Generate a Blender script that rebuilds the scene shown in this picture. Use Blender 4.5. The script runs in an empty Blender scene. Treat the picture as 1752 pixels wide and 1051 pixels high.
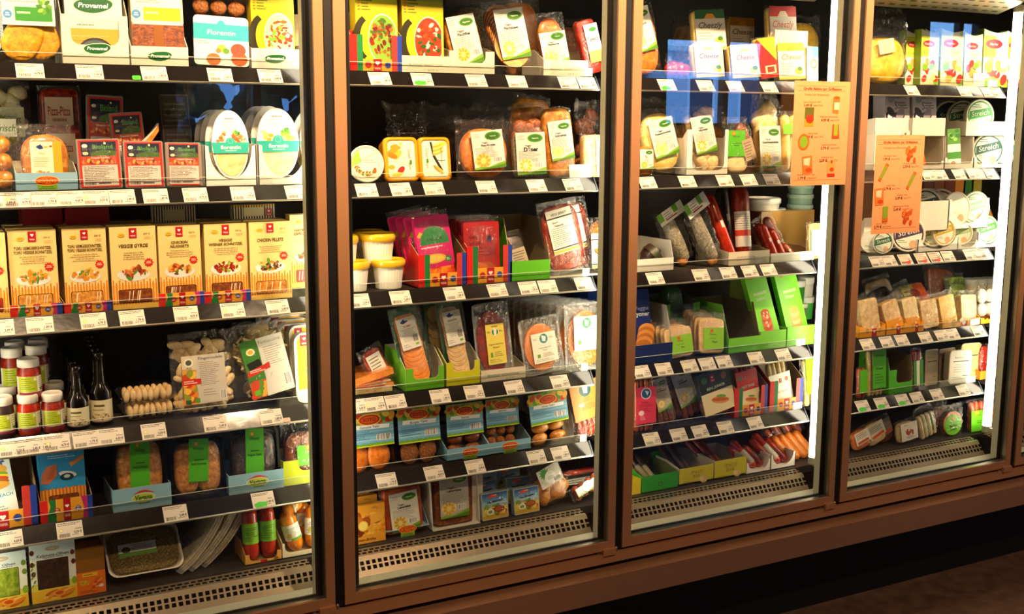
import bpy, math, random
from mathutils import Vector, Matrix
sc = bpy.context.scene
COL = sc.collection
PI = math.pi
rad = math.radians
rnd = random.Random(11)

# ------------------------------------------------------------------ camera
W, H, F = 1752.0, 1051.0, 1935.8
YAW, PITCH, ROLL = rad(28.335), rad(9.498), rad(0.286)
CAM = Vector((-0.0617, -2.4527, 1.55))
_fw = Vector((math.sin(YAW) * math.cos(PITCH), math.cos(YAW) * math.cos(PITCH), -math.sin(PITCH)))
_r0 = Vector((math.cos(YAW), -math.sin(YAW), 0))
_u0 = _r0.cross(_fw)
VR = math.cos(ROLL) * _r0 + math.sin(ROLL) * _u0
VU = -math.sin(ROLL) * _r0 + math.cos(ROLL) * _u0
VF = _fw
cd = bpy.data.cameras.new('camera')
cd.sensor_width = 36
cd.lens = 36 * F / W
cd.clip_start = 0.05
cam = bpy.data.objects.new('camera', cd)
COL.objects.link(cam)
cam.matrix_world = Matrix(((VR.x, VU.x, -VF.x, CAM.x), (VR.y, VU.y, -VF.y, CAM.y), (VR.z, VU.z, -VF.z, CAM.z), (0, 0, 0, 1)))
sc.camera = cam

# ------------------------------------------------------------------ world, lamps of the shop and added fill, exposure
wd = bpy.data.worlds.new('sky')
sc.world = wd
wd.use_nodes = True
bg = wd.node_tree.nodes['Background']
bg.inputs[0].default_value = (0.20, 0.47, 1.0, 1)
bg.inputs[1].default_value = 7.5
vs = sc.view_settings
vs.view_transform = 'Standard'
vs.look = 'None'
vs.gamma = 1
vs.exposure = 0.0
sc.cycles.transparent_max_bounces = 24
sc.cycles.max_bounces = 8
sc.cycles.sample_clamp_indirect = 4.0


def lamp(name, kind, loc, target, energy, color, size=0.2, spot=60, blend=0.6):
    l = bpy.data.lights.new(name, kind)
    l.energy = energy
    l.color = color
    if kind == 'SPOT':
        l.spot_size = rad(spot)
        l.spot_blend = blend
        l.shadow_soft_size = size
    else:
        l.size = size
    o = bpy.data.objects.new(name, l)
    COL.objects.link(o)
    o.location = loc
    o.rotation_euler = (Vector(target) - Vector(loc)).to_track_quat('-Z', 'Y').to_euler()
    return o


CEIL = 2.9
WARM = (1.0, 0.66, 0.38)
DOWNLIGHTS = [(0.3, -1.0), (1.2, -1.0), (2.1, -1.0), (3.0, -1.0), (3.9, -1.0)]
for _x, _y in DOWNLIGHTS:
    lamp('ceiling_spot', 'SPOT', (_x, _y, CEIL - 0.06), (_x, -0.03, 2.1), 440, WARM, 0.05, 62, 1.0)
for _x in (0.2, 2.0, 3.8):  # weak warm fill without fixtures, added to lift the bumper and floor
    lamp('aisle_fill', 'SPOT', (_x, -2.2, CEIL - 0.06), (_x, -0.2, 0.5), 75, WARM, 0.06, 70, 0.8)
LED_POWER = 15.5      # radiance of the light tubes between the doors

# ------------------------------------------------------------------ pixel <-> place helpers (positions on the real shelf depths)


def xat(px, Y, z):
    k = (px - W / 2) / F
    n = VR - k * VF
    return CAM.x - (n.y * (Y - CAM.y) + n.z * (z - CAM.z)) / n.x


def hat(X, Y, z0, py, lean=0.0):
    k = (H / 2 - py) / F
    n = VU - k * VF
    q = Vector((X, Y, z0)) - CAM
    return -n.dot(q) / n.dot(Vector((0, math.sin(rad(lean)), math.cos(rad(lean)))))


def at(px, py, Y):
    d = ((px - W / 2) / F) * VR + ((H / 2 - py) / F) * VU + VF
    return CAM + d * ((Y - CAM.y) / d.y)


# ------------------------------------------------------------------ materials
MATS = {}


def lin(c):
    c = c.lstrip('#')
    return tuple((lambda v: v / 12.92 if v <= 0.04045 else ((v + 0.055) / 1.055) ** 2.4)(int(c[i:i + 2], 16) / 255) for i in (0, 2, 4)) + (1,)


def newmat(name):
    m = bpy.data.materials.new(name)
    m.use_nodes = True
    nt = m.node_tree
    return m, nt, nt.nodes['Principled BSDF']


def paint(key, col, rough=0.4, metal=0.0, bump=0.0, bscale=60.0, coat=0.0, var=0.0, spec=0.5):
    m, nt, p = newmat(key)
    p.inputs['Base Color'].default_value = lin(col)
    p.inputs['Roughness'].default_value = rough
    p.inputs['Metallic'].default_value = metal
    p.inputs['Specular IOR Level'].default_value = spec
    p.inputs['Coat Weight'].default_value = coat
    if bump or var:
        tc = nt.nodes.new('ShaderNodeTexCoord')
        n = nt.nodes.new('ShaderNodeTexNoise')
        n.inputs['Scale'].default_value = bscale
        n.inputs['Detail'].default_value = 4
        nt.links.new(tc.outputs['Object'], n.inputs['Vector'])
        if bump:
            b = nt.nodes.new('ShaderNodeBump')
            b.inputs['Strength'].default_value = bump
            b.inputs['Distance'].default_value = 0.01
            nt.links.new(n.outputs['Fac'], b.inputs['Height'])
            nt.links.new(b.outputs['Normal'], p.inputs['Normal'])
        if var:
            r = nt.nodes.new('ShaderNodeValToRGB')
            c = lin(col)
            r.color_ramp.elements[0].position = 0.3
            r.color_ramp.elements[1].position = 0.7
            r.color_ramp.elements[0].color = tuple(x * (1 - var) for x in c[:3]) + (1,)
            r.color_ramp.elements[1].color = tuple(min(1, x * (1 + var)) for x in c[:3]) + (1,)
            nt.links.new(n.outputs['Fac'], r.inputs['Fac'])
            nt.links.new(r.outputs['Color'], p.inputs['Base Color'])
    MATS[key] = m
    return m


def food(key, cols, scale=60.0, rough=0.45, bump=0.5, coat=0.0, detail=6.0):
    m, nt, p = newmat(key)
    tc = nt.nodes.new('ShaderNodeTexCoord')
    n = nt.nodes.new('ShaderNodeTexNoise')
    n.inputs['Scale'].default_value = scale
    n.inputs['Detail'].default_value = detail
    n.inputs['Roughness'].default_value = 0.65
    nt.links.new(tc.outputs['Object'], n.inputs['Vector'])
    r = nt.nodes.new('ShaderNodeValToRGB')
    e = r.color_ramp.elements
    while len(e) < len(cols):
        e.new(0.5)
    for i, c in enumerate(cols):
        e[i].position = 0.3 + 0.4 * i / max(1, len(cols) - 1)
        e[i].color = lin(c)
    nt.links.new(n.outputs['Fac'], r.inputs['Fac'])
    nt.links.new(r.outputs['Color'], p.inputs['Base Color'])
    p.inputs['Roughness'].default_value = rough
    p.inputs['Coat Weight'].default_value = coat
    p.inputs['Coat Roughness'].default_value = 0.12
    b = nt.nodes.new('ShaderNodeBump')
    b.inputs['Strength'].default_value = bump
    b.inputs['Distance'].default_value = 0.004
    nt.links.new(n.outputs['Fac'], b.inputs['Height'])
    nt.links.new(b.outputs['Normal'], p.inputs['Normal'])
    MATS[key] = m


def film(key, tint=(0.97, 0.97, 0.97), gloss=0.07, boost=1.0, rough=0.08, bump=0.0, bscale=40.0, milk=0.0):
    m = bpy.data.materials.new(key)
    m.use_nodes = True
    nt = m.node_tree
    nt.nodes.clear()
    out = nt.nodes.new('ShaderNodeOutputMaterial')
    t = nt.nodes.new('ShaderNodeBsdfTransparent')
    t.inputs[0].default_value = tuple(tint) + (1,)
    g = nt.nodes.new('ShaderNodeBsdfGlossy')
    g.inputs['Color'].default_value = (1, 1, 1, 1)
    g.inputs['Roughness'].default_value = rough
    lw = nt.nodes.new('ShaderNodeLayerWeight')
    lw.inputs['Blend'].default_value = 0.5
    fr = nt.nodes.new('ShaderNodeMath')
    fr.operation = 'POWER'
    fr.inputs[1].default_value = 5.0
    nt.links.new(lw.outputs['Facing'], fr.inputs[0])
    ma = nt.nodes.new('ShaderNodeMath')
    ma.operation = 'MULTIPLY_ADD'
    ma.inputs[1].default_value = boost
    ma.inputs[2].default_value = gloss + 0.035
    ma.use_clamp = True
    nt.links.new(fr.outputs[0], ma.inputs[0])
    mx = nt.nodes.new('ShaderNodeMixShader')
    nt.links.new(ma.outputs[0], mx.inputs[0])
    nt.links.new(g.outputs[0], mx.inputs[2])
    if milk:
        d = nt.nodes.new('ShaderNodeBsdfDiffuse')
        d.inputs[0].default_value = (0.85, 0.87, 0.86, 1)
        m2 = nt.nodes.new('ShaderNodeMixShader')
        m2.inputs[0].default_value = milk
        nt.links.new(t.outputs[0], m2.inputs[1])
        nt.links.new(d.outputs[0], m2.inputs[2])
        nt.links.new(m2.outputs[0], mx.inputs[1])
    else:
        nt.links.new(t.outputs[0], mx.inputs[1])
    if bump:
        tc = nt.nodes.new('ShaderNodeTexCoord')
        n = nt.nodes.new('ShaderNodeTexNoise')
        n.inputs['Scale'].default_value = bscale
        n.inputs['Detail'].default_value = 2
        n.inputs['Distortion'].default_value = 1.2
        nt.links.new(tc.outputs['Object'], n.inputs['Vector'])
        b = nt.nodes.new('ShaderNodeBump')
        b.inputs['Strength'].default_value = bump
        b.inputs['Distance'].default_value = 0.01
        nt.links.new(n.outputs['Fac'], b.inputs['Height'])
        nt.links.new(b.outputs['Normal'], g.inputs['Normal'])
    nt.links.new(mx.outputs[0], out.inputs[0])
    MATS[key] = m


def glow(key, col, strength):
    m = bpy.data.materials.new(key)
    m.use_nodes = True
    nt = m.node_tree
    nt.nodes.clear()
    out = nt.nodes.new('ShaderNodeOutputMaterial')
    e = nt.nodes.new('ShaderNodeEmission')
    e.inputs[0].default_value = col
    e.inputs[1].default_value = strength
    nt.links.new(e.outputs[0], out.inputs[0])
    MATS[key] = m


film('door_glass', (0.985, 0.995, 0.99), 0.025, 0.9, 0.0)
film('film', (0.97, 0.97, 0.96), 0.05, 1.3, 0.07, 1.0, 70)
film('milky', (0.93, 0.95, 0.93), 0.04, 1.4, 0.12, 0.8, 50, 0.22)
film('tray_clear', (0.95, 0.96, 0.95), 0.03, 1.2, 0.05)
film('dark_film', (0.35, 0.33, 0.30), 0.04, 1.3, 0.10, 0.9, 55)
glow('led', (1.0, 0.85, 0.61, 1), LED_POWER)
glow('lamp_glow', (1.0, 0.72, 0.42, 1), 12.0)
food('schnitzel', ['#b8720c', '#e2a01e', '#f4bd3c'], 70, 0.5, 0.7)
food('breaded', ['#9a5214', '#d08a2e', '#f0b85a'], 90, 0.6, 0.9)
food('falafel', ['#4a2408', '#8a4c16', '#b87a34'], 220, 0.6, 1.0)
food('brownfood', ['#4a1e08', '#7c3a12', '#a65a22'], 90, 0.4, 0.6, 0.3)
food('redfood', ['#5a0c06', '#96200e', '#c04420'], 60, 0.35, 0.5, 0.3)
food('baconfood', ['#4a0c06', '#8a2012', '#b0502e', '#dcae8c'], 45, 0.3, 0.5, 0.5)
food('orangefood', ['#b84e08', '#e07a18', '#f09a3a'], 70, 0.4, 0.5, 0.3)
food('sliceorange', ['#c86410', '#e88a28', '#f4a548'], 25, 0.35, 0.2, 0.4)
food('paleslice', ['#c89a5c', '#e4c084', '#f0d6a4'], 30, 0.35, 0.3, 0.4)
food('beige', ['#c49a5a', '#e6c68c', '#f6e0b4'], 50, 0.4, 0.3, 0.4)
food('cheesefood', ['#e0b44c', '#f4d478', '#fbe6a4'], 30, 0.35, 0.2, 0.4)
food('yellowlump', ['#c08a08', '#e6b41a', '#f4ce48'], 40, 0.4, 0.8, 0.5)
food('seeds', ['#2c1e08', '#7a6430', '#b8a468'], 260, 0.7, 1.0)
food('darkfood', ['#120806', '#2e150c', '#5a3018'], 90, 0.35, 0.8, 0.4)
food('goldfood', ['#8a4406', '#c87c1c', '#efb452'], 50, 0.3, 0.8, 0.6)
food('sausage', ['#8a2c0c', '#b84a1a', '#d0682c'], 40, 0.3, 0.2, 0.6)
food('redsausage', ['#8e1406', '#bc2a0c', '#d4481c'], 30, 0.25, 0.2, 0.7)
food('orangesausage', ['#b4520a', '#dc8418', '#f0a83c'], 30, 0.22, 0.15, 0.8)
food('greysausage', ['#57503e', '#9a917a', '#c8c0a8'], 150, 0.45, 0.5, 0.3)
food('greenfood', ['#3e5a10', '#7c9420', '#b4c04c'], 60, 0.3, 0.7, 0.5)
food('cream', ['#d6bc7c', '#eedba2', '#f8ecc4'], 45, 0.4, 0.3, 0.3)
food('gardenpic', ['#2e5a10', '#d8a81a', '#c8401a', '#f0d870'], 34, 0.4, 0.0)
food('meatpic', ['#6a1c08', '#b84a18', '#e8a24a', '#5a7a1e'], 40, 0.4, 0.0)
food('redpic', ['#8a0e08', '#d83a14', '#f4a02c', '#3a6a1a'], 32, 0.4, 0.0)
food('goldpic', ['#9a4a06', '#e08a18', '#f8c848', '#f4e4a8'], 26, 0.35, 0.0)
food('bluepic', ['#123a7a', '#4a8ac8', '#d8e8f0', '#c83a1a'], 40, 0.4, 0.0)
food('greenpic', ['#1c5a10', '#5aa81e', '#c8dc3a', '#f0e8c0'], 40, 0.4, 0.0)
food('cardboard', ['#9a8560', '#a8926c', '#b49e78'], 40, 0.8, 0.1)
paint('bronze', '#c69066', 0.3, 0.25, 0.04, 220)
paint('bronze_dark', '#3a2a20', 0.4, 0.6)
paint('steel', '#b9b4a6', 0.28, 0.9, 0.05, 90)
paint('steel_strip', '#c2bba8', 0.35, 0.7)
paint('mullion_plastic', '#b0ad92', 0.45)
paint('black', '#060606', 0.4)
paint('gap', '#0a0807', 0.6)
paint('back', '#241f1b', 0.5, 0.0)
paint('shelf_metal', '#3a3632', 0.45, 0.3)
paint('rail_dark', '#1a1615', 0.13, 0.0, 0.04, 25, 0.0, 0.0, 0.6)
paint('grille_metal', '#95866f', 0.3, 0.55, 0.05, 120)
paint('bumper', '#a2785a', 0.38, 0.2, 0.08, 300)
paint('kick', '#050403', 0.6)
paint('floor', '#6a5040', 0.5, 0.0, 0.1, 20, 0, 0.35)
paint('roomwall', '#55483c', 0.8)
paint('roomceil', '#6a6056', 0.9)
food('foliage', ['#06140c', '#12301c', '#2c5a34'], 9, 0.8, 0.4)
paint('facade', '#b4c8dc', 0.8)
paint('facade_dark', '#22344e', 0.3)
paint('poster', '#f3a56a', 0.75, 0, 0.06, 40, 0, 0.04)


def mat(k):
    if k in MATS:
        return MATS[k]
    if k.startswith('#'):
        c = k[:7]
        s = k[7:]
        if s == '!':
            return paint(k, c, 0.14, 0, coat=0.3)
        if s == '~':
            return paint(k, c, 0.85)
        if s == '*':
            return paint(k, c, 0.22, 0, 0.5, 70, 0.6)
        return paint(k, c, 0.42)
    raise KeyError(k)


# ------------------------------------------------------------------ text outlines
TXT = {}


def text_shape(s, bold=0.0, shear=0.0):
    key = (s, bold, shear)
    if key not in TXT:
        c = bpy.data.curves.new('lettering', 'FONT')
        c.body = s
        c.resolution_u = 2
        c.offset = bold
        c.shear = shear
        c.fill_mode = 'FRONT'
        o = bpy.data.objects.new('lettering', c)
        me = bpy.data.meshes.new_from_object(o)
        v = [(a.co.x, a.co.y) for a in me.vertices]
        f = [tuple(p.vertices) for p in me.polygons]
        bpy.data.objects.remove(o)
        bpy.data.curves.remove(c)
        bpy.data.meshes.remove(me)
        if v:
            x0 = min(a[0] for a in v); x1 = max(a[0] for a in v)
            y0 = min(a[1] for a in v); y1 = max(a[1] for a in v)
        else:
            x0 = y0 = 0; x1 = y1 = 1
        TXT[key] = (v, f, x0, x1, y0, y1)
    return TXT[key]


# ------------------------------------------------------------------ mesh builder
class MB:
    def __init__(s):
        s.v = []; s.f = []; s.m = []; s.sm = []; s.keys = []

    def mi(s, k):
        if k not in s.keys:
            s.keys.append(k)
        return s.keys.index(k)

    def add(s, vs, fs, m, smooth=False):
        b = len(s.v)
        s.v.extend(vs)
        i = s.mi(m)
        for f in fs:
            s.f.append(tuple(b + k for k in f)); s.m.append(i); s.sm.append(smooth)

    def box(s, x0, x1, y0, y1, z0, z1, m, front=None, top=None, side=None, M=None):
        vs = [(x0, y0, z0), (x1, y0, z0), (x1, y1, z0), (x0, y1, z0), (x0, y0, z1), (x1, y0, z1), (x1, y1, z1), (x0, y1, z1)]
        if M is not None:
            vs = [tuple(M @ Vector(a)) for a in vs]
        for f, k in (((0, 3, 2, 1), m), ((4, 5, 6, 7), top or m), ((0, 1, 5, 4), front or m), ((2, 3, 7, 6), m), ((1, 2, 6, 5), side or m), ((3, 0, 4, 7), side or m)):
            s.add([vs[i] for i in f], [(0, 1, 2, 3)], k)

    def prism(s, pts, y0, y1, m, mside=None, mback=None, smooth=False):
        """outline in the x-z plane (counter-clockwise seen from the front), carried from y0 to y1"""
        n = len(pts)
        s.add([(x, y0, z) for x, z in pts], [tuple(range(n))], m)
        s.add([(x, y1, z) for x, z in pts], [tuple(range(n))[::-1]], mback or m)
        s.add([(x, y0, z) for x, z in pts] + [(x, y1, z) for x, z in pts], [(i, i + n, (i + 1) % n + n, (i + 1) % n) for i in range(n)], mside or m, smooth)

    def prismx(s, pts, x0, x1, m):
        """outline in the y-z plane carried from x0 to x1"""
        n = len(pts)
        s.add([(x0, y, z) for y, z in pts], [tuple(range(n))], m)
        s.add([(x1, y, z) for y, z in pts], [tuple(range(n))[::-1]], m)
        s.add([(x0, y, z) for y, z in pts] + [(x1, y, z) for y, z in pts], [(i, i + n, (i + 1) % n + n, (i + 1) % n) for i in range(n)], m)

    def lathe(s, prof, m, n=28, c=(0, 0, 0), M=None, smooth=True):
        vs = []
        for r, z in prof:
            for i in range(n):
                a = 2 * PI * i / n
                q = Vector((r * math.cos(a), r * math.sin(a), z))
                if M is not None:
                    q = M @ q
                vs.append((q.x + c[0], q.y + c[1], q.z + c[2]))
        fs = []
        for j in range(len(prof) - 1):
            for i in range(n):
                fs.append((j * n + i, j * n + (i + 1) % n, (j + 1) * n + (i + 1) % n, (j + 1) * n + i))
        s.add(vs, fs, m, smooth)
        if prof[0][0] > 1e-5:
            s.add(vs[:n], [tuple(range(n))[::-1]], m)
        if prof[-1][0] > 1e-5:
            s.add(vs[-n:], [tuple(range(n))], m)

    def tube(s, pts, r, m, n=12, cap=True):
        """round bar along pts; r a number or one per point; rounded ends"""
        P = [Vector(p) for p in pts]
        rr = [r] * len(P) if isinstance(r, (int, float)) else list(r)
        if cap:
            d0 = (P[0] - P[1]).normalized(); d1 = (P[-1] - P[-2]).normalized()
            a = [(P[0] + d0 * rr[0] * math.sin(t), rr[0] * math.cos(t)) for t in (1.45, 1.1, 0.6)]
            b = [(P[-1] + d1 * rr[-1] * math.sin(t), rr[-1] * math.cos(t)) for t in (0.6, 1.1, 1.45)]
            P = [q for q, _ in a] + P + [q for q, _ in b]
            rr = [q for _, q in a] + rr + [q for _, q in b]
        vs = []
        up = Vector((0.13, 0.21, 0.97)) if abs((P[-1] - P[0]).normalized().z) < 0.9 else Vector((0, 1, 0.1))
        for i, p in enumerate(P):
            t = (P[min(i + 1, len(P) - 1)] - P[max(i - 1, 0)]).normalized()
            e1 = t.cross(up).normalized(); e2 = e1.cross(t)
            for k in range(n):
                a = 2 * PI * k / n
                vs.append(tuple(p + e1 * (rr[i] * math.cos(a)) + e2 * (rr[i] * math.sin(a))))
        fs = [(j * n + i, j * n + (i + 1) % n, (j + 1) * n + (i + 1) % n, (j + 1) * n + i) for j in range(len(P) - 1) for i in range(n)]
        fs.append(tuple(range(n))[::-1]); fs.append(tuple(range((len(P) - 1) * n, len(P) * n)))
        s.add(vs, fs, m, True)

    def blob(s, c, r, m, e=1.0, nu=14, nv=9, jit=0.0, M=None):
        """rounded lump; e < 1 makes it boxier"""
        def p(x):
            return math.copysign(abs(x) ** e, x)
        vs = []
        for j in range(nv + 1):
            ph = -PI / 2 + PI * j / nv
            for i in range(nu):
                a = 2 * PI * i / nu
                k = 1 + (rnd.uniform(-jit, jit) if jit else 0)
                q = Vector((r[0] * p(math.cos(ph)) * p(math.cos(a)) * k, r[1] * p(math.cos(ph)) * p(math.sin(a)) * k, r[2] * p(math.sin(ph)) * k))
                if M is not None:
                    q = M @ q
                vs.append((c[0] + q.x, c[1] + q.y, c[2] + q.z))
        s.add(vs, [(j * nu + i, j * nu + (i + 1) % nu, (j + 1) * nu + (i + 1) % nu, (j + 1) * nu + i) for j in range(nv) for i in range(nu)], m, True)

    def pouch(s, w, h, t, m, z0=0.0, seal=0.05, crumple=0.0, nu=10, nv=14, y=0.0, taper=0.0, side=0.03):
        """a film bag standing in the x-z plane: flat sealed edges, fat middle"""
        for sgn in (-1, 1):
            vs = []
            for j in range(nv + 1):
                v = j / nv
                for i in range(nu + 1):
                    u = i / nu
                    a = max(0.0, min(1.0, min(u, 1 - u) / 0.22)); b = max(0.0, min(1.0, min(v - seal * 0.4, 1 - seal - v) / 0.2))
                    th = t / 2 * math.sin(a * PI / 2) * math.sin(b * PI / 2)
                    cr = crumple * (0.35 + 0.65 * v) * t
                    x = (u - 0.5) * w * (1 - taper * v) + rnd.uniform(-1, 1) * cr * 0.15
                    vs.append((x, y + sgn * th + sgn * 0.0004 + rnd.uniform(-1, 1) * cr * 0.3, z0 + v * h + (rnd.uniform(-1, 1) * cr * 0.25 if j == nv else 0)))
            fs = [(j * (nu + 1) + i, j * (nu + 1) + i + 1, (j + 1) * (nu + 1) + i + 1, (j + 1) * (nu + 1) + i) for j in range(nv) for i in range(nu)]
            if sgn > 0:
                fs = [f[::-1] for f in fs]
            s.add(vs, fs, m, True)

    def build(s, name, parent=None):
        me = bpy.data.meshes.new(name)
        me.from_pydata(s.v, [], s.f)
        for k in s.keys:
            me.materials.append(mat(k))
        me.polygons.foreach_set('material_index', s.m)
        me.polygons.foreach_set('use_smooth', s.sm)
        me.update()
        o = bpy.data.objects.new(name, me)
        COL.objects.link(o)
        if parent is not None:
            o.parent = parent
        return o


def rrect(x0, z0, x1, z1, r, n=5):
    r = min(r, (x1 - x0) / 2.001, (z1 - z0) / 2.001)
    pts = []
    for cx, cz, a0 in ((x1 - r, z0 + r, -90), (x1 - r, z1 - r, 0), (x0 + r, z1 - r, 90), (x0 + r, z0 + r, 180)):
        for i in range(n + 1):
            a = rad(a0 + 90 * i / n)
            pts.append((cx + r * math.cos(a), cz + r * math.sin(a)))
    return pts


def ring(cx, cz, rx, rz, n=28, a0=0, a1=360):
    k = n if a1 - a0 >= 360 else n + 1
    return [(cx + rx * math.cos(rad(a0 + (a1 - a0) * i / n)), cz + rz * math.sin(rad(a0 + (a1 - a0) * i / n))) for i in range(k)]


class Art:
    """printing on an upright face: u, v run 0..1 over the w x h face whose lower middle is (cx, z0); each print lies a hair above the last"""

    def __init__(s, mb, w, h, y=0.0, cx=0.0, z0=0.0):
        s.mb = mb; s.w = w; s.h = h; s.y = y - 0.00018; s.cx = cx; s.z0 = z0; s.a = 0.0; s.o = None

    def X(s, u):
        return s.cx + (u - 0.5) * s.w

    def Z(s, v):
        return s.z0 + v * s.h

    def put(s, pts, fs, m):
        s.y -= 0.00002
        s.mb.add([(x, s.y, z) for x, z in pts], fs, m)

    def poly(s, uv, m):
        s.put([(s.X(u), s.Z(v)) for u, v in uv], [tuple(range(len(uv)))], m)

    def r(s, u0, v0, u1, v1, m, rr=0.0):
        x0, x1, z0, z1 = s.X(u0), s.X(u1), s.Z(v0), s.Z(v1)
        p = rrect(x0, z0, x1, z1, rr * s.w) if rr else [(x0, z0), (x1, z0), (x1, z1), (x0, z1)]
        s.put(p, [tuple(range(len(p)))], m)

    def e(s, u, v, ru, m, rv=None, n=22, rot=0):
        """ellipse: ru in widths, rv in widths too"""
        rx = ru * s.w; rz = (rv if rv is not None else ru) * s.w
        c, q = math.cos(rad(rot)), math.sin(rad(rot))
        p = [(s.X(u) + x * c - z * q, s.Z(v) + x * q + z * c) for x, z in ring(0, 0, rx, rz, n)]
        s.put(p, [tuple(range(len(p)))], m)

    def star(s, u, v, ru, m, n=12, inner=0.75):
        p = [(s.X(u) + ru * s.w * (1 if i % 2 == 0 else inner) * math.cos(PI * i / n), s.Z(v) + ru * s.w * (1 if i % 2 == 0 else inner) * math.sin(PI * i / n)) for i in range(2 * n)]
        c = (s.X(u), s.Z(v))
        s.put(p + [c], [(i, (i + 1) % (2 * n), 2 * n) for i in range(2 * n)], m)

    def t(s, txt, u, v, hh, m, fit=None, bold=0.0, shear=0.0, rot=0.0, al=0.5):
        """words of letter height hh (in face heights), centred on u, v; squeezed to the width fit (in face widths)"""
        if not txt:
            return
        pv, pf, x0, x1, y0, y1 = text_shape(txt, bold, shear)
        k = hh * s.h / 0.7
        wdt = (x1 - x0) * k
        kx = k
        if fit is not None and wdt > 0:
            kx = k * min(1.12, fit * s.w / wdt)
        c, q = math.cos(rad(rot)), math.sin(rad(rot))
        mx = x0 + (x1 - x0) * al
        my = 0.35
        pts = []
        for x, y in pv:
            a = (x - mx) * kx; b = (y - my) * k
            pts.append((s.X(u) + a * c - b * q, s.Z(v) + a * q + b * c))
        s.put(pts, pf, m)

    def lines(s, u0, v0, u1, v1, n, m='#555048', fill=0.38, centre=False, seed=0):
        """rows of print too small to read"""
        g = random.Random(seed + n * 7)
        s.y -= 0.00002
        dv = (v1 - v0) / n
        for i in range(n):
            vv = v1 - (i + 0.5) * dv
            e = u0 + (u1 - u0) * g.uniform(0.6, 1.0)
            off = ((u1 - e) / 2) if centre else 0
            u = u0
            while u < e:
                wv = g.uniform(0.04, 0.12) * (u1 - u0) / 1.0
                uu = min(e, u + wv)
                x0, x1, z0, z1 = s.X(u + off), s.X(uu + off), s.Z(vv - dv * fill / 2), s.Z(vv + dv * fill / 2)
                s.mb.add([(x0, s.y, z0), (x1, s.y, z0), (x1, s.y, z1), (x0, s.y, z1)], [(0, 1, 2, 3)], m)
                u = uu + (u1 - u0) * 0.02

    def bars(s, u0, v0, u1, v1, m='#15130f', n=14, seed=0, bg=None):
        if bg:
            s.r(u0 - 0.01, v0 - 0.006, u1 + 0.01, v1 + 0.006, bg)
        g = random.Random(seed)
        s.y -= 0.00002
        for i in range(n):
            a = u0 + (u1 - u0) * (i + g.uniform(0, 0.3)) / n
            b = a + (u1 - u0) / n * g.uniform(0.3, 0.7)
            x0, x1, z0, z1 = s.X(a), s.X(b), s.Z(v0), s.Z(v1)
            s.mb.add([(x0, s.y, z0), (x1, s.y, z0), (x1, s.y, z1), (x0, s.y, z1)], [(0, 1, 2, 3)], m)

    def plate(s, u, v, ru, cols, plate='#e9ecec', flat=0.45, n=14, seed=0):
        """a dish of food printed small"""
        g = random.Random(seed)
        if plate:
            s.e(u, v, ru, plate, ru * flat)
        for i in range(n * 2):
            a = g.uniform(0, 2 * PI); d = math.sqrt(g.random()) * 0.74
            q = 1.0 if i < n * 0.7 else 0.55
            s.e(u + ru * d * math.cos(a), v + (ru * flat * d * math.sin(a) + ru * 0.12) * s.w / s.h, ru * g.uniform(0.16, 0.3) * q, cols[(i * 7 + i // 3) % len(cols)], ru * g.uniform(0.08, 0.16) * q, 9, g.uniform(0, 180))

    def heart(s, u, v, ru, m):
        p = []
        for i in range(20):
            a = 2 * PI * i / 20
            x = 16 * math.sin(a) ** 3; z = 13 * math.cos(a) - 5 * math.cos(2 * a) - 2 * math.cos(3 * a) - math.cos(4 * a)
            p.append((s.X(u) + x / 16 * ru * s.w, s.Z(v) + z / 16 * ru * s.w))
        c = (s.X(u), s.Z(v))
        s.put(p + [c], [((i + 1) % 20, i, 20) for i in range(20)], m)


# ------------------------------------------------------------------ objects
def empty(name):
    o = bpy.data.objects.new(name, None)
    o.empty_display_size = 0.02
    COL.objects.link(o)
    return o


def tag(o, label, cat, group=None):
    o['label'] = label
    o['category'] = cat
    if group:
        o['group'] = group
    return o


def struct(o):
    o['kind'] = 'structure'
    return o


def copy_tree(o, parent=None):
    c = o.copy()
    COL.objects.link(c)
    if parent is not None:
        c.parent = parent
        c.matrix_parent_inverse = o.matrix_parent_inverse
    for ch in list(o.children):
        copy_tree(ch, c)
    return c


PITCHX = 0.8
RZB = [1.626, 1.358, 1.087, 0.820, 0.616]     # lower edge of each price rail
RAILH = 0.034
DECK = [z + RAILH - 0.0022 for z in RZB] + [0.4625]
SETTLE = []
SHELF_OF = {}
PLACED = []       # (shelf, bay, x, short words)


def place(o, X, Y, Z, lean=0, roll=0, yaw=0):
    o.matrix_world = Matrix.Translation((X, Y, Z)) @ Matrix.Rotation(rad(yaw), 4, 'Z') @ Matrix.Rotation(rad(-lean), 4, 'X') @ Matrix.Rotation(rad(roll), 4, 'Y')
    return o


def I(S, L, Rr, T, fn, name, label, cat, Y=0.172, dz=0.0, lean=0, roll=0, yaw=0, group=None, short=None, **kw):
    """one thing on shelf S whose front foot spans pixels L..Rr of the photograph at depth Y, its top reaching row T"""
    z = DECK[S] + dz
    x0, x1 = xat(L, Y, z), xat(Rr, Y, z)
    X = (x0 + x1) / 2
    w = (x1 - x0) / max(0.3, math.cos(rad(yaw)))
    h = hat(X, Y, z, T, lean)
    if S:      # never into the shelf above
        c_ = math.cos(rad(lean)) * math.cos(rad(roll))
        h = min(h, (RZB[S - 1] + RAILH - 0.019 - z - abs(math.sin(rad(roll))) * w / 2) / max(0.3, c_) / kw.get('fh', 1.0))
    o = fn(name, w, h, **kw)
    place(o, X, Y, z, lean, roll, yaw)
    tag(o, label, cat, group)
    PLACED.append((S, X, short or label, o))
    SETTLE.append((o, S))
    SHELF_OF[o.name] = S
    return o


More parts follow.
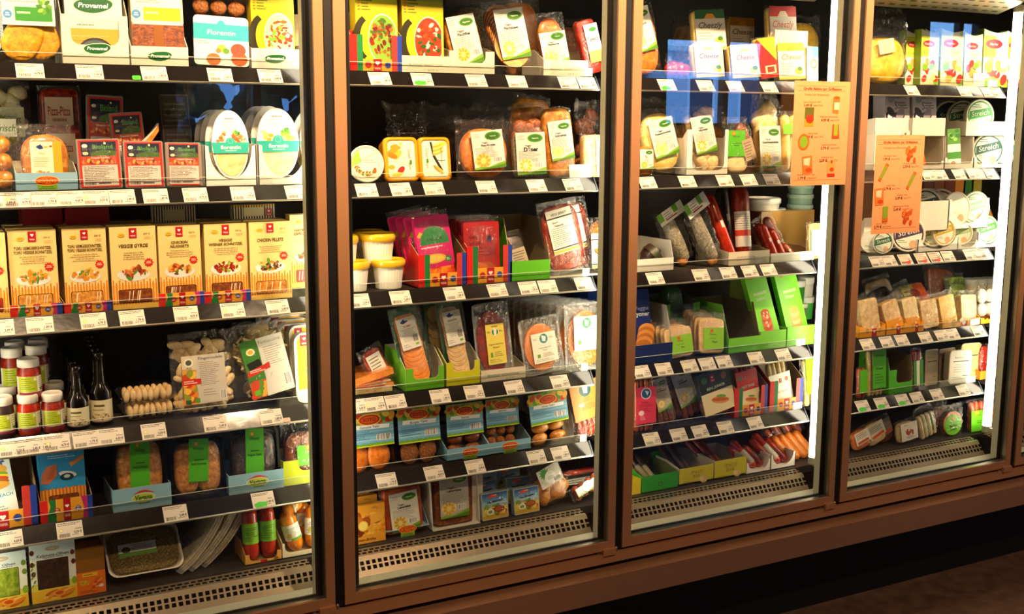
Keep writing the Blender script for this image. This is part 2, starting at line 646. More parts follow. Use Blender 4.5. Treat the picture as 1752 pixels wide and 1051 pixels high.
def again(o, dx=0.0, dy=0.0, dz=0.0, label=None, group=None, turn=0):
    """another of the same, moved"""
    c = copy_tree(o)
    c.matrix_world = Matrix.Translation((dx, dy, dz)) @ o.matrix_world @ Matrix.Rotation(rad(turn), 4, 'Y')
    SETTLE.append((c, SHELF_OF[o.name]))
    SHELF_OF[c.name] = SHELF_OF[o.name]
    if label:
        c['label'] = label
    if group:
        c['group'] = group
    return c


def corners(o):
    """lowest point, nearest point and highest point of a thing with its parts"""
    lo_z, lo_y, hi_z = 1e9, 1e9, -1e9
    for q in [o] + list(o.children_recursive):
        if q.type == 'MESH':
            M = q.matrix_world
            for v in q.data.vertices:
                w_ = M @ v.co
                lo_z = min(lo_z, w_.z); hi_z = max(hi_z, w_.z); lo_y = min(lo_y, w_.y)
    return lo_z, lo_y, hi_z


def settle_all():
    """let nothing sink into its shelf or poke through the price rail"""
    bpy.context.view_layer.update()
    for o, S in SETTLE:
        lo_z, lo_y, hi_z = corners(o)
        dz = min(0.03, max(0.0, DECK[S] + 0.0004 - lo_z))
        dy = min(0.02, max(0.0, (0.1681 if S < 5 else 0.1585) - lo_y))
        if dz or dy:
            o.matrix_world = Matrix.Translation((0, dy, dz)) @ o.matrix_world


def separate_all():
    """packs pushed into one another are slid back, lifted clear of a carton floor or narrowed until they only touch"""
    from mathutils.bvhtree import BVHTree
    bpy.context.view_layer.update()

    def geo(o):
        vs, fs = [], []
        for q in [o] + list(o.children_recursive):
            if q.type == 'MESH':
                b = len(vs); M = q.matrix_world
                vs.extend(M @ v.co for v in q.data.vertices)
                fs.extend(tuple(b + i for i in p.vertices) for p in q.data.polygons)
        lo = [min(v[i] for v in vs) for i in range(3)]; hi = [max(v[i] for v in vs) for i in range(3)]
        return BVHTree.FromPolygons(vs, fs), lo, hi
    G = {}

    def g(o):
        if o.name not in G:
            G[o.name] = geo(o)
        return G[o.name]

    def hit(a, b):
        A, B = g(a), g(b)
        v = 1.0
        for i in range(3):
            d = min(A[2][i], B[2][i]) - max(A[1][i], B[1][i])
            if d <= 0:
                return False
            v *= d
        return v > 1e-4 and bool(A[0].overlap(B[0]))

    def near(o, S):
        return [p for p, T in SETTLE if T == S and p is not o and hit(o, p)]

    def move(o, M):
        o.matrix_world = M
        bpy.context.view_layer.update()
        G.pop(o.name, None)
    order = sorted(SETTLE, key=lambda t: t[0].matrix_world.translation.y)
    for o, S in order:
        if 'carton' in o.name:
            continue
        hits = near(o, S)
        if not hits:
            continue
        M0 = o.matrix_world.copy()
        best, bm = len(hits), M0
        back = any(p.matrix_world.translation.y < M0.translation.y - 0.002 and 'carton' not in p.name for p in hits)
        tries = [M0 @ Matrix.Diagonal((k, 1, 1, 1)) for k in (0.96, 0.92)] + [Matrix.Translation((0, 0.002, 0.0025)) @ M0 @ Matrix.Diagonal((k, 1, 0.985, 1)) for k in (1.0, 0.95, 0.91)]
        if back:
            tries = [Matrix.Translation((0, 0.004 * k, 0)) @ M0 for k in (1, 2, 4, 6)] + tries
        for M in tries:
            move(o, M)
            n_ = len(near(o, S))
            if n_ < best:
                best, bm = n_, M.copy()
                if n_ == 0:
                    break
        move(o, bm)
# ------------------------------------------------------------------ the room
def slab(name, x0, x1, y0, y1, z0, z1, m):
    mb = MB(); mb.box(x0, x1, y0, y1, z0, z1, m)
    return struct(mb.build(name))


XL, XR, YB, YF = -4.0, 13.0, -6.0, 1.0
slab('floor', XL, XR, YB, YF, -0.1, 0.0, 'floor')
slab('ceiling', XL, XR, YB, YF, CEIL, CEIL + 0.1, 'roomceil')
slab('wall_left', XL - 0.1, XL, YB, YF, 0, CEIL, 'roomwall')
slab('wall_right', XR, XR + 0.1, YB, YF, 0, CEIL, 'roomwall')
slab('wall_front', XL, XR, YF, YF + 0.1, 0, CEIL, 'roomwall')
# the shop-window wall behind the photographer, its openings seen mirrored in the doors
WINS = [(1.70, 2.80, 1.35, 1.85), (6.08, 7.34, 1.45, 2.32), (9.40, 10.25, 2.0, 2.62)]
mb = MB()
xs = [XL] + [v for w_ in WINS for v in w_[:2]] + [XR]
for i in range(0, len(xs), 2):
    mb.box(xs[i], xs[i + 1], YB - 0.2, YB, 0, CEIL, 'roomwall')
for a, b, c, d in WINS:
    mb.box(a, b, YB - 0.2, YB, 0, c, 'roomwall'); mb.box(a, b, YB - 0.2, YB, d, CEIL, 'roomwall')
struct(mb.build('wall_back'))
for n_, (a, b, c, d) in enumerate(WINS):
    mb = MB()
    for q in (a, (a + b) / 2 + 0.08, b - 0.06):
        mb.box(q, q + 0.06, YB - 0.14, YB - 0.06, c, d, 'bronze_dark')
    for q in (c, d - 0.06):
        mb.box(a, b, YB - 0.14, YB - 0.06, q, q + 0.06, 'bronze_dark')
    mb.box(a, b, YB - 0.105, YB - 0.095, c, d, 'door_glass')
    struct(mb.build('window_%d' % (n_ + 1)))
mb = MB()
mb.box(-8, 20, -16, -14, 0, 2.72, 'facade')
for i in range(22):
    x = -6 + i * 1.15
    mb.box(x, x + 0.5, -14.03, -13.99, 1.2, 2.25, 'facade_dark')
    mb.box(x - 0.06, x + 0.56, -14.02, -13.995, 1.14, 2.31, '#e4eaf0')
mb.box(-8, 20, -14.2, -13.9, 2.72, 2.80, '#e4eaf0')
tag(mb.build('building'), 'pale blue building across the street, mirrored in the glass doors', 'building')
t = empty('street_tree')
mb = MB()
for i in range(95):
    mb.blob((2.85 + rnd.uniform(-1.0, 1.0), -8.2 + rnd.uniform(-0.5, 0.5), 1.62 + rnd.uniform(-0.5, 0.5)), (rnd.uniform(0.07, 0.16),) * 3, 'foliage', 1, 8, 5, 0.3)
mb.build('crown', t)
mb = MB(); mb.tube([(2.85, -8.2, 0), (2.85, -8.2, 1.4)], 0.09, '#3a2c20', 10); mb.build('trunk', t)
tag(t, 'dark leafy tree outside, mirrored dimly in the first door', 'tree')
for i, (x, y) in enumerate(DOWNLIGHTS):
    mb = MB()
    mb.lathe([(0.075, 0), (0.075, 0.012), (0.05, 0.012), (0.05, 0.004)], '#d8d4cc', 24)
    t = mb.build('ceiling_downlight')
    mb = MB(); mb.lathe([(0.001, 0), (0.05, 0.0)], 'lamp_glow', 20)
    g = mb.build('lamp_disc', t); g.location = (0, 0, 0.006)
    t.location = (x, y, CEIL - 0.012)
    tag(t, 'round warm ceiling downlight above the aisle in front of the fridge', 'lamp', 'ceiling downlights over the aisle')

# ------------------------------------------------------------------ the refrigerated wall case
CASE = empty('refrigerated_display_case')
tag(CASE, 'long upright glass door fridge with bronze frames filled with chilled packs', 'fridge')
CX0, CX1 = -0.80, 4.0
mb = MB(); mb.box(CX0, CX1, 0.60, 0.64, 0.30, 2.15, 'back'); mb.build('back_panel', CASE)
mb = MB(); mb.box(CX0 - 0.04, CX0, 0.0, 0.64, 0.0, 2.15, 'back'); mb.build('side_panel', CASE)
mb = MB(); mb.box(CX1, CX1 + 0.04, 0.0, 0.64, 0.0, 2.15, 'back'); mb.build('side_panel', CASE)
mb = MB(); mb.box(CX0, CX1, 0.0, 0.64, 2.06, 2.16, 'bronze_dark'); mb.build('top_panel', CASE)
mb = MB(); mb.box(CX0, CX1, 0.12, 0.60, 0.0, 0.30, 'kick'); mb.box(CX0, CX1, 0.02, 0.12, 0.25, 0.355, 'kick'); mb.build('base_panel', CASE)
mb = MB(); mb.box(CX0, CX1, -0.05, 0.03, 0.268, 0.338, 'bumper')
b_ = mb.build('bumper_rail', CASE)
md = b_.modifiers.new('soft', 'BEVEL'); md.width = 0.012; md.segments = 4
mb = MB(); mb.box(CX0, CX1, -0.004, 0.05, 0.354, 0.380, 'bronze')
b_ = mb.build('sill_rail', CASE)
md = b_.modifiers.new('soft', 'BEVEL'); md.width = 0.006; md.segments = 3
mb = MB(); mb.box(CX0, CX1, 0.05, 0.60, 0.30, 0.40, 'gap'); mb.build('well', CASE)
mb = MB(); mb.box(CX0, CX1, 0.156, 0.60, 0.44, 0.462, 'shelf_metal'); mb.build('bottom_deck', CASE)
# ledge of pale plastic behind the door sill
mb = MB(); mb.prismx([(0.034, 0.398), (0.078, 0.398), (0.088, 0.411), (0.080, 0.413), (0.062, 0.407), (0.034, 0.404)], CX0, CX1, 'mullion_plastic'); mb.build('sill_ledge', CASE)


def grille(x0, x1):
    """perforated front lip: two rows of square holes on the slope and two of slits on the flat"""
    mb = MB()
    a, b = Vector((0, 0.088, 0.411)), Vector((0, 0.120, 0.4535))
    n = 46
    bw = (x1 - x0) / n

    def strip(u0, u1, xa, xb, p, q):
        s_, e_ = p.lerp(q, u0), p.lerp(q, u1)
        mb.add([(xa, s_.y, s_.z), (xb, s_.y, s_.z), (xb, e_.y, e_.z), (xa, e_.y, e_.z)], [(0, 1, 2, 3)], 'grille_metal')
    for u0, u1 in ((0, 0.30), (0.49, 0.56), (0.75, 1.0)):
        strip(u0, u1, x0, x1, a, b)
    for i in range(n):
        for u0, u1 in ((0.30, 0.49), (0.56, 0.75)):
            strip(u0, u1, x0 + bw * i, x0 + bw * (i + 0.36), a, b)
    c, d = Vector((0, 0.120, 0.4535)), Vector((0, 0.157, 0.459))
    for u0, u1 in ((0, 0.22), (0.42, 0.55), (0.75, 1.0)):
        strip(u0, u1, x0, x1, c, d)
    for i in range(n):
        for k, (u0, u1) in enumerate(((0.22, 0.42), (0.55, 0.75))):
            o_ = 0.5 * bw * k
            strip(u0, u1, min(x1, x0 + bw * i + o_), min(x1, x0 + bw * (i + 0.3) + o_), c, d)
    mb.box(x0, x1, 0.150, 0.154, 0.40, 0.452, 'black')
    mb.add([(x0, 0.125, 0.41), (x1, 0.125, 0.41), (x1, 0.15, 0.41), (x0, 0.15, 0.41)], [(0, 1, 2, 3)], 'black')
    mb.box(x0, x1, 0.095, 0.15, 0.402, 0.404, 'black')
    mb.build('air_grille', CASE)


for k in range(-1, 5):
    grille(k * PITCHX + 0.035, (k + 1) * PITCHX - 0.035)
for k in range(-1, 5):
    mb = MB()
    x0, x1 = k * PITCHX + 0.045, (k + 1) * PITCHX - 0.045
    mb.prismx([(0.055, 1.926), (0.160, 1.893), (0.160, 1.90), (0.055, 2.06)], x0, x1, 'steel')
    for r_ in range(3):
        for i in range(15):
            xa = x0 + 0.01 + (x1 - x0 - 0.02) * i / 15 + (0.5 * r_ % 1) * 0.02
            u = 0.16 + r_ * 0.3
            y_, z_ = 0.055 + 0.105 * u, 1.926 - 0.033 * u - 0.0006
            mb.add([(xa, y_, z_), (xa + 0.026, y_, z_), (xa + 0.026, y_ + 0.008, z_ - 0.0025), (xa, y_ + 0.008, z_ - 0.0025)], [(0, 1, 2, 3)], 'black')
    mb.build('top_vent', CASE)
for k in range(0, 6):
    X = k * PITCHX
    mb = MB()
    mb.box(X - 0.056, X + 0.054, 0.026, 0.050, 0.405, 1.93, 'mullion_plastic', front='gap')
    mb.box(X - 0.012, X + 0.012, 0.006, 0.026, 0.385, 2.05, 'gap')
    m_ = mb.build('mullion', CASE)
    mb = MB()
    mb.lathe([(0.0145, 0.50), (0.0145, 1.90)], 'led', 20, c=(X + 0.012, 0.126, 0))
    t = mb.build('light_tube', m_)
    mb = MB()
    for z_ in (0.478, 1.90):
        mb = MB()
        mb.lathe([(0.0165, z_), (0.0165, z_ + 0.022)], 'mullion_plastic', 20, c=(X + 0.012, 0.126, 0))
        mb.box(X + 0.002, X + 0.022, 0.05, 0.120, z_ + 0.004, z_ + 0.018, 'mullion_plastic')
        mb.build('lamp_holder', m_)


def door(k):
    x0, x1 = k * PITCHX + 0.008, (k + 1) * PITCHX - 0.016
    zt, zb = 2.06, 0.389
    li, ri, bi = x0 + 0.028, x1 - 0.022, 0.414
    mb = MB()
    mb.box(x0, li, 0.0, 0.024, zb, zt, 'bronze')
    mb.box(ri, x1, 0.0, 0.024, zb, zt, 'bronze')
    mb.box(li, ri, 0.0, 0.024, zb, bi, 'bronze')
    mb.box(li, ri, 0.0, 0.024, zt - 0.03, zt, 'bronze')
    d = mb.build('door', CASE)
    md = d.modifiers.new('soft', 'BEVEL'); md.width = 0.0022; md.segments = 2
    mb = MB()
    mb.box(ri - 0.0015, ri + 0.0002, 0.004, 0.0235, bi, zt - 0.03, 'steel')
    mb.box(li, ri, 0.004, 0.0235, bi - 0.0002, bi + 0.0012, 'steel')
    mb.build('inner_trim', d)
    mb = MB()
    mb.box(li, ri, 0.0215, 0.0245, bi, zt - 0.03, 'door_glass')
    mb.build('glass_pane', d)
    mb = MB()
    for a, b, c, e in ((ri - 0.014, ri, bi, zt - 0.03), (li, li + 0.006, bi, zt - 0.03), (li, ri, bi, bi + 0.006)):
        mb.box(a, b, 0.0238, 0.030, c, e, 'black')
    mb.build('gasket', d)
    mb = MB()
    mb.box(x1 - 0.042, x1 - 0.002, -0.010, 0.020, 0.378, 0.395, 'bronze')
    mb.lathe([(0.005, 0), (0.005, 0.012), (0.003, 0.014)], 'steel', 12, c=(x1 + 0.006, 0.004, 0.380))
    mb.lathe([(0.004, 0), (0.004, 0.008)], 'steel', 10, c=(x1 - 0.052, 0.002, 0.378))
    h = mb.build('hinge', d)
    md = h.modifiers.new('soft', 'BEVEL'); md.width = 0.004; md.segments = 3
    return d


for k in range(-1, 5):
    door(k)


def shelf(k, s):
    x0, x1 = k * PITCHX + 0.042, (k + 1) * PITCHX - 0.004
    zb = RZB[s]; zt = zb + RAILH
    mb = MB()
    mb.box(x0, x1, 0.1678, 0.56, zt - 0.016, zt - 0.003, 'shelf_metal')
    sh = mb.build('shelf', CASE)
    mb = MB()
    mb.prismx([(0.140, zb), (0.1455, zb - 0.002), (0.1672, zt - 0.004), (0.1650, zt)], x0, x1, 'rail_dark')
    mb.prismx([(0.1375, zb - 0.001), (0.1385, zb - 0.0035), (0.146, zb - 0.0035), (0.1405, zb + 0.001)], x0, x1, 'steel')
    for a, b in ((x0 - 0.004, x0), (x1, x1 + 0.004)):
        mb.prismx([(0.137, zb - 0.003), (0.150, zb - 0.003), (0.1672, zt), (0.163, zt + 0.002)], a, b, '#1c2536')
    mb.build('price_rail', sh)
    mb = MB()
    mb.box(x0 + 0.004, x1 - 0.004, 0.1656, 0.1668, zt - 0.002, zt + 0.021, 'tray_clear')
    mb.box(x0 + 0.004, x1 - 0.004, 0.1655, 0.1670, zt + 0.0205, zt + 0.0215, '#d9dccf!')
    mb.build('clear_guard', sh)


for k in range(0, 5):
    for s in range(5):
        shelf(k, s)
# ------------------------------------------------------------------ kinds of packs
def flat_panel(mb, pts, y0, y1, m_out, m_in):
    mb.prism(pts, y0, y1, m_out, m_in, m_in)


def K_box(name, w, h, d=0.045, c='#f0dfae', art=None, top=None, side=None):
    mb = MB()
    mb.box(-w / 2, w / 2, 0, d, 0, h, c, top=top, side=side)
    if art:
        art(Art(mb, w, h, 0.0))
    return mb.build(name)


def K_tray(name, w, h, d=0.12, c='#f4f0e4', inside='#c9c2ae', hb=None, art=None, cut=None, sides=None, step=0.45, back=True, sidecol=None):
    """open display carton; h is the front lip, hb the back; cut = (u0, u1, v) a scoop out of the lip"""
    hb = hb or h * 1.6
    t = 0.0018
    mb = MB()
    if cut:
        u0, u1, v = cut
        a, b = (u0 - 0.5) * w, (u1 - 0.5) * w
        r = min((b - a) * 0.18, h * (1 - v) * 0.6)
        lo = h * v
        pts = [(-w / 2, 0), (w / 2, 0), (w / 2, h), (b, h)]
        pts += [(b - r + r * math.cos(rad(q)), lo + r - r * math.sin(rad(-q))) for q in (0, -30, -60, -90)]
        pts += [(a + r + r * math.cos(rad(q)), lo + r + r * math.sin(rad(q))) for q in (-90, -120, -150, -180)]
        pts += [(a, h), (-w / 2, h)]
    else:
        pts = [(-w / 2, 0), (w / 2, 0), (w / 2, h), (-w / 2, h)]
    flat_panel(mb, pts, 0, t, c, inside)
    sd = sidecol or c
    prof = [(0, 0), (d, 0), (d, hb), (d * step, hb), (t, h)]
    for sx in (-1, 1):
        x0, x1 = (-w / 2, -w / 2 + t) if sx < 0 else (w / 2 - t, w / 2)
        n = len(prof)
        mb.add([(x0, y, z) for y, z in prof], [tuple(range(n))], sd if sx < 0 else inside)
        mb.add([(x1, y, z) for y, z in prof], [tuple(range(n))[::-1]], inside if sx < 0 else sd)
        mb.add([(x0, y, z) for y, z in prof] + [(x1, y, z) for y, z in prof], [(i, i + n, (i + 1) % n + n, (i + 1) % n) for i in range(n)], inside)
    if back:
        mb.box(-w / 2, w / 2, d - t, d, 0, hb, inside)
    mb.box(-w / 2, w / 2, 0, d, 0, t, inside)
    if art:
        art(Art(mb, w, h, 0.0))
    return mb.build(name)


def label_part(root, w, h, cx, cz, y, c, art=None, rr=0.0, rot=0.0, name='label'):
    mb = MB()
    p = rrect(-w / 2, -h / 2, w / 2, h / 2, rr * w) if rr else [(-w / 2, -h / 2), (w / 2, -h / 2), (w / 2, h / 2), (-w / 2, h / 2)]
    mb.prism(p, 0, 0.0004, c)
    if art:
        art(Art(mb, w, h, 0.0, 0, -h / 2))
    o = mb.build(name, root)
    o.matrix_local = Matrix.Translation((cx, y, cz)) @ Matrix.Rotation(rad(rot), 4, 'Y')
    return o


def c_slab(m, uw=0.85, v0=0.04, v1=0.9, e=0.45):
    def f(root, w, h, t, nm):
        mb = MB(); mb.blob((0, t / 2, h * (v0 + v1) / 2), (w * uw / 2, t * 0.46, h * (v1 - v0) / 2), m, e, 20, 12); mb.build(nm, root)
    return f


def c_slices(m, n=9, uw=0.8, v0=0.1, v1=0.85, ry=1.0, lean=0):
    """round slices fanned down the pack, each a mesh of its own"""
    def f(root, w, h, t, nm):
        r = w * uw / 2
        me = None
        for i in range(n):
            k = i / max(1, n - 1)
            z = h * v0 + r * ry + (h * (v1 - v0) - 2 * r * ry) * (1 - k)
            if me is None:
                mb = MB(); mb.lathe([(r * 0.955, 0.0013), (r, 0), (r * 0.96, -0.0013)], '#7c4416', 26, M=Matrix.Scale(1, 3)); mb.lathe([(r * 0.955, 0.0013), (r * 0.5, 0.0018), (0.0005, 0.0018)], m, 26); o = mb.build(nm, root); me = o.data
            else:
                o = bpy.data.objects.new(nm, me); COL.objects.link(o); o.parent = root
            o.matrix_local = Matrix.Translation((rnd.uniform(-1, 1) * w * 0.01, t * (0.85 - 0.72 * k), z)) @ Matrix.Rotation(rad(90 - 10), 4, 'X') @ Matrix.Rotation(rad(rnd.uniform(0, 90)), 4, 'Z') @ Matrix.Diagonal((1, ry * 2 if False else 1, 1, 1))
    return f


def c_balls(m, nx=2, ny=2, r=0.45, v0=0.05, v1=0.95, jit=0.06, e=1.0, flat=0.8, off=0.0):
    """separate lumps laid in rows"""
    def f(root, w, h, t, nm):
        cw = w * 0.92 / nx; ch = h * (v1 - v0) / ny
        for j in range(ny):
            for i in range(nx):
                mb = MB()
                mb.blob((0, 0, 0), (cw * r * rnd.uniform(0.94, 1.06), t * 0.45 * flat, ch * r * rnd.uniform(0.94, 1.06)), m, e, 14, 10, jit)
                o = mb.build(nm, root)
                o.location = (-w * 0.46 + cw * (i + 0.5) + rnd.uniform(-1, 1) * cw * 0.06 + (off * cw if j % 2 else 0), t * 0.5, h * v0 + ch * (j + 0.5))
                o.rotation_euler = (0, rnd.uniform(-0.3, 0.3), 0)
    return f


def c_lumps(m, n=10, size=0.2, v0=0.05, v1=0.85, uw=0.8, e=0.8, jit=0.08, asp=1.3):
    """irregular pieces lying over one another"""
    def f(root, w, h, t, nm):
        for i in range(n):
            mb = MB()
            s_ = w * size * rnd.uniform(0.8, 1.2)
            mb.blob((0, 0, 0), (s_ * asp, min(t * 0.42, s_ * 0.7), s_), m, e, 11, 7, jit)
            o = mb.build(nm, root)
            k = (i + 0.5) / n
            o.location = (rnd.uniform(-0.5, 0.5) * w * (uw - size), t * rnd.uniform(0.46, 0.62), max(s_ * asp * 0.95 + 0.001, h * (v0 + (v1 - v0) * k)))
            o.rotation_euler = (0, rnd.uniform(-1.2, 1.2), rnd.uniform(-0.1, 0.1))
    return f


def c_sticks(m, n=4, v0=0.03, v1=0.97, uw=0.9, k=0.46, lean=0.0):
    """sausages side by side"""
    def f(root, w, h, t, nm):
        cw = w * uw / n
        r = min(cw * k, t * 0.5)
        for i in range(n):
            mb = MB()
            mb.tube([(0, 0, h * v0 + r), (0.002, 0, h * (v0 + v1) / 2), (0, 0, h * v1 - r)], r, m, 12)
            o = mb.build(nm, root)
            o.location = (-w * uw / 2 + cw * (i + 0.5), t * 0.5 + (0.002 if i % 2 else 0), 0)
    return f


def K_pack(name, w, h, t=0.025, content=None, what='filling', lab=None, labc='#dddbd0', art=None, labrot=0.0, labrr=0.0, fm='film', crumple=0.12, seal=0.05, fh=1.0, fw=1.06, back=None, backh=1.0, taper=0.0, extra=None, rim=None):
    """clear film pack: filling, film, printed label; back = colour of a card behind"""
    root = empty(name)
    if back:
        mb = MB(); mb.prism(rrect(-w / 2, 0, w / 2, h * backh, w * 0.06), t * 0.98, t * 1.04, back); mb.build('backing', root)
    if content:
        for i, c in enumerate(content if isinstance(content, (list, tuple)) else [content]):
            c(root, w, h, t, what if isinstance(what, str) else what[i])
    if fm:
        mb = MB()
        mb.pouch(w * fw, h * fh, t * 1.12, fm, 0, seal, crumple, y=t * 0.5, taper=taper)
        if rim:
            mb.prism(rrect(-w * fw / 2, 0, w * fw / 2, h * fh, w * 0.08), t * 0.9, t * 0.9 + 0.0008, rim)
        mb.build('film', root)
    if lab:
        u0, v0, u1, v1 = lab
        label_part(root, (u1 - u0) * w, (v1 - v0) * h, ((u0 + u1) / 2 - 0.5) * w, (v0 + v1) / 2 * h, -t * 0.07 - 0.0012, labc, art, labrr, labrot)
    if extra:
        extra(root, w, h, t)
    return root


def shell(root, w, h, t, m, r=0.1, lip=0.004, name='tray', wall=0.86):
    """shallow moulded tray: rounded rim in front, tapered body behind"""
    mb = MB()
    R0 = rrect(-w / 2, 0, w / 2, h, r * w, 6)
    R1 = rrect(-w / 2 + lip, lip, w / 2 - lip, h - lip, r * w * 0.85, 6)
    k = (1 - wall) / 2
    R2 = rrect(-w / 2 + w * k, h * k, w / 2 - w * k, h * (1 - k), r * w * 0.7, 6)
    n = len(R0)
    vs = [(x, 0.0, z) for x, z in R0] + [(x, 0.0, z) for x, z in R1] + [(x, t, z) for x, z in R2]
    fs = [(i, (i + 1) % n, n + (i + 1) % n, n + i) for i in range(n)] + [(n + i, n + (i + 1) % n, 2 * n + (i + 1) % n, 2 * n + i) for i in range(n)]
    mb.add(vs, fs, m)
    mb.add(vs[2 * n:], [tuple(range(n))], m)
    return mb.build(name, root)


# ------------------------------------------------------------------ printed marks
def m_oval_green(a, u, v, ru, txt, rv=None, f=0.8, c='#2f7d2a', hh=0.035):
    a.e(u, v, ru, '#e8efd8', (rv or ru * 0.42) * 1.08)
    a.e(u, v, ru * 0.97, c, (rv or ru * 0.42))
    if txt:
        a.t(txt, u, v, hh, '#f4f6ea', fit=ru * 2 * f, bold=0.01, shear=0.15)


def m_provamel(a, u, v, ru):
    k = a.w / a.h
    a.poly([(u + ru * math.cos(q) * (1 if math.cos(q) < 0 else 1), v + k * ru * 0.42 * (math.sin(q) + (0.35 * math.cos(q) if math.cos(q) > 0 else 0))) for q in [2 * PI * i / 28 for i in range(28)]], '#cfe0b0')
    a.poly([(u + 0.95 * ru * math.cos(q), v + k * ru * 0.37 * (math.sin(q) + (0.35 * math.cos(q) if math.cos(q) > 0 else 0))) for q in [2 * PI * i / 28 for i in range(28)]], '#0d5a2c')
    a.t('Provamel', u, v + 0.01 * k, 0.24 * ru * k, '#ffffff', fit=ru * 1.6, bold=0.02, shear=0.2)


def m_soto(a, u, v, ru):
    k = a.w / a.h
    a.r(u - ru * 0.8, v - ru * 0.78 * k, u + ru * 0.8, v - ru * 0.3 * k, '#7fae2a')
    a.lines(u - ru * 0.75, v - ru * 0.76 * k, u + ru * 0.75, v - ru * 0.42 * k, 2, '#3c6a14', 0.5, True)
    a.e(u, v, ru, '#f3d23a', ru * 0.42)
    a.e(u, v, ru * 0.95, '#d8380e', ru * 0.38)
    a.e(u, v, ru * 0.78, '#f08a1e', ru * 0.29)
    a.t('SOTO', u, v, ru * 0.4 * k, '#c01c08', fit=ru * 1.25, bold=0.03, shear=0.2)


def m_viana(a, u, v, ru, hh=None):
    k = a.w / a.h
    a.r(u - ru, v - ru * 1.35 * k, u + ru, v + ru * 1.25 * k, '#b01020')
    a.heart(u, v + 0.35 * ru * k, ru * 0.42, '#f6eee4')
    a.t('VIANA', u, v - ru * 0.75 * k, ru * 0.42 * k, '#f6dcd0', fit=ru * 1.3, bold=0.02)


def m_veggie(a, title, cols, sub='Veggie', seed=0, pic=True, logo=(0.68, 0.85, 0.27)):
    """white paper label: green oval, two-line name, small print, flower picture and green wave at the foot"""
    a.lines(0.07, 0.82, 0.32, 0.94, 3, '#8a8a80', 0.35, seed=seed)
    a.e(logo[0], logo[1], logo[2], '#dfe9c8', logo[2] * 0.5)
    a.e(logo[0], logo[1], logo[2] * 0.96, '#4f8a1e', logo[2] * 0.46)
    a.e(logo[0], logo[1], logo[2] * 0.8, '#2f6a16', logo[2] * 0.34)
    a.t('Vegetaria', logo[0], logo[1], 0.03, '#eef4dc', fit=logo[2] * 1.3, shear=0.2, bold=0.01)
    a.t(sub, 0.4, 0.69, 0.04, '#26241f', fit=0.34, bold=0.02)
    a.t(title, 0.5, 0.62, 0.055, '#16140f', fit=0.84, bold=0.035)
    a.lines(0.08, 0.3, 0.92, 0.57, 8, '#77736a', 0.3, seed=seed + 3)
    if pic:
        a.e(0.3, 0.22, 0.26, cols[0], 0.2)
        for i in range(9):
            q = 2 * PI * i / 9
            a.e(0.3 + 0.15 * math.cos(q), 0.22 + 0.15 * math.sin(q) * a.w / a.h, 0.07, cols[1], 0.045, 8, math.degrees(q))
    a.bars(0.62, 0.17, 0.88, 0.28, n=16, seed=seed, bg='#fbfaf4')
    a.poly([(0, 0), (1, 0), (1, 0.17), (0.75, 0.12), (0.45, 0.05), (0.2, 0.07), (0, 0.05)], '#7aa828')
    a.poly([(0.1, 0), (1, 0), (1, 0.1), (0.7, 0.06), (0.4, 0.03)], '#4a7f1a')


def m_tag(a, kind):
    a.lines(0.05, 0.76, 0.95, 0.95, 2, '#2a2722', 0.42, seed=kind)
    if kind % 3 == 0:
        a.e(0.17, 0.5, 0.085, '#d8c832')
        a.e(0.17, 0.5, 0.055, '#efe9b0')
    a.lines(0.70, 0.48, 0.96, 0.58, 1, '#5a554c', 0.5, seed=kind + 9)
    a.t('%d,%d9 €' % (1 + kind % 4, 4 + kind % 5), 0.8, 0.33, 0.15, '#141210', fit=0.3, bold=0.03)
    a.bars(0.08, 0.08, 0.5, 0.3, n=15, seed=kind)
    a.lines(0.58, 0.12, 0.95, 0.24, 1, '#5a554c', 0.35, seed=kind + 5)


SRPCOL = ['#d42a26', '#2c7a3a', '#e8a82a', '#2b47a0']


def a_viana_lip(a):
    """coloured lip of a display carton: red, green, amber, red tag, violet, blue"""
    a.r(0, 0, 1, 1, '#e9a32c')
    a.r(0, 0, 0.15, 1, '#d8231f')
    a.poly([(0.13, 0), (0.3, 0), (0.3, 1), (0.17, 1), (0.2, 0.7), (0.15, 0.4)], '#1f7a3e')
    a.poly([(0.8, 0), (0.92, 0), (0.92, 1), (0.78, 1), (0.83, 0.5)], '#c02a78')
    a.r(0.9, 0, 1, 1, '#2742a8')
    a.r(0.44, 0.0, 0.58, 1, '#b01020')
    k = a.w / a.h
    a.heart(0.51, 0.66, 0.04, '#f6eee4')
    a.t('VIANA', 0.51, 0.25, 0.15, '#f2d8cc', fit=0.11, bold=0.02)
    a.star(0.32, 0.5, 0.065, '#b0261c', 12, 0.8)
    a.star(0.72, 0.5, 0.065, '#33459a', 12, 0.7)
    a.lines(0.28, 0.42, 0.36, 0.6, 2, '#f4e4c8', 0.5, True)
    a.lines(0.68, 0.42, 0.76, 0.6, 2, '#dfe4f4', 0.5, True)


def a_viana_tall(a):
    """tall display carton front: posts of colour beside a wide opening"""
    a_viana_lip(a)


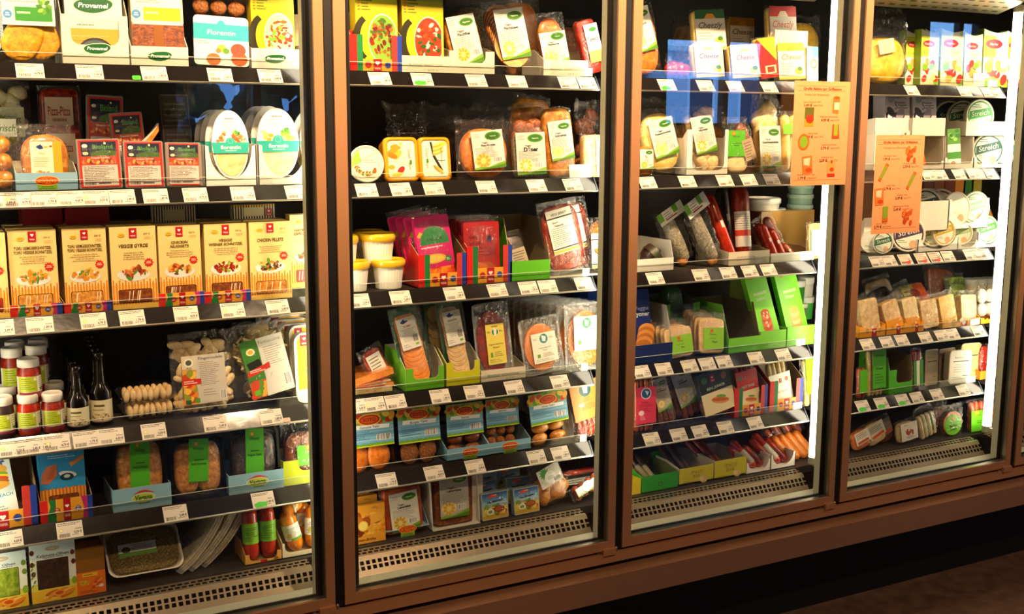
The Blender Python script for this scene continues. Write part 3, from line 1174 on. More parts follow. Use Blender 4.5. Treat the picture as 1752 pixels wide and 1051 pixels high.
def K_srp(name, w, h, lip=0.45, d=0.1, inside='#a8906c', tilt=0):
    """red, green and blue display carton with side posts higher than its lip"""
    t = 0.002
    mb = MB()
    hl = h * lip
    a, b = -w / 2, w / 2
    pl, pr = a + w * 0.24, b - w * 0.2
    cols = [(a, a + w * 0.13, '#d8231f'), (a + w * 0.13, pl, '#1f7a3e'), (pr, b - w * 0.09, '#c93a30'), (b - w * 0.09, b, '#2742a8')]
    for x0, x1, c in cols:
        tl = h if x0 < pl - w * 0.05 and x1 < 0 or x1 <= pl else h
        mb.prism(rrect(x0, 0, x1, tl, 0.003, 3), 0, t, c, c, inside)
    mb.box(pl, pr, 0, t, 0, hl, '#e9a32c')
    m = MB
    ar = Art(mb, w, hl, 0.0)
    ar.y -= 0.0004
    ar.r(0.44, 0.0, 0.6, 1, '#b01020')
    ar.heart(0.52, 0.68, 0.045, '#f6eee4')
    ar.t('VIANA', 0.52, 0.28, 0.16, '#f2d8cc', fit=0.12, bold=0.02)
    ar.star(0.34, 0.55, 0.07, '#b0261c', 12, 0.8)
    ar.star(0.72, 0.55, 0.07, '#33459a', 12, 0.7)
    prof = [(0, 0), (d, 0), (d, h * 1.7), (d * 0.75, h * 1.6), (t, h)]
    n = len(prof)
    for x0, x1, c0, c1 in ((a, a + t, '#c8201c', inside), (b - t, b, inside, '#2742a8')):
        mb.add([(x0, y, z) for y, z in prof], [tuple(range(n))], c0)
        mb.add([(x1, y, z) for y, z in prof], [tuple(range(n))[::-1]], c1)
        mb.add([(x0, y, z) for y, z in prof] + [(x1, y, z) for y, z in prof], [(i, i + n, (i + 1) % n + n, (i + 1) % n) for i in range(n)], inside)
    mb.box(a, b, d - t, d, 0, h * 1.7, inside)
    mb.box(a, b, 0, d, 0, t, inside)
    return mb.build(name)


def a_viana_box(title, cols, win='brownfood', title2=None, seed=0, starc='#c8281c', tc='#54420f'):
    def f(a):
        k = a.w / a.h
        a.r(0, 0, 1, 0.30, '#eeb85a')
        for i in range(15):
            u = (i + 0.25) / 15
            a.r(u, 0.055, u + 0.028, 0.30 + (0.03 if i % 2 else 0.06), '#d87a18')
        a.r(0, 0, 1, 0.06, '#f0c25e')
        a.r(0.13, 0.075, 0.87, 0.245, '#5a3a10', 0.05)
        a.r(0.15, 0.082, 0.85, 0.238, win, 0.045)
        g = random.Random(seed)
        for i in range(5):
            u = 0.2 + 0.6 * g.random()
            a.poly([(u, 0.10), (u + 0.012, 0.10), (u + 0.05, 0.225), (u + 0.03, 0.225)], '#e8d8b0!')
        a.plate(0.48, 0.42, 0.36, cols, '#dfe2dc', 0.4, 16, seed)
        a.star(0.82, 0.56, 0.11, starc, 10, 0.72)
        a.lines(0.75, 0.545, 0.89, 0.58, 2, '#f4dcb0', 0.5, True)
        if title2:
            a.t(title, 0.5, 0.79, 0.033, tc, fit=0.78, bold=0.03, shear=0.15)
            a.t(title2, 0.5, 0.74, 0.033, tc, fit=0.8, bold=0.03, shear=0.15)
        else:
            a.t(title, 0.5, 0.77, 0.04, tc, fit=0.64, bold=0.03, shear=0.15)
        a.lines(0.16, 0.60, 0.84, 0.70, 4, '#a08c58', 0.3, True, seed)
        a.e(0.25, 0.90, 0.075, '#d8b02a', 0.042)
        a.lines(0.19, 0.89, 0.31, 0.91, 1, '#8a6a14', 0.4, True)
        m_viana(a, 0.5, 0.925, 0.085)
        a.t('200 G', 0.8, 0.91, 0.02, '#5a4a24', fit=0.17, bold=0.01)
        a.lines(0.72, 0.84, 0.92, 0.88, 2, '#c89a6a', 0.3, True, 3)
    return f
# ================================================================== bay A, top shelf
def c_two(m, r=0.36):
    def f(root, w, h, t, nm):
        for i, (dx, dz, q) in enumerate(((-0.12, 0.27, 0.5), (0.16, 0.30, -0.35))):
            mb = MB(); mb.blob((0, 0, 0), (w * 0.33, t * 0.3, h * 0.25), m, 0.8, 20, 12, 0.03)
            o = mb.build(nm, root); o.location = (dx * w, t * (0.32 + 0.25 * i), dz * h); o.rotation_euler = (0, q, 0)
    return f


def a_prov_sleeve(bar, pic):
    def f(a):
        m_provamel(a, 0.52, 0.66, 0.36)
        a.lines(0.1, 0.42, 0.75, 0.5, 2, '#8a8a84', 0.4)
        a.r(0.24, 0.08, 0.95, 0.34, bar, 0.02)
        a.lines(0.28, 0.2, 0.62, 0.27, 1, '#e4eecb', 0.5)
        a.e(0.1, 0.2, 0.085, '#4a8ac0')
        a.lines(0.05, 0.16, 0.15, 0.24, 2, '#dceaf4', 0.5, True)
        if pic:
            for i in range(8):
                q = i * 0.8
                a.e(0.8 + 0.09 * math.cos(q), 0.36 + 0.1 * math.sin(q), 0.07, ['#5a9a2a', '#3c7a1c', '#86b84a'][i % 3], 0.04, 9, i * 40)
    return f


I(0, 3, 105, -48, K_pack, 'schnitzel_pack', 'clear tray of two golden schnitzels under a white sleeve with dark green bar', 'food pack', short='golden schnitzel tray with the dark green bar',
  t=0.03, content=c_two('schnitzel'), what='schnitzel', lab=(0.06, 0.41, 0.94, 1.0), art=a_prov_sleeve('#2e8a2a', True), labc='#dcdbd2', fm='tray_clear', crumple=0.02, lean=3)


def a_prov_front(a):
    a.lines(0.05, 0.55, 0.95, 0.6, 1, '#cfc8b8', 0.15)
    m_provamel(a, 0.52, 0.32, 0.21)


I(0, 108, 222, 26, K_tray, 'display_carton', 'tall white display carton with scooped front holding the tomato schnitzel sleeves', 'carton', short='scooped white display carton',
  d=0.13, hb=0.17, cut=(0.14, 0.86, 0.40), art=a_prov_front, c='#dfd9ca')


def a_prov_card(a):
    a.r(0, 0, 1, 0.42, '#d89a34')
    a.e(0.5, 0.03, 0.3, '#2c2a28', 0.24)
    a.e(0.5, 0.03, 0.27, '#4a5c6a', 0.2)
    a.r(0, 0.30, 1, 0.42, '#d8d4c4')
    a.lines(0.2, 0.33, 0.6, 0.36, 1, '#6a6458', 0.5)
    a.r(0, 0.42, 1, 1, '#dcd9ce')
    m_provamel(a, 0.5, 0.58, 0.36)
    a.e(0.28, 0.83, 0.2, '#c8281a', 0.1); a.e(0.2, 0.85, 0.12, '#e04a30', 0.08); a.e(0.75, 0.84, 0.22, '#c8843a', 0.1)
    for i in range(8):
        a.e(0.6 + 0.05 * i, 0.82 + 0.02 * (i % 3), 0.04, ['#8a4a1a', '#e8c88a', '#6a8a2a'][i % 3], 0.025, 8, i * 50)


I(0, 116, 214, -40, K_box, 'sleeve_pack', 'white and amber sleeve with tomato picture inside the scooped display carton', 'food pack', Y=0.178, dz=0.012, lean=4, d=0.03, c='#efece2', art=a_prov_card, short='tomato picture sleeve')
I(0, 225, 323, 80, K_tray, 'display_carton', 'low white display carton of brown schnitzel packs beside the falafel tray', 'carton', d=0.13, hb=0.09, art=lambda a: m_provamel(a, 0.5, 0.5, 0.22), c='#dfd9ca', short='low white display carton')


def a_prov_lime(a):
    a.r(0, 0, 1, 0.46, 'brownfood'); a.r(0.42, 0.05, 0.6, 0.44, '#8a4e16')
    a.r(0.02, 0.44, 0.98, 1, '#dad7cc')
    b = Art(a.mb, a.w, a.h * 0.56, a.y, a.cx, a.z0 + a.h * 0.44); a_prov_sleeve('#a8c81e', False)(b)


I(0, 229, 318, -44, K_box, 'schnitzel_sleeve', 'brown schnitzel pack with lime bar on its white sleeve in low carton', 'food pack', Y=0.178, dz=0.006, lean=4, d=0.03, c='#c8b890', art=a_prov_lime, short='lime bar schnitzel sleeve')


def a_falafel(a):
    a.r(0, 0.52, 1, 0.84, '#2aa8b4')
    a.e(0.5, 0.84, 0.07, '#2aa8b4')
    a.t('Florentin', 0.5, 0.67, 0.1, '#eaf6f4', fit=0.66, shear=0.1)
    a.lines(0.06, 0.42, 0.34, 0.5, 2, '#7a7a78', 0.35)
    for u, v, r_, c in ((0.35, 0.12, 0.13, '#a8602a'), (0.82, 0.15, 0.15, '#b0521e'), (0.8, 0.33, 0.14, '#c8432a'), (0.5, 0.35, 0.08, '#8ab03a'), (0.58, 0.3, 0.06, '#5a8a24'), (0.44, 0.3, 0.05, '#c87a3a')):
        a.e(u, v, r_, c, r_ * 0.85)


def x_fal(root, w, h, t):
    shell(root, w, h, t, 'tray_clear', 0.12)


I(0, 328, 430, -4, K_pack, 'falafel_tray', 'clear rounded tray of falafel balls with turquoise band label', 'food pack', lean=6, roll=2, t=0.032, content=c_balls('falafel', 3, 4, 0.47, 0.05, 0.98), what='falafel_ball', lab=(0.04, 0.02, 0.96, 0.72), art=a_falafel, labc='#cfd4d2', labrr=0.08, fm=None, extra=x_fal, short='falafel tray')


def a_lupine(title, pal):
    def f(a):
        for i in range(8):
            a.r(0, 0.52 + 0.06 * i, 1, 0.58 + 0.06 * i, ['#e4c41c', '#dcc01c', '#c8b41c', '#a8a41c', '#889224', '#6e8228', '#5a7428', '#4a6628'][i])
        a.r(0, 0, 1, 0.52, '#e8c41a')
        a.t('BIO-LUPINEN', 0.72, 0.90, 0.032, '#f4f2e0', fit=0.42, bold=0.03)
        a.t(title, 0.62, 0.835, 0.055, '#fbfaf2', fit=0.66, bold=0.05)
        a.lines(0.14, 0.62, 0.4, 0.78, 5, '#3c4a14', 0.4)
        a.lines(0.05, 0.62, 0.12, 0.78, 5, '#c8401a', 0.5)
        a.poly([(0.27 + 0.34 * math.cos(q) * s_, 0.33 + 0.25 * math.sin(q) * s_) for q, s_ in [(rad(x), 1) for x in range(110, 251, 10)]] + [(0.33 + 0.24 * math.cos(rad(x)), 0.33 + 0.2 * math.sin(rad(x))) for x in range(250, 109, -10)], '#2c2a14')
        c = [(u, v) for u, v in ring(0.64, 0.33, 0.36, 0.27, 40) if u < 0.97]
        a.poly(c, '#f4f0dc')
        c = [(u, v) for u, v in ring(0.64, 0.33, 0.345, 0.255, 40) if u < 0.95]
        a.poly(c, pal[0])
        g = random.Random(len(title))
        for i in range(60):
            q = g.uniform(0, 6.28); d = math.sqrt(g.random()) * 0.95
            u, v = 0.62 + 0.3 * d * math.cos(q), 0.33 + 0.21 * d * math.sin(q)
            if u < 0.9:
                a.e(u, v, g.uniform(0.03, 0.085), pal[1 + (i * 5 + i // 4) % (len(pal) - 1)], g.uniform(0.02, 0.05), 9, g.uniform(0, 180))
    return f


I(0, 431, 527, 84, K_tray, 'display_carton', 'low white display carton in front of the yellow schnitzel box', 'carton', d=0.12, hb=0.06, c='#e4e0d4', art=lambda a: m_provamel(a, 0.42, 0.5, 0.2), short='white carton under the yellow schnitzel box')
I(0, 433, 506, -40, K_box, 'schnitzel_box', 'yellow green box with breaded schnitzel picture behind low white carton', 'food box', Y=0.18, dz=0.008, lean=2, d=0.035, c='#d8c01a', art=a_lupine('SCHNITZEL', ['#c8d8a0', '#b83a14', '#d85a1e', '#9a2c10', '#7ab02a', '#e8e0c0']), short='yellow schnitzel box')
I(0, 506, 560, 26, K_box, 'cardboard_box', 'plain brown cardboard box beside the yellow schnitzel box', 'box', Y=0.26, d=0.06, c='cardboard', short='plain brown box')

# ================================================================== bay A, second shelf


def a_note(a):
    a.r(0.72, 0, 1, 1, '#e8a01e')
    a.r(0.0, 0.0, 0.1, 0.2, '#b87a2a')
    a.poly([(0.18, 0.86), (0.34, 0.94), (0.42, 0.82), (0.3, 0.8)], '#1c3a8a')
    a.e(0.52, 0.86, 0.06, '#e8c01e', 0.03); a.e(0.66, 0.88, 0.05, '#c8301a', 0.03)
    a.t('Taifun', 0.36, 0.87, 0.07, '#17171a', fit=0.36, shear=0.3)
    a.t('Filet', 0.36, 0.7, 0.06, '#d87a1a', fit=0.34, shear=0.3)
    a.lines(0.08, 0.34, 0.66, 0.6, 6, '#8a7448', 0.3)
    a.plate(0.36, 0.14, 0.3, ['#c8781e', '#e8b04a', '#a84a14'], None, 0.4, 10, 4)


SOTOBLUE = '#8ab4cc'
I(1, 28, 134, 296, K_tray, 'display_carton', 'pale blue display carton holding the round pastry on second shelf', 'carton', d=0.13, hb=0.06, c=SOTOBLUE, art=lambda a: m_soto(a, 0.5, 0.55, 0.2), short='pale blue carton with the round pastry')
I(1, 33, 130, 212, K_pack, 'pastry_pack', 'film pack with one round brown pastry in the pale blue carton', 'food pack', Y=0.178, dz=0.003, lean=4, t=0.035, content=c_slab('goldfood', 0.9, 0.02, 0.84, 0.75), what='pastry', lab=(0.22, 0.12, 0.80, 0.72), labc='#f0e4c2', art=a_note, short='round pastry pack')
I(1, -40, 30, 228, K_pack, 'pastry_pack', 'film pack of orange glazed pastries cut by the picture edge', 'food pack', Y=0.175, lean=5, t=0.04, content=c_balls('goldfood', 2, 3, 0.5), what='pastry', lab=(0.1, 0.2, 0.6, 0.6), labc='#f2e8c8', art=a_note, short='orange glazed pastries')
I(1, -30, 38, 185, K_pack, 'salad_pack', 'green salad pack standing behind the orange glazed pastries', 'food pack', Y=0.27, dz=0.02, lean=5, t=0.04, content=c_lumps('greenfood', 12, 0.2), what='filling', lab=(0.3, 0.6, 0.95, 0.85), labc='#eef0d8', art=lambda a: (a.t('frisch', 0.6, 0.5, 0.4, '#2c7a1e', fit=0.7, shear=0.3),), short='green salad pack')
I(1, -20, 56, 138, K_pack, 'noodle_pack', 'film pack of pale noodles with yellowish label under the first rail', 'food pack', Y=0.36, dz=0.09, lean=2, t=0.05, content=c_lumps('cream', 14, 0.16), what='noodle_nest', lab=(0.1, 0.15, 0.85, 0.6), labc='#dfe0b0', art=lambda a: (a.t('verfeinert', 0.5, 0.6, 0.25, '#6a5a1e', fit=0.8, shear=0.2), a.lines(0.1, 0.1, 0.9, 0.4, 3)), crumple=0.3, short='pale noodle pack')
mbx = dict(t=0.02)


def a_pizza(a):
    a.t('Pizza-Pizza', 0.5, 0.55, 0.3, '#9a2a1a', fit=0.8, bold=0.01)
    a.lines(0.15, 0.15, 0.85, 0.35, 1, '#a86a4a', 0.5, True)


p_ = I(1, 78, 148, 208, K_pack, 'pizza_pack', 'lower of two reddish pizza packs at the back of second shelf', 'food pack', Y=0.33, dz=0.01, lean=3, t=0.03, content=c_slab('redfood', 0.95, 0.02, 0.95, 0.3), what='pizza', lab=(0.12, 0.3, 0.8, 0.8), labc='#e2c8b0', art=a_pizza, short='lower pizza pack')
again(p_, 0.0, 0.02, 0.082, 'upper of two reddish pizza packs at the back of second shelf')


def a_garden(a):
    a.r(0, 0, 1, 1, '#c8281a')
    a.r(0.06, 0.03, 0.94, 0.97, '#cfc8c0')
    a.r(0.06, 0.66, 0.94, 0.97, '#101c38')
    a.e(0.16, 0.88, 0.07, '#e8e8d8', 0.05); a.e(0.17, 0.79, 0.07, '#2c2c2c', 0.05); a.e(0.17, 0.72, 0.07, '#e8dca8', 0.04)
    a.poly([(0.28, 0.66), (0.94, 0.66), (0.94, 0.76), (0.6, 0.8), (0.34, 0.74)], '#3c6420')
    a.t('Bioland', 0.6, 0.86, 0.09, '#4f9a3c', fit=0.5, bold=0.02)
    a.e(0.66, 0.93, 0.03, '#f0e8a0')
    a.r(0.06, 0.47, 0.94, 0.66, '#b4381a')
    for i in range(14):
        a.e(0.12 + 0.058 * i, 0.53 + 0.02 * (i % 3), 0.06, ['#e88a2a', '#c84a1a', '#f0b43a', '#8a1c10'][i % 4], 0.04, 9, i * 37)
    a.t('Cevapcici / Gemüse', 0.52, 0.625, 0.03, '#f6efe0', fit=0.6, bold=0.02, shear=0.2)
    a.lines(0.1, 0.14, 0.9, 0.45, 9, '#6a625c', 0.35)
    a.bars(0.1, 0.05, 0.38, 0.11, n=14); a.lines(0.44, 0.05, 0.86, 0.11, 1, '#2a2622', 0.5)


def K_frame(name, w, h, t=0.018, art=a_garden, c='#8c857c'):
    root = empty(name)
    mb = MB(); mb.prism(rrect(-w / 2, 0, w / 2, h, 0.004), 0.001, t, c); mb.build('tray', root)
    label_part(root, w * 0.93, h * 0.95, 0, h * 0.5, -0.0006, '#d8d0c8', art)
    mb = MB(); mb.pouch(w * 1.03, h * 1.02, t * 1.35, 'film', -0.001, 0.03, 0.08, y=t * 0.45); mb.build('film', root)
    return root


def a_garden_dark(a):
    a_garden(a)


r1 = I(1, 137, 211, 240, K_frame, 'minced_pack', 'red framed flat pack at the front beside the pale blue pastry carton', 'food pack', lean=5, roll=-1, short='first red framed pack')
I(1, 215, 283, 243, K_frame, 'minced_pack', 'red framed flat pack in the middle of the front three', 'food pack', lean=5, short='middle red framed pack')
I(1, 286, 347, 246, K_frame, 'minced_pack', 'dull flat pack beside the first oval hummus carton', 'food pack', lean=6, roll=1, short='dull flat pack', art=lambda a: (a_garden(a), a.r(0, 0, 0.05, 1, '#8a8078'), a.r(0.95, 0, 1, 1, '#8a8078')))
I(1, 150, 212, 163, K_frame, 'minced_pack', 'tallest red framed pack standing in the second row behind', 'food pack', Y=0.27, dz=0.03, lean=4, roll=3, short='tallest red framed pack')
I(1, 200, 256, 192, K_frame, 'minced_pack', 'leaning red framed pack in the second row behind the middle one', 'food pack', Y=0.255, dz=0.03, lean=4, roll=-4, short='leaning red framed pack')
g1 = I(1, 285, 334, 216, K_frame, 'minced_pack', 'grey pack lowest in the dark stack beside oval hummus packs', 'food pack', Y=0.32, lean=8, short='lowest grey pack', art=lambda a: (a.r(0, 0, 1, 1, '#55504a'), a.lines(0.1, 0.1, 0.9, 0.9, 8, '#8a847a'), a.e(0.25, 0.7, 0.1, '#2a2a2a')))
again(g1, 0.0, 0.02, 0.075, 'grey pack on top of the dark stack beside oval hummus packs')


def K_slicepie(name, w, h):
    mb = MB()
    pts = [(-w / 2, h * 0.15)] + [(-w / 2 + w * i / 12, h * (0.2 + 0.8 * (i / 12) ** 2)) for i in range(13)] + [(w / 2 - w * i / 12, h * (0.85 * ((12 - i) / 12) ** 2) - 0.004) for i in range(12)]
    mb.prism(pts[::-1], 0, 0.02, 'orangefood', '#d8c4a0', '#d8c4a0')
    mb.prism([(x, z + 0.0015) for x, z in pts[1:14]] + [(x, z - 0.0006) for x, z in pts[1:14]][::-1], -0.001, 0.021, '#e8dcc8')
    return mb.build(name)


I(1, 208, 274, 212, K_slicepie, 'pizza_slice', 'curled orange pizza slice sticking up behind the middle red framed pack', 'food', Y=0.23, dz=0.066, short='curled pizza slice')


def K_oval(name, w, h, pal=0, t=0.035):
    """oval dip pack: printed card oval with turquoise band, dip showing below"""
    root = empty(name)
    mb = MB()
    mb.prism(ring(0, h / 2, w / 2, h / 2, 40), 0.002, 0.006, '#f0efe6')
    mb.prism(ring(0, h / 2, w * 0.47, h * 0.47, 36), 0.006, t, 'tray_clear')
    mb.build('bowl', root)
    mb = MB()
    lo = ring(0, h / 2, w * 0.455, h * 0.465, 30, 196, 344)
    mb.prism(lo, 0.0005, 0.004, 'cream' if pal else 'beige'); mb.build('dip', root)
    mb = MB()
    up = ring(0, h / 2, w * 0.5, h * 0.5, 34, -14, 194)
    mb.prism(up, -0.0012, 0.002, '#f6f5ee')
    a = Art(mb, w, h, -0.0012)
    a.lines(0.32, 0.86, 0.68, 0.90, 1, '#6a6a64', 0.5, True)
    a.t('HUMMUS' if not pal else 'HUMMUS NATUR', 0.5, 0.83, 0.03, '#8a8a84', fit=0.5)
    a.lines(0.26, 0.72, 0.74, 0.8, 3, '#a8a8a2', 0.3, True)
    g = random.Random(pal + 2)
    cols = [['#e8a86a', '#d87a4a', '#c8602a', '#f0c89a'], ['#e8c84a', '#f4e07a', '#c8a02a', '#f0d890']][pal]
    for i in range(7):
        a.e(0.16 + 0.2 * g.random(), 0.54 + 0.14 * g.random(), 0.06, cols[i % 4], 0.045, 9)
    for i in range(16):
        a.e(0.66 + 0.22 * g.uniform(-1, 1), 0.57 + 0.06 * g.uniform(-1, 1), 0.08, cols[i % 4], 0.05, 9, i * 31)
    for i in range(7):
        a.e(0.66 + 0.1 * g.uniform(-1, 1), 0.66 + 0.03 * g.uniform(-1, 1), 0.06, ['#5aa02a', '#7ac03a', '#3c7a1a'][i % 3], 0.035, 8, i * 50)
    a.poly([(0.035, 0.37), (0.965, 0.37), (1.01, 0.53), (-0.01, 0.53)], '#2aa89c')
    a.e(0.5, 0.53, 0.13, '#2aa89c')
    a.e(0.5, 0.55, 0.07, '#8ad0c4', 0.07); a.e(0.5, 0.55, 0.06, '#2aa89c', 0.06)
    a.t('florentin', 0.5, 0.46, 0.055, '#f4faf4', fit=0.72, bold=0.012)
    a.lines(0.3, 0.395, 0.7, 0.42, 1, '#bfe4dc', 0.5, True)
    mb.build('sleeve', root)
    return root


def K_ovalbox(name, w, h, d=0.17):
    """white display carton with its front cut round the oval"""
    t = 0.002
    mb = MB()
    cut = ring(0, h * 0.98, w * 0.42, h * 0.8, 18, 180, 360)
    pts = [(-w / 2, 0), (w / 2, 0), (w / 2, h)] + [(x, z) for x, z in cut[::-1]] + [(-w / 2, h)]
    mb.prism(pts, 0, t, '#f2f0ea', '#e4e0d4', '#d8d2c4')
    mb.box(-w / 2, -w / 2 + t, 0, d, 0, h, '#f2f0ea'); mb.box(w / 2 - t, w / 2, 0, d, 0, h, '#f2f0ea')
    mb.box(-w / 2, w / 2, 0, d, 0, t, '#f2f0ea')
    g = random.Random(5)
    a = Art(mb, w, h)
    for i in range(5):
        u, v = 0.06 + 0.1 * g.random(), 0.2 + 0.6 * g.random()
        a.poly([(u, v), (u + 0.1, v - 0.12), (u + 0.102, v - 0.11)], '#d0cabc')
    return mb.build(name)


ob1 = I(1, 352, 440, 249, K_ovalbox, 'display_carton', 'white cut-out carton holding the first row of oval hummus packs', 'carton', short='first oval hummus carton')
ov1 = I(1, 366, 429, 189, K_oval, 'hummus_pack', 'front oval hummus pack with orange chickpeas and turquoise band', 'food pack', Y=0.179, dz=0.018, lean=6, short='chickpea hummus oval')
ob2 = I(1, 443, 532, 247, K_ovalbox, 'display_carton', 'white cut-out carton holding the second row of oval hummus packs', 'carton', short='second oval hummus carton')
ov2 = I(1, 442, 516, 185, K_oval, 'hummus_pack', 'front oval hummus pack with yellow lemon and turquoise band', 'food pack', Y=0.179, dz=0.018, lean=6, pal=1, short='lemon hummus oval')
for i in range(3):
    again(ov1, -0.004 - 0.003 * i, 0.042 * (i + 1), 0.002, '%s oval pack behind the chickpea hummus oval' % ['second', 'third', 'fourth'][i])
    again(ov2, -0.004 - 0.003 * i, 0.042 * (i + 1), 0.005, '%s oval pack behind the lemon hummus oval' % ['second', 'third', 'fourth'][i])
ov3 = I(1, 516, 590, 186, K_oval, 'hummus_pack', 'oval hummus pack half hidden by the bronze frame between first two doors', 'food pack', Y=0.19, dz=0.018, lean=5, short='half hidden hummus oval')
again(ov3, -0.003, 0.05, 0.002, 'oval hummus pack behind the half hidden one')

# ================================================================== bay A, third shelf: cream boxes
VB = [
    (-62, 18, 400, 'SEITAN', 'STREIFEN', ['#c8641e', '#e09a3a', '#a84a14'], 'redfood', 0, 'cream window box cut by the picture edge with red star'),
    (20, 106, 394, 'TOFU GEMÜSESCHNITZEL', 'TOFU VEGGIE SCHNITZEL', ['schnitzel', '#e8a83a', 'breaded', '#d88a1e', '#5a8a2a'], 'breaded', 1, 'cream window box with golden schnitzel dish, farther from the frame'),
    (112, 190, 391, 'TOFU GEMÜSESCHNITZEL', 'TOFU VEGGIE SCHNITZEL', ['schnitzel', '#e8a83a', 'breaded', '#d88a1e', '#5a8a2a'], 'breaded', 1, 'cream window box with golden schnitzel dish, next to the gyros box'),
    (194, 272, 388, 'VEGGIE GYROS', None, ['meatpic', '#5a8a2a', 'brownfood', '#e8e0c8', '#c8381c', '#a84a22'], 'brownfood', 0, 'cream window box with gyros dish and green leaves'),
    (274, 349, 386, 'CHICKIN', 'NUGGETS', ['brownfood', '#b85a1e', '#e8b04a', 'redpic', '#4a7a1e'], 'brownfood', 1, 'cream window box with nuggets and fries dish'),
    (352, 428, 383, 'VEGGIE', 'WIENER SCHNITZEL', ['redfood', '#a8341a', '#8ab03a', 'redfood', '#c8d87a'], 'brownfood', 1, 'cream window box with red schnitzel and cucumber dish'),
    (430, 500, 380, 'CHICKIN FILLETS', None, ['goldfood', '#e8c86a', '#3a2a1a', 'brownfood', '#6a9a2a'], 'goldfood', 0, 'cream window box with striped fillets dish beside shelf end'),
]
for i, (l, r_, t_, a1, a2, cs, wn, lip, lb) in enumerate(VB):
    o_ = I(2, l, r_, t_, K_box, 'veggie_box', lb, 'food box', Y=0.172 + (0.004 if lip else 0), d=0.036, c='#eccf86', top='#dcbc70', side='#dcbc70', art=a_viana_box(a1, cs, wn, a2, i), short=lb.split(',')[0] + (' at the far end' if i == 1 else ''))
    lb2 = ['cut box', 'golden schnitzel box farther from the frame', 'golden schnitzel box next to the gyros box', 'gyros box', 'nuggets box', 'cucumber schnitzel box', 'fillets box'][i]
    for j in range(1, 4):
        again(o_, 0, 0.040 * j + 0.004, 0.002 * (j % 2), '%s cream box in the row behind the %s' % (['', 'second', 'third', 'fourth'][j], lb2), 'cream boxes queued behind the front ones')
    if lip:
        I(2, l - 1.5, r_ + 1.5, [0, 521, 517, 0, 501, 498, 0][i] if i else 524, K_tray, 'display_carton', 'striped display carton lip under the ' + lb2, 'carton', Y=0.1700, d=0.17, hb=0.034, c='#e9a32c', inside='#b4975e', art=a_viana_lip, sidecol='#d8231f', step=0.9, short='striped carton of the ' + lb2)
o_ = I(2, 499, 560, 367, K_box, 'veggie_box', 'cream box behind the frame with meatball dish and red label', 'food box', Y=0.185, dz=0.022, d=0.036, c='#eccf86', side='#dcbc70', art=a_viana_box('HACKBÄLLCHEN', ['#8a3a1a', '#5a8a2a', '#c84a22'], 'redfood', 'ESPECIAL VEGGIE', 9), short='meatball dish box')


def a_stripes(c1, c2, badge):
    def f(a):
        for i in range(16):
            a.r(i / 16, 0, i / 16 + 0.032, 1, c2)
        a.r(0.26, 0.2, 0.74, 0.8, c1)
        if badge:
            a.r(0, 0.82, 1, 1, '#e8c02a')
            for i in range(16):
                a.r(i / 16, 0.82, i / 16 + 0.03, 1, '#5a3a10')
            m_viana(a, 0.86, 0.45, 0.07)
    return f


I(2, 263, 335, 352, K_box, 'striped_box', 'black and white striped box on top of the boxes behind nuggets', 'box', Y=0.25, dz=0.182, d=0.03, c='#d8d0b4', art=a_stripes('#b8b08e', '#2c2820', False), short='black striped box')
I(2, 398, 470, 350, K_box, 'striped_box', 'yellow topped striped box on top of the boxes behind fillets', 'box', Y=0.25, dz=0.187, d=0.03, c='#e8e0c0', art=a_stripes('#d8d0a0', '#2c2418', True), short='yellow topped striped box')
I(2, 40, 108, 355, K_box, 'red_carton', 'dark red carton above the schnitzel boxes near the picture edge', 'box', Y=0.30, dz=0.176, d=0.10, c='#8a1018', short='outer dark red carton')
I(2, 115, 188, 356, K_box, 'red_carton', 'dark red carton above the schnitzel boxes nearer the gyros box', 'box', Y=0.27, dz=0.178, d=0.12, c='#9a141c', short='inner dark red carton')

# ================================================================== bay A, fourth shelf: jars, bottles, gnocchi, noodles


def K_jar(name, w, h, fill='redfood', labc='#b4c428', band='#8a2a4a'):
    root = empty(name)
    r = w / 2
    mb = MB()
    mb.lathe([(r * 0.86, 0), (r * 0.97, h * 0.02), (r, h * 0.08), (r, h * 0.66), (r * 0.95, h * 0.74), (r * 0.84, h * 0.79), (r * 0.84, h * 0.8)], fill, 28, c=(0, r, 0)); mb.build('jar_body', root)
    mb = MB()
    mb.lathe([(r * 0.86, h * 0.79), (r * 0.93, h * 0.80), (r * 0.93, h * 0.95), (r * 0.90, h * 0.98), (r * 0.80, h), (r * 0.78, h * 0.985), (0.001, h * 0.985)], '#efece2', 28, c=(0, r, 0)); mb.build('jar_lid', root)
    mb = MB()
    n = 20
    z0, z1 = h * 0.13, h * 0.58

    def arc(rr, za, zb, a0, a1, m):
        vs = []
        for i in range(n + 1):
            q = rad(a0 + (a1 - a0) * i / n)
            vs += [(rr * math.sin(q), r - rr * math.cos(q), za), (rr * math.sin(q), r - rr * math.cos(q), zb)]
        mb.add(vs, [(2 * i, 2 * i + 2, 2 * i + 3, 2 * i + 1) for i in range(n)], m, True)
    arc(r * 1.006, z0, z1, -115, 115, '#ece8d6')
    arc(r * 1.008, z0 + h * 0.07, z1 - h * 0.005, -62, 34, labc)
    arc(r * 1.009, z0, z0 + h * 0.06, -62, 80, band)
    g = random.Random(3)
    for k in range(6):
        zz = z1 - h * (0.06 + 0.05 * k)
        arc(r * 1.011, zz, zz + h * 0.014, -44, -44 + g.uniform(40, 66), '#5a6a14')
        arc(r * 1.011, zz, zz + h * 0.012, 42, 42 + g.uniform(24, 44), '#8a8676')
    arc(r * 1.011, z0 + h * 0.08, z0 + h * 0.16, 50, 74, '#3c7a2a')
    arc(r * 1.012, z1 - h * 0.11, z1 - h * 0.03, 16, 30, '#eef0d8')
    mb.build('label', root)
    return root


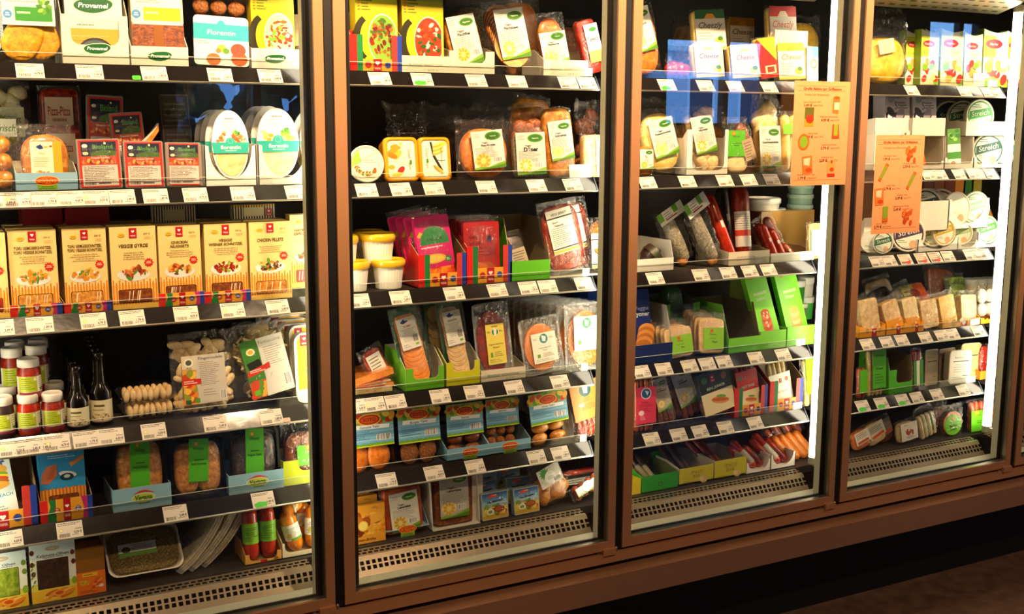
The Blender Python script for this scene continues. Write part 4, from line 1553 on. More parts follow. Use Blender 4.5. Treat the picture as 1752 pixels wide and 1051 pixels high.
j0 = I(3, 75, 115, 675, K_jar, 'sauce_jar', 'bottom jar beside the small bottle, red sauce and lime label', 'jar', short='bottom jar beside the small bottle')
wj = j0.matrix_world.translation.x
I(3, 33, 73, 678, K_jar, 'sauce_jar', 'middle jar of the bottom front row, bright red sauce and lime label', 'jar', short='middle jar of the bottom front row', fill='redsausage')
I(3, -12, 29, 682, K_jar, 'sauce_jar', 'bottom jar at the picture edge, dark sauce and lime label', 'jar', short='bottom jar at the picture edge', fill='darkfood')
jt = I(3, 33, 75, 616, K_jar, 'sauce_jar', 'front jar of the upper layer standing on the bottom front row', 'jar', dz=0.0785, Y=0.185, short='front jar of the upper layer')
for i, (l, r_, t_, Y_, dz_, fl, lb) in enumerate([
        (-2, 38, 663, 0.235, 0, 'darkfood', 'bottom jar in the second row behind the picture edge jar'), (38, 78, 660, 0.235, 0, 'redfood', 'bottom jar in the second row behind the middle front jar'),
        (78, 117, 657, 0.235, 0, 'darkfood', 'bottom jar in the second row nearest the small bottle'),
        (6, 46, 597, 0.245, 0.079, 'redfood', 'upper layer jar with lime label behind, toward the picture edge'), (48, 88, 592, 0.245, 0.079, 'redfood', 'upper layer jar with lime label behind, toward the bottles'),
        (13, 50, 586, 0.31, 0.079, 'darkfood', 'farthest upper jar with grey lid, toward the picture edge'), (53, 90, 582, 0.31, 0.079, 'darkfood', 'farthest upper jar with grey lid, toward the bottles'),
        (12, 50, 655, 0.31, 0, 'darkfood', 'jar supporting the farthest upper jar, toward the picture edge'), (53, 90, 655, 0.31, 0, 'darkfood', 'jar supporting the farthest upper jar, toward the bottles')]):
    o_ = I(3, l, r_, t_, K_jar, 'sauce_jar', lb, 'jar', Y=Y_, dz=dz_, fill=fl, short=lb)


def K_bottle(name, w, h, neck=0.62):
    root = empty(name)
    r = w / 2
    mb = MB()
    mb.lathe([(r * 0.85, 0), (r, h * 0.02), (r, h * 0.40), (r * 0.95, h * 0.47), (r * 0.6, h * 0.56), (r * 0.42, h * neck), (r * 0.38, h * 0.75)], '#0d0906!', 26, c=(0, r, 0)); mb.build('glass_body', root)
    mb = MB()
    mb.lathe([(r * 0.44, h * 0.60), (r * 0.46, h * 0.63), (r * 0.42, h * 0.78), (r * 0.42, h * 0.93), (r * 0.48, h * 0.935), (r * 0.48, h * 0.99), (r * 0.4, h)], '#171412!', 20, c=(0, r, 0)); mb.build('neck_foil', root)
    mb = MB()
    n = 18

    def arc(rr, za, zb, a0, a1, m):
        vs = []
        for i in range(n + 1):
            q = rad(a0 + (a1 - a0) * i / n)
            vs += [(rr * math.sin(q), r - rr * math.cos(q), za), (rr * math.sin(q), r - rr * math.cos(q), zb)]
        mb.add(vs, [(2 * i, 2 * i + 2, 2 * i + 3, 2 * i + 1) for i in range(n)], m, True)
    arc(r * 1.01, h * 0.06, h * 0.36, -88, 88, '#ddd6b4')
    arc(r * 1.015, h * 0.27, h * 0.30, -45, 10, '#6a5a30')
    arc(r * 1.015, h * 0.22, h * 0.235, -55, 5, '#a89a6a')
    g = random.Random(9)
    for k in range(22):
        q = g.uniform(-60, 60); z_ = h * g.uniform(0.08, 0.17)
        arc(r * (1.015 + 0.0006 * k), z_, z_ + h * 0.02, q, q + 9, ['#b87a4a', '#c8a85a', '#8a6a3a', '#d8c48a'][k % 4])
    arc(r * 1.016, h * 0.065, h * 0.075, -80, 80, '#8a3a4a')
    mb.build('label', root)
    return root


b0 = I(3, 118, 157, 630, K_bottle, 'dressing_bottle', 'front dark bottle with cream label beside the jars', 'bottle', short='front dark bottle beside the jars')
b1 = I(3, 158, 197, 606, K_bottle, 'dressing_bottle', 'front dark bottle with cream label beside the gnocchi', 'bottle', short='front dark bottle beside the gnocchi', Y=0.185)
for i in range(4):
    again(b0, -0.001 + 0.001 * i, 0.056 * (i + 1), 0.0, '%s dark bottle queued behind the bottle beside the jars' % ['second', 'third', 'fourth', 'fifth'][i], 'dark bottles queued behind')
    again(b1, 0.004 * i, 0.056 * (i + 1), 0.0, '%s dark bottle queued behind the bottle beside the gnocchi' % ['second', 'third', 'fourth', 'fifth'][i], 'dark bottles queued behind')


def K_flatpack(name, w, h, d=0.1, m='beige', n=16, what='dumpling'):
    """film pack of dumplings lying flat"""
    root = empty(name)
    for i in range(n):
        mb = MB(); r_ = w * 0.075
        mb.blob((0, 0, 0), (r_ * 0.75, r_ * 1.1, h * 0.34), m, 0.85, 10, 7, 0.04)
        o = mb.build(what, root)
        o.location = (-w * 0.37 + w * 0.106 * (i % 8), d * (0.22 + 0.26 * (i // 8)) , h * 0.48 + 0.002 * (i % 2))
        o.rotation_euler = (0, rnd.uniform(-0.2, 0.2), rnd.uniform(-0.4, 0.4))
    mb = MB()
    vs = []
    nu, nv = 14, 8
    for s_ in (1, -1):
        vs = []
        for j in range(nv + 1):
            for k in range(nu + 1):
                u, v = k / nu, j / nv
                a_ = min(1, min(u, 1 - u) / 0.14); b_ = min(1, min(v, 1 - v) / 0.2)
                vs.append(((u - 0.5) * w, d * v, h * 0.48 + s_ * (h * 0.47 * math.sin(a_ * 1.57) * math.sin(b_ * 1.57)) + rnd.uniform(-0.001, 0.001)))
        fs = [(j * (nu + 1) + k, j * (nu + 1) + k + 1, (j + 1) * (nu + 1) + k + 1, (j + 1) * (nu + 1) + k) for j in range(nv) for k in range(nu)]
        mb.add(vs, fs if s_ > 0 else [f[::-1] for f in fs], 'film', True)
    mb.build('film', root)
    return root


I(3, 214, 306, 689, K_flatpack, 'gnocchi_pack', 'lower film pack of pale gnocchi lying flat beside the bottles', 'food pack', short='lower gnocchi pack', Y=0.18)
gp = I(3, 208, 305, 662, K_flatpack, 'gnocchi_pack', 'upper film pack of pale gnocchi lying on another', 'food pack', dz=0.035, short='upper gnocchi pack', Y=0.18)


def a_finger(a):
    a.r(0, 0, 0.34, 1, '#d8a04a')
    for i in range(16):
        a.e(0.06 + 0.22 * ((i * 37 % 10) / 10), 0.06 + 0.62 * (i / 16), 0.1, ['#e88a2a', '#c8441a', '#f0c04a', '#8a9a2a'][i % 4], 0.08, 9, i * 41)
    a.poly([(0, 0.74), (0.36, 0.7), (0.36, 1), (0, 1)], '#d4ccb4')
    a.e(0.16, 0.86, 0.11, '#e8e4d0', 0.1); a.e(0.16, 0.86, 0.07, '#4a5a4a', 0.065); a.t('Alb', 0.16, 0.75, 0.05, '#3a3a34', fit=0.2)
    a.poly([(0.36, 0.03), (1, 0.0), (1, 1), (0.36, 1), (0.3, 0.45)], '#c8c2b6')
    a.t('Fingernudeln', 0.67, 0.93, 0.06, '#2a2622', fit=0.6, bold=0.01)
    a.lines(0.4, 0.36, 0.92, 0.86, 13, '#77706a', 0.3)
    a.r(-0.02, 0.40, 0.42, 0.52, '#c8281c'); a.lines(0.02, 0.42, 0.38, 0.5, 2, '#f4d8c8', 0.5)
    a.bars(0.85, 0.06, 0.97, 0.24, n=7, bg='#f4f2ea')
    a.r(0.03, 0.01, 0.16, 0.1, '#1e5a3a'); a.r(0.24, 0.03, 0.36, 0.12, '#5a9a2a')
    a.lines(0.45, 0.14, 0.8, 0.3, 3, '#8a847a', 0.3)


def K_noodle(name, w, h, **kw):
    return K_pack(name, w, h, **kw)


I(3, 305, 408, 570, K_pack, 'finger_noodle_bag', 'clear bag of pale finger dumplings with orange and grey label', 'food pack', short='finger dumpling bag', t=0.04, lean=7, roll=-1, Y=0.178,
  content=c_lumps('beige', 84, 0.066, 0.02, 0.86, 0.92, 0.9, 0.04, 1.9), what='dumpling', lab=(0.12, 0.13, 0.83, 0.72), labc='#cfc9bc', art=a_finger, crumple=0.3)


def a_fett(a):
    a.r(0, 0, 0.4, 1, '#3a7a2a')
    a.e(0.2, 0.8, 0.1, '#e8e0b8', 0.08); a.e(0.2, 0.8, 0.06, '#d8a02a', 0.05)
    a.poly([(0.05, 0.62), (0.36, 0.66), (0.4, 0.45), (0.1, 0.4)], '#141812')
    a.r(0, 0, 0.42, 0.3, '#b8562a')
    for i in range(10):
        a.e(0.05 + 0.34 * ((i * 7 % 10) / 10), 0.04 + 0.24 * i / 10, 0.09, ['#c8401a', '#e8b03a', '#5a8a2a'][i % 3], 0.07, 9, i * 33)
    a.poly([(0.34, 0), (1, 0), (1, 1), (0.38, 1), (0.44, 0.5)], '#d8d4ca')
    a.t('Fettuccine', 0.68, 0.92, 0.06, '#6a7a5a', fit=0.56)
    a.lines(0.5, 0.5, 0.94, 0.84, 9, '#8a857a', 0.3)
    a.poly([(0.02, 0.38), (0.56, 0.46), (0.56, 0.56), (0.02, 0.48)], '#c8281c'); a.lines(0.08, 0.44, 0.5, 0.5, 2, '#f4d8c8', 0.5)
    a.bars(0.82, 0.1, 0.95, 0.3, n=7, bg='#f8f7f0')
    a.r(0.06, 0.05, 0.2, 0.14, '#6ab02a')


def c_ribbon(m, n=26):
    def f(root, w, h, t, nm):
        for i in range(n):
            g = random.Random(i)
            x = g.uniform(-0.36, 0.36) * w; z = h * (0.06 + 0.62 * g.random())
            mb = MB(); pts = [(x + w * 0.16 * math.sin(q * 1.1 + i), t * (0.2 + 0.4 * g.random()) + 0.002 * math.sin(q * 2), z + h * 0.05 * q) for q in range(5)]
            mb.tube(pts, w * 0.022, m, 7); mb.build(nm, root)
    return f


I(3, 414, 512, 560, K_pack, 'fettuccine_bag', 'clear tilted bag of ribbon noodles with green and white label', 'food pack', short='tilted ribbon noodle bag', t=0.045, lean=8, roll=-7, Y=0.178,
  content=c_ribbon('cream'), what='noodle', lab=(0.18, 0.10, 0.93, 0.82), labc='#d8d4ca', art=a_fett, labrot=-4, crumple=0.3)
I(3, 404, 490, 556, K_pack, 'pasta_bag', 'clear bag of yellow pasta behind the tilted ribbon noodle bag', 'food pack', short='yellow pasta bag', t=0.04, lean=4, roll=3, Y=0.26, content=c_lumps('cheesefood', 26, 0.13, 0.1, 0.9, 0.9, 0.8, 0.05, 1.6), what='pasta', crumple=0.3)


def a_tof(a):
    a.e(0.5, 0.6, 0.0, '#f0d01e')
    m_viana(a, 0.22, 0.9, 0.09)
    a.t('TOFU', 0.45, 0.75, 0.06, '#2a2a20', fit=0.6, bold=0.03)
    a.lines(0.2, 0.55, 0.7, 0.68, 3, '#8a7a1e', 0.3, True)
    a.plate(0.5, 0.4, 0.45, ['#d8441a', '#e89a2a', '#f0d84a', '#7aa02a'], None, 0.5, 18, 2)
    a.plate(0.5, 0.28, 0.4, ['#c8341a', '#e8c02a'], None, 0.4, 8, 3)
    a.r(0.02, 0.02, 0.98, 0.2, '#f4f2e8', 0.1)


def K_tofu(name, w, h, d=0.03):
    mb = MB()
    mb.prism(rrect(-w / 2, 0, w / 2, h, w * 0.2), 0, d, '#f6f4ea')
    a = Art(mb, w, h); a.r(0.06, 0.02, 0.94, 0.97, '#f0cc1c', 0.16); a_tof(a)
    return mb.build(name)


t0 = I(3, 508, 585, 570, K_tofu, 'tofu_pack', 'yellow rounded tofu pack half hidden by the bronze frame', 'food pack', short='yellow rounded tofu pack', lean=4)
I(3, 500, 570, 557, K_tofu, 'tofu_pack', 'yellow rounded tofu pack directly behind the half hidden one', 'food pack', Y=0.21, lean=4, short='second yellow tofu pack')
for i in range(4):
    again(t0, -0.012 - 0.004 * i, 0.085 + 0.045 * i, 0.012 + 0.004 * i, '%s rounded pack in the white rimmed row behind the yellow tofu packs' % ['first', 'second', 'third', 'last'][i], 'rounded packs queued behind the tofu')

# ================================================================== bay A, fifth shelf


def a_beach(a):
    a.r(0, 0.4, 1, 1, '#cfe0e0')
    a.r(0, 0.0, 1, 0.4, '#eef2ee')
    a.r(0.1, 0.9, 0.4, 1, '#b01020'); a.heart(0.26, 0.95, 0.06, '#ffffff')
    a.star(0.76, 0.86, 0.16, '#3a4a8a', 12, 0.7); a.lines(0.66, 0.83, 0.86, 0.89, 2, '#e8ecf4', 0.5, True)
    for v, c, hgt in ((0.72, '#d8a040', 0.12), (0.655, '#6aa02a', 0.06), (0.625, '#e8d02a', 0.05), (0.59, '#c8381c', 0.07), (0.55, '#a8602a', 0.08), (0.51, '#d8a040', 0.08)):
        a.e(0.42, v, 0.5, c, hgt * 1.4)
    a.t('OCEAN BEACH', 0.55, 0.37, 0.045, '#3a9ac0', fit=0.86, bold=0.03)
    a.t('BURGER', 0.45, 0.31, 0.03, '#6ab0c8', fit=0.5, bold=0.02)
    a.lines(0.12, 0.16, 0.85, 0.27, 3, '#6a8a94', 0.35)
    a.e(0.68, 0.03, 0.25, '#3a1a0c', 0.08)


I(4, -48, 40, 772, K_box, 'burger_box', 'white blue box with burger picture leaning in the striped carton', 'food box', Y=0.18, dz=0.01, roll=-6, lean=5, d=0.04, c='#f4f4ee', art=a_beach, short='burger picture box')
I(4, -60, 66, 838, K_srp, 'display_carton', 'red green and blue display carton holding the burger picture box', 'carton', lip=0.45, d=0.15, short='carton of the burger picture box')


def a_fishsticks(a):
    a.r(0, 0, 1, 0.42, '#e89a3a')
    for i in range(13):
        u = (i + 0.2) / 13
        a.r(u, 0.02, u + 0.035, 0.42 + 0.02 * (i % 2), '#b8641a')
    a.r(0.18, 0.1, 0.84, 0.33, '#4a2a10', 0.05); a.r(0.2, 0.11, 0.82, 0.32, 'brownfood', 0.045)
    a.lines(0.2, 0.86, 0.9, 0.92, 2, '#dcecf4', 0.3)
    a.poly([(0.02, 0.52), (0.2, 0.5), (0.4, 0.62), (0.36, 0.78), (0.18, 0.76), (0.06, 0.66)], '#b86a4a')
    for i in range(4):
        a.e(0.24 + 0.03 * i, 0.6 + 0.05 * i, 0.09, '#a85a3a', 0.04, 10, 20)
    a.poly([(0.66, 0.78), (0.98, 0.88), (1.0, 0.83), (0.7, 0.72)], '#c8843a')
    a.e(0.62, 0.62, 0.2, '#d8dce0', 0.07, 16, -12); a.e(0.6, 0.58, 0.15, '#1c3a4a', 0.09); a.e(0.6, 0.59, 0.07, '#c8d8d8', 0.04)
    a.r(0.36, 0.0, 0.6, 0.07, '#f0c82a')


I(4, 72, 150, 768, K_box, 'fish_stick_box', 'bright blue box with crumbed sticks and window in striped carton', 'food box', Y=0.178, dz=0.008, d=0.04, lean=2, c='#2a8ac4', art=a_fishsticks, short='bright blue stick box')
I(4, 70, 160, 853, K_tray, 'display_carton', 'striped display carton lip under the bright blue stick box', 'carton', Y=0.170, d=0.14, hb=0.07, c='#d8231f', inside='#a8906c', art=a_viana_lip, cut=(0.14, 0.86, 0.72), short='carton of the bright blue stick box')


def a_wheaty(l1, l2, seed=0):
    def f(a):
        a.star(0.36, 0.88, 0.13, '#d8541e', 8, 0.6); a.e(0.36, 0.88, 0.07, '#f0a02a')
        a.t('Wheaty', 0.5, 0.78, 0.07, '#1c3a10', fit=0.55, shear=0.2, bold=0.01)
        a.lines(0.2, 0.48, 0.85, 0.53, 1, '#143a0c', 0.5, True)
        if l1:
            a.t(l1, 0.5, 0.42, 0.055, '#0e240a', fit=0.78, bold=0.02)
        if l2:
            a.t(l2, 0.5, 0.34, 0.05, '#0e240a', fit=0.6, bold=0.02)
    return f


def K_blacktray(name, w, h, m='breaded', lab='', t=0.034, n=2, lw=0.36, lz=(0.3, 1.0), labx=0.0, rot=3):
    root = empty(name)
    shell(root, w, h, t, '#0b0b0b!', 0.12, 0.006)
    for i in range(n):
        mb = MB()
        mb.blob((0, 0, 0), (w * 0.4 / n * 1.12, t * 0.46, h * 0.41), m, 0.62, 20, 16, 0.02)
        o = mb.build('patty', root); o.location = (w * 0.8 * ((i + 0.5) / n - 0.5), t * 0.5, h * 0.52)
    mb = MB(); mb.pouch(w * 0.98, h * 0.99, t * 0.8, 'film', 0.002, 0.03, 0.1, y=0.012); mb.build('film', root)
    label_part(root, w * lw, h * (lz[1] - lz[0]), labx * w, h * (lz[0] + lz[1]) / 2, -0.004, '#4cae1e', a_wheaty(lab, None), 0, rot)
    return root


def a_vegana(a):
    a.r(0, 0.0, 1, 0.15, '#a8cede')
    a.e(0.52, 0.5, 0.2, '#e8eef0', 0.085); a.e(0.52, 0.5, 0.19, '#b8c83a', 0.075)
    a.t('Vegana', 0.52, 0.52, 0.22, '#2f6a1e', fit=0.3, bold=0.04, shear=0.1)
    a.poly([(0.35 + 0.36 * i / 12, 0.68 + 0.16 * math.sin(PI * i / 12)) for i in range(13)] + [(0.71 - 0.36 * i / 12, 0.66 + 0.08 * math.sin(PI * i / 12)) for i in range(13)], '#c8381c')
    a.lines(0.4, 0.2, 0.66, 0.32, 1, '#5a8a2a', 0.6, True)


VB_ = '#8fc0d8'
I(4, 194, 294, 833, K_tray, 'display_carton', 'light blue display carton holding the first crumbed schnitzel tray', 'carton', Y=0.17, d=0.13, hb=0.05, c=VB_, inside='#9ab0ba', art=a_vegana, short='light blue carton of the first schnitzel tray')
I(4, 198, 290, 752, K_blacktray, 'schnitzel_tray', 'black tray of crumbed schnitzels in light blue carton, green label', 'food pack', Y=0.178, dz=0.004, lean=7, lab='Gold Schnitzel', short='black schnitzel tray in blue carton')
I(4, 296, 389, 752, K_blacktray, 'schnitzel_tray', 'black tray of crumbed schnitzels without carton, green label', 'food pack', lean=8, lab='Gold Schnitzel', short='black schnitzel tray without carton', roll=1)
I(4, 392, 486, 809, K_tray, 'display_carton', 'light blue display carton holding the dark roast tray', 'carton', Y=0.17, d=0.13, hb=0.05, c=VB_, inside='#9ab0ba', art=a_vegana, short='light blue carton of the dark roast tray')
I(4, 396, 482, 733, K_blacktray, 'roast_tray', 'black tray of dark peppered roast with bright green label', 'food pack', Y=0.178, dz=0.004, lean=7, m='darkfood', n=1, lab='Vegane Steak', lz=(0.26, 1.0), short='dark peppered roast tray')
I(4, 486, 570, 785, K_tray, 'display_carton', 'yellow green display carton at the frame holding the mushroom bread', 'carton', Y=0.17, d=0.13, hb=0.06, c='#c4d41c', inside='#a8a890', cut=(0.3, 1.0, 0.55), short='yellow green carton at the frame')
I(4, 488, 565, 722, K_pack, 'bread_pack', 'film pack of brown loaf with green label in yellow green carton', 'food pack', Y=0.178, dz=0.004, lean=5, t=0.035, content=c_slab('brownfood', 0.95, 0.05, 0.82, 0.5), what='loaf', lab=(0.28, 0.28, 1.0, 0.62), labc='#58b81e', art=a_wheaty('Pilzbraten', None), crumple=0.35, labrr=0.06, short='brown loaf pack')

# ================================================================== bay A, bottom


def a_olive(title, pic, c1):
    def f(a):
        a.r(0, 0.74, 1, 1, '#c8dcdc')
        a.r(0, 0, 1, 0.2, '#e8b82a')
        a.r(0, 0.2, 1, 0.32, '#d8d04a')
        a.r(0.14, 0.22, 0.84, 0.72, '#3a2c20', 0.02); a.r(0.155, 0.23, 0.825, 0.71, pic, 0.02)
        a.e(0.5, 0.90, 0.18, '#e8e4d4', 0.07); a.e(0.5, 0.90, 0.165, '#b8b09a', 0.06); a.t('Mani', 0.5, 0.9, 0.02, '#f8f6ec', fit=0.2)
        a.t(title, 0.5, 0.79, 0.05, '#2a2c1c', fit=0.72, shear=0.3, bold=0.015)
        a.lines(0.2, 0.735, 0.8, 0.76, 1, '#4a4c3a', 0.5, True)
        for u, v in ((0.05, 0.86), (0.04, 0.66), (0.95, 0.62), (0.94, 0.78), (0.06, 0.5)):
            a.e(u, v, 0.05, c1, 0.065)
        for i in range(12):
            a.e(0.35 + 0.5 * ((i * 37 % 12) / 12), 0.06 + 0.1 * ((i * 5 % 12) / 12), 0.16, ['#e8a02a', '#f0c86a', '#c8641a', '#e88a1e'][i % 4], 0.045, 12, 20)
        a.e(0.6, 0.12, 0.14, '#f0a42a', 0.07); a.e(0.6, 0.125, 0.09, '#c8501a', 0.045)
        for i in range(6):
            a.e(0.03 + 0.05 * (i % 2), 0.3 + 0.07 * i, 0.05, ['#7a9a2a', '#4a7a1a'][i % 2], 0.02, 8, 60)
        a.e(0.95, 0.3, 0.06, '#8ab02a', 0.09)
    return f


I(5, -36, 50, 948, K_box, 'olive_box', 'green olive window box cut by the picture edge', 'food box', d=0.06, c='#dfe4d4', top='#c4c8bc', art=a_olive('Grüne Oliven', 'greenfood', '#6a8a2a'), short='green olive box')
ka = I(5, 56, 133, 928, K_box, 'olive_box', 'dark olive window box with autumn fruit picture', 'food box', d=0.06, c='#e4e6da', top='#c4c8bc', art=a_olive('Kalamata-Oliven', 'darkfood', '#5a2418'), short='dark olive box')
again(ka, -0.004, 0.066, 0.004, 'dark olive box directly behind the front one')


def a_orange(a):
    a.r(0, 0.0, 1, 0.5, '#e8741a')
    a.r(0, 0.5, 1, 1, '#8a5c1c')
    a.r(0.2, 0.4, 0.72, 0.47, '#e8c82a'); a.lines(0.24, 0.42, 0.68, 0.45, 1, '#5a3a10', 0.6)
    a.t('TOFU', 0.25, 0.27, 0.1, '#b8c82a', fit=0.34, bold=0.03)
    for i in range(9):
        a.e(0.62 + 0.2 * ((i * 5 % 9) / 9), 0.16 + 0.17 * i / 9, 0.12, ['#c8381a', '#e8a03a', '#d8581e'][i % 3], 0.06, 9, 30)
    a.e(0.84, 0.16, 0.09, '#e8e4d4', 0.06)
    a.lines(0.1, 0.04, 0.8, 0.1, 2, '#8a3a0c', 0.4)


I(5, 133, 182, 940, K_box, 'tofu_box', 'narrow box with orange lower half beside dark olive box', 'food box', d=0.06, c='#9a6420', art=a_orange, short='narrow orange box')


def K_seedtray(name, w, h, d=0.13):
    root = empty(name)
    mb = MB()
    n = 36
    for (k0, z0), (k1, z1), m in (((0.84, 0), (1.0, h * 0.92), '#eadfc8'),):
        o0 = rrect(-w / 2 * k0, d / 2 - d / 2 * k0, w / 2 * k0, d / 2 + d / 2 * k0, 0.02, 6)
        o1 = rrect(-w / 2 * k1, d / 2 - d / 2 * k1, w / 2 * k1, d / 2 + d / 2 * k1, 0.024, 6)
        nn = len(o0)
        mb.add([(x, y, z0) for x, y in o0] + [(x, y, z1) for x, y in o1], [(i, (i + 1) % nn, nn + (i + 1) % nn, nn + i) for i in range(nn)], m, True)
        mb.add([(x, y, z0 + 0.001) for x, y in o0], [tuple(range(nn))[::-1]], m)
        o2 = rrect(-w / 2 * 0.95, d * 0.03, w / 2 * 0.95, d * 0.97, 0.022, 6)
        mb.add([(x, y, z1) for x, y in o1] + [(x, y, z1 - 0.001) for x, y in o2], [(i, (i + 1) % nn, nn + (i + 1) % nn, nn + i) for i in range(nn)], m)
    mb.build('bowl', root)
    mb = MB(); mb.blob((0, d / 2, h * 0.62), (w * 0.46, d * 0.44, h * 0.30), 'seeds', 0.45, 26, 12); mb.build('seeded_roast', root)
    o = label_part(root, w * 0.5, d * 0.42, 0, 0, 0, '#dfe2d6', lambda a: (a.r(0, 0.3, 1, 0.6, '#5a9a2a'), a.e(0.2, 0.72, 0.12, '#3a4a3a', 0.09), a.lines(0.35, 0.62, 0.95, 0.95, 4, '#5a5a50', 0.35), a.lines(0.05, 0.06, 0.95, 0.26, 2, '#5a5a50', 0.4)))
    o.matrix_local = Matrix.Translation((-w * 0.08, d * 0.42, h * 0.935)) @ Matrix.Rotation(rad(-84), 4, 'X') @ Matrix.Rotation(rad(0), 4, 'Y')
    return root


st = I(5, 187, 316, 975, K_seedtray, 'roast_bowl', 'shallow cream tray with seeded roast and green label, tipped to the aisle', 'food pack', Y=0.19, dz=0.012, lean=-14, short='seeded roast tray')
st.matrix_world = st.matrix_world @ Matrix.Rotation(rad(28), 4, 'X')
again(st, 0.0, 0.11, 0.035, 'darker seeded roast tray in shade behind the front one')


def K_bent(name, w, h, t=0.011, d=0.14, bend=0.35):
    """thin bag of flatbread leaning over, seen along its edge: stack of bread sheets inside a film sleeve"""
    root = empty(name)
    n = 14

    def band(off, th, y0, y1, m, nm, s0=0.0, s1=1.0):
        mb = MB()
        up, lo = [], []
        for i in range(n + 1):
            v = s0 + (s1 - s0) * i / n
            x = -w / 2 + w * (v + bend * v * (1 - v)); z = h * (v - bend * 0.7 * v * (1 - v))
            up.append((x - off, z + off * 0.8)); lo.append((x - off + th * 0.75, z + off * 0.8 - th * 0.6))
        for side in range(n):
            q = [lo[side], lo[side + 1], up[side + 1], up[side]]
            mb.prism(q, y0, y1, m, m, m)
        mb.build(nm, root)
    for k in range(3):
        band(0.002 + 0.0045 * k, 0.0035, 0.004 + 0.002 * k, d - 0.01, ['beige', 'paleslice', 'cream'][k], 'flatbread', 0.05, 0.93)
    band(0.013, 0.016, 0.0, d, 'milky', 'film')
    return root


for i, (l, r_, t_) in enumerate(((312, 392, 880), (330, 412, 876), (352, 430, 872))):
    I(5, l, r_, t_, K_bent, 'flatbread_bag', '%s of the three leaning bags of pale flatbread' % ['outermost, most bent', 'middle', 'last, beside the red sausages,'][i], 'food pack', Y=0.18 + 0.012 * i, short='%s leaning flatbread bag' % ['outermost', 'middle', 'last'][i])


def K_sausage(name, w, h, m='redsausage', labc='#7ac01e', z=(0.33, 0.72), cap=True, art='green', s=0.5):
    """fat sausage in a skin with a paper band"""
    root = empty(name)
    r = w / 2
    mb = MB()
    mb.tube([(0, r, r * 0.8), (0, r, h * 0.5), (0, r, h - r * 0.9)], [r * 0.96, r, r * 0.93], m, 22)
    mb.tube([(0, r, h - r * 0.2), (0, r, h)], r * 0.18, m, 8)
    mb.build('sausage_skin', root)
    mb = MB()
    n = 16

    def arc(rr, za, zb, a0, a1, mm):
        vs = []
        for i in range(n + 1):
            q = rad(a0 + (a1 - a0) * i / n)
            vs += [(rr * math.sin(q), r - rr * math.cos(q), za), (rr * math.sin(q), r - rr * math.cos(q), zb)]
        mb.add(vs, [(2 * i, 2 * i + 2, 2 * i + 3, 2 * i + 1) for i in range(n)], mm, True)
    arc(r * 1.02, h * z[0], h * z[1], -100, 100, labc)
    g = random.Random(4)
    dz_ = (z[1] - z[0]) * h
    for i in range(9):
        zz = h * z[0] + dz_ * (0.12 + 0.08 * i)
        a0 = g.uniform(-62, -40)
        arc(r * 1.026, zz, zz + dz_ * 0.03, a0, a0 + g.uniform(50, 100), '#3c5a14' if art == 'green' else '#7a7466')
    if art == 'flower':
        arc(r * 1.03, h * z[0], h * z[0] + dz_ * 0.16, -30, 60, '#5a9a2a')
        arc(r * 1.03, h * z[0] + dz_ * 0.2, h * z[0] + dz_ * 0.45, -50, -20, '#c8b03a')
    mb.build('paper_band', root)
    return root


I(5, 420, 482, 946, K_tray, 'display_carton', 'orange scooped carton holding red sausages with green bands', 'carton', Y=0.172, d=0.10, hb=0.05, c='#e8b04a', inside='#a8824a', cut=(0.12, 0.88, 0.3), art=lambda a: (a.r(0.42, 0, 0.6, 0.3, '#b01020'), a.e(0.85, 0.25, 0.06, '#a8641e', 0.05)), short='orange carton of red sausages')
ks = I(5, 421, 448, 872, K_sausage, 'red_sausage', 'front red sausage with green band, nearer the flatbread bags', 'sausage', Y=0.176, dz=0.004, lean=5, short='red sausage nearer the flatbread')
ks2 = I(5, 450, 479, 868, K_sausage, 'red_sausage', 'front red sausage with green band, nearer the mustard sausages', 'sausage', Y=0.176, dz=0.004, lean=5, short='red sausage nearer the mustard sausages')
again(ks, 0.016, 0.042, 0.01, 'red sausage in the second row of the orange carton')
I(5, 484, 560, 925, K_tray, 'display_carton', 'cream scooped carton holding the mustard coloured sausages', 'carton', Y=0.172, d=0.12, hb=0.06, c='#f0e4c0', inside='#c8b486', cut=(0.05, 0.95, 0.35), short='cream carton of mustard sausages')
for i, (l, r_, t_, Y_, ro, dz_, lb) in enumerate([
        (499, 527, 874, 0.18, -14, 0.01, 'front mustard sausage tilted toward the red sausages'), (526, 553, 866, 0.18, 4, 0.012, 'front mustard sausage at the bronze frame'),
        (490, 517, 872, 0.225, -10, 0.03, 'mustard sausage in the back row, tilted'), (512, 538, 862, 0.23, 0, 0.03, 'mustard sausage in the back row, upright'), (538, 566, 850, 0.225, 8, 0.03, 'mustard sausage in the back row behind the frame')]):
    I(5, l, r_, t_, K_sausage, 'mustard_sausage', lb, 'sausage', Y=Y_, roll=ro, dz=dz_, lean=6, m='orangesausage', labc='#ece6d4', art='flower', z=(0.3, 0.7), short=lb)
lm = I(5, 487, 512, 862, K_sausage, 'mustard_sausage', 'mustard sausage lying across the top of the cream carton', 'sausage', Y=0.20, roll=70, dz=0.115, m='orangesausage', labc='#ece6d4', art='flower', z=(0.3, 0.6), short='mustard sausage lying across')
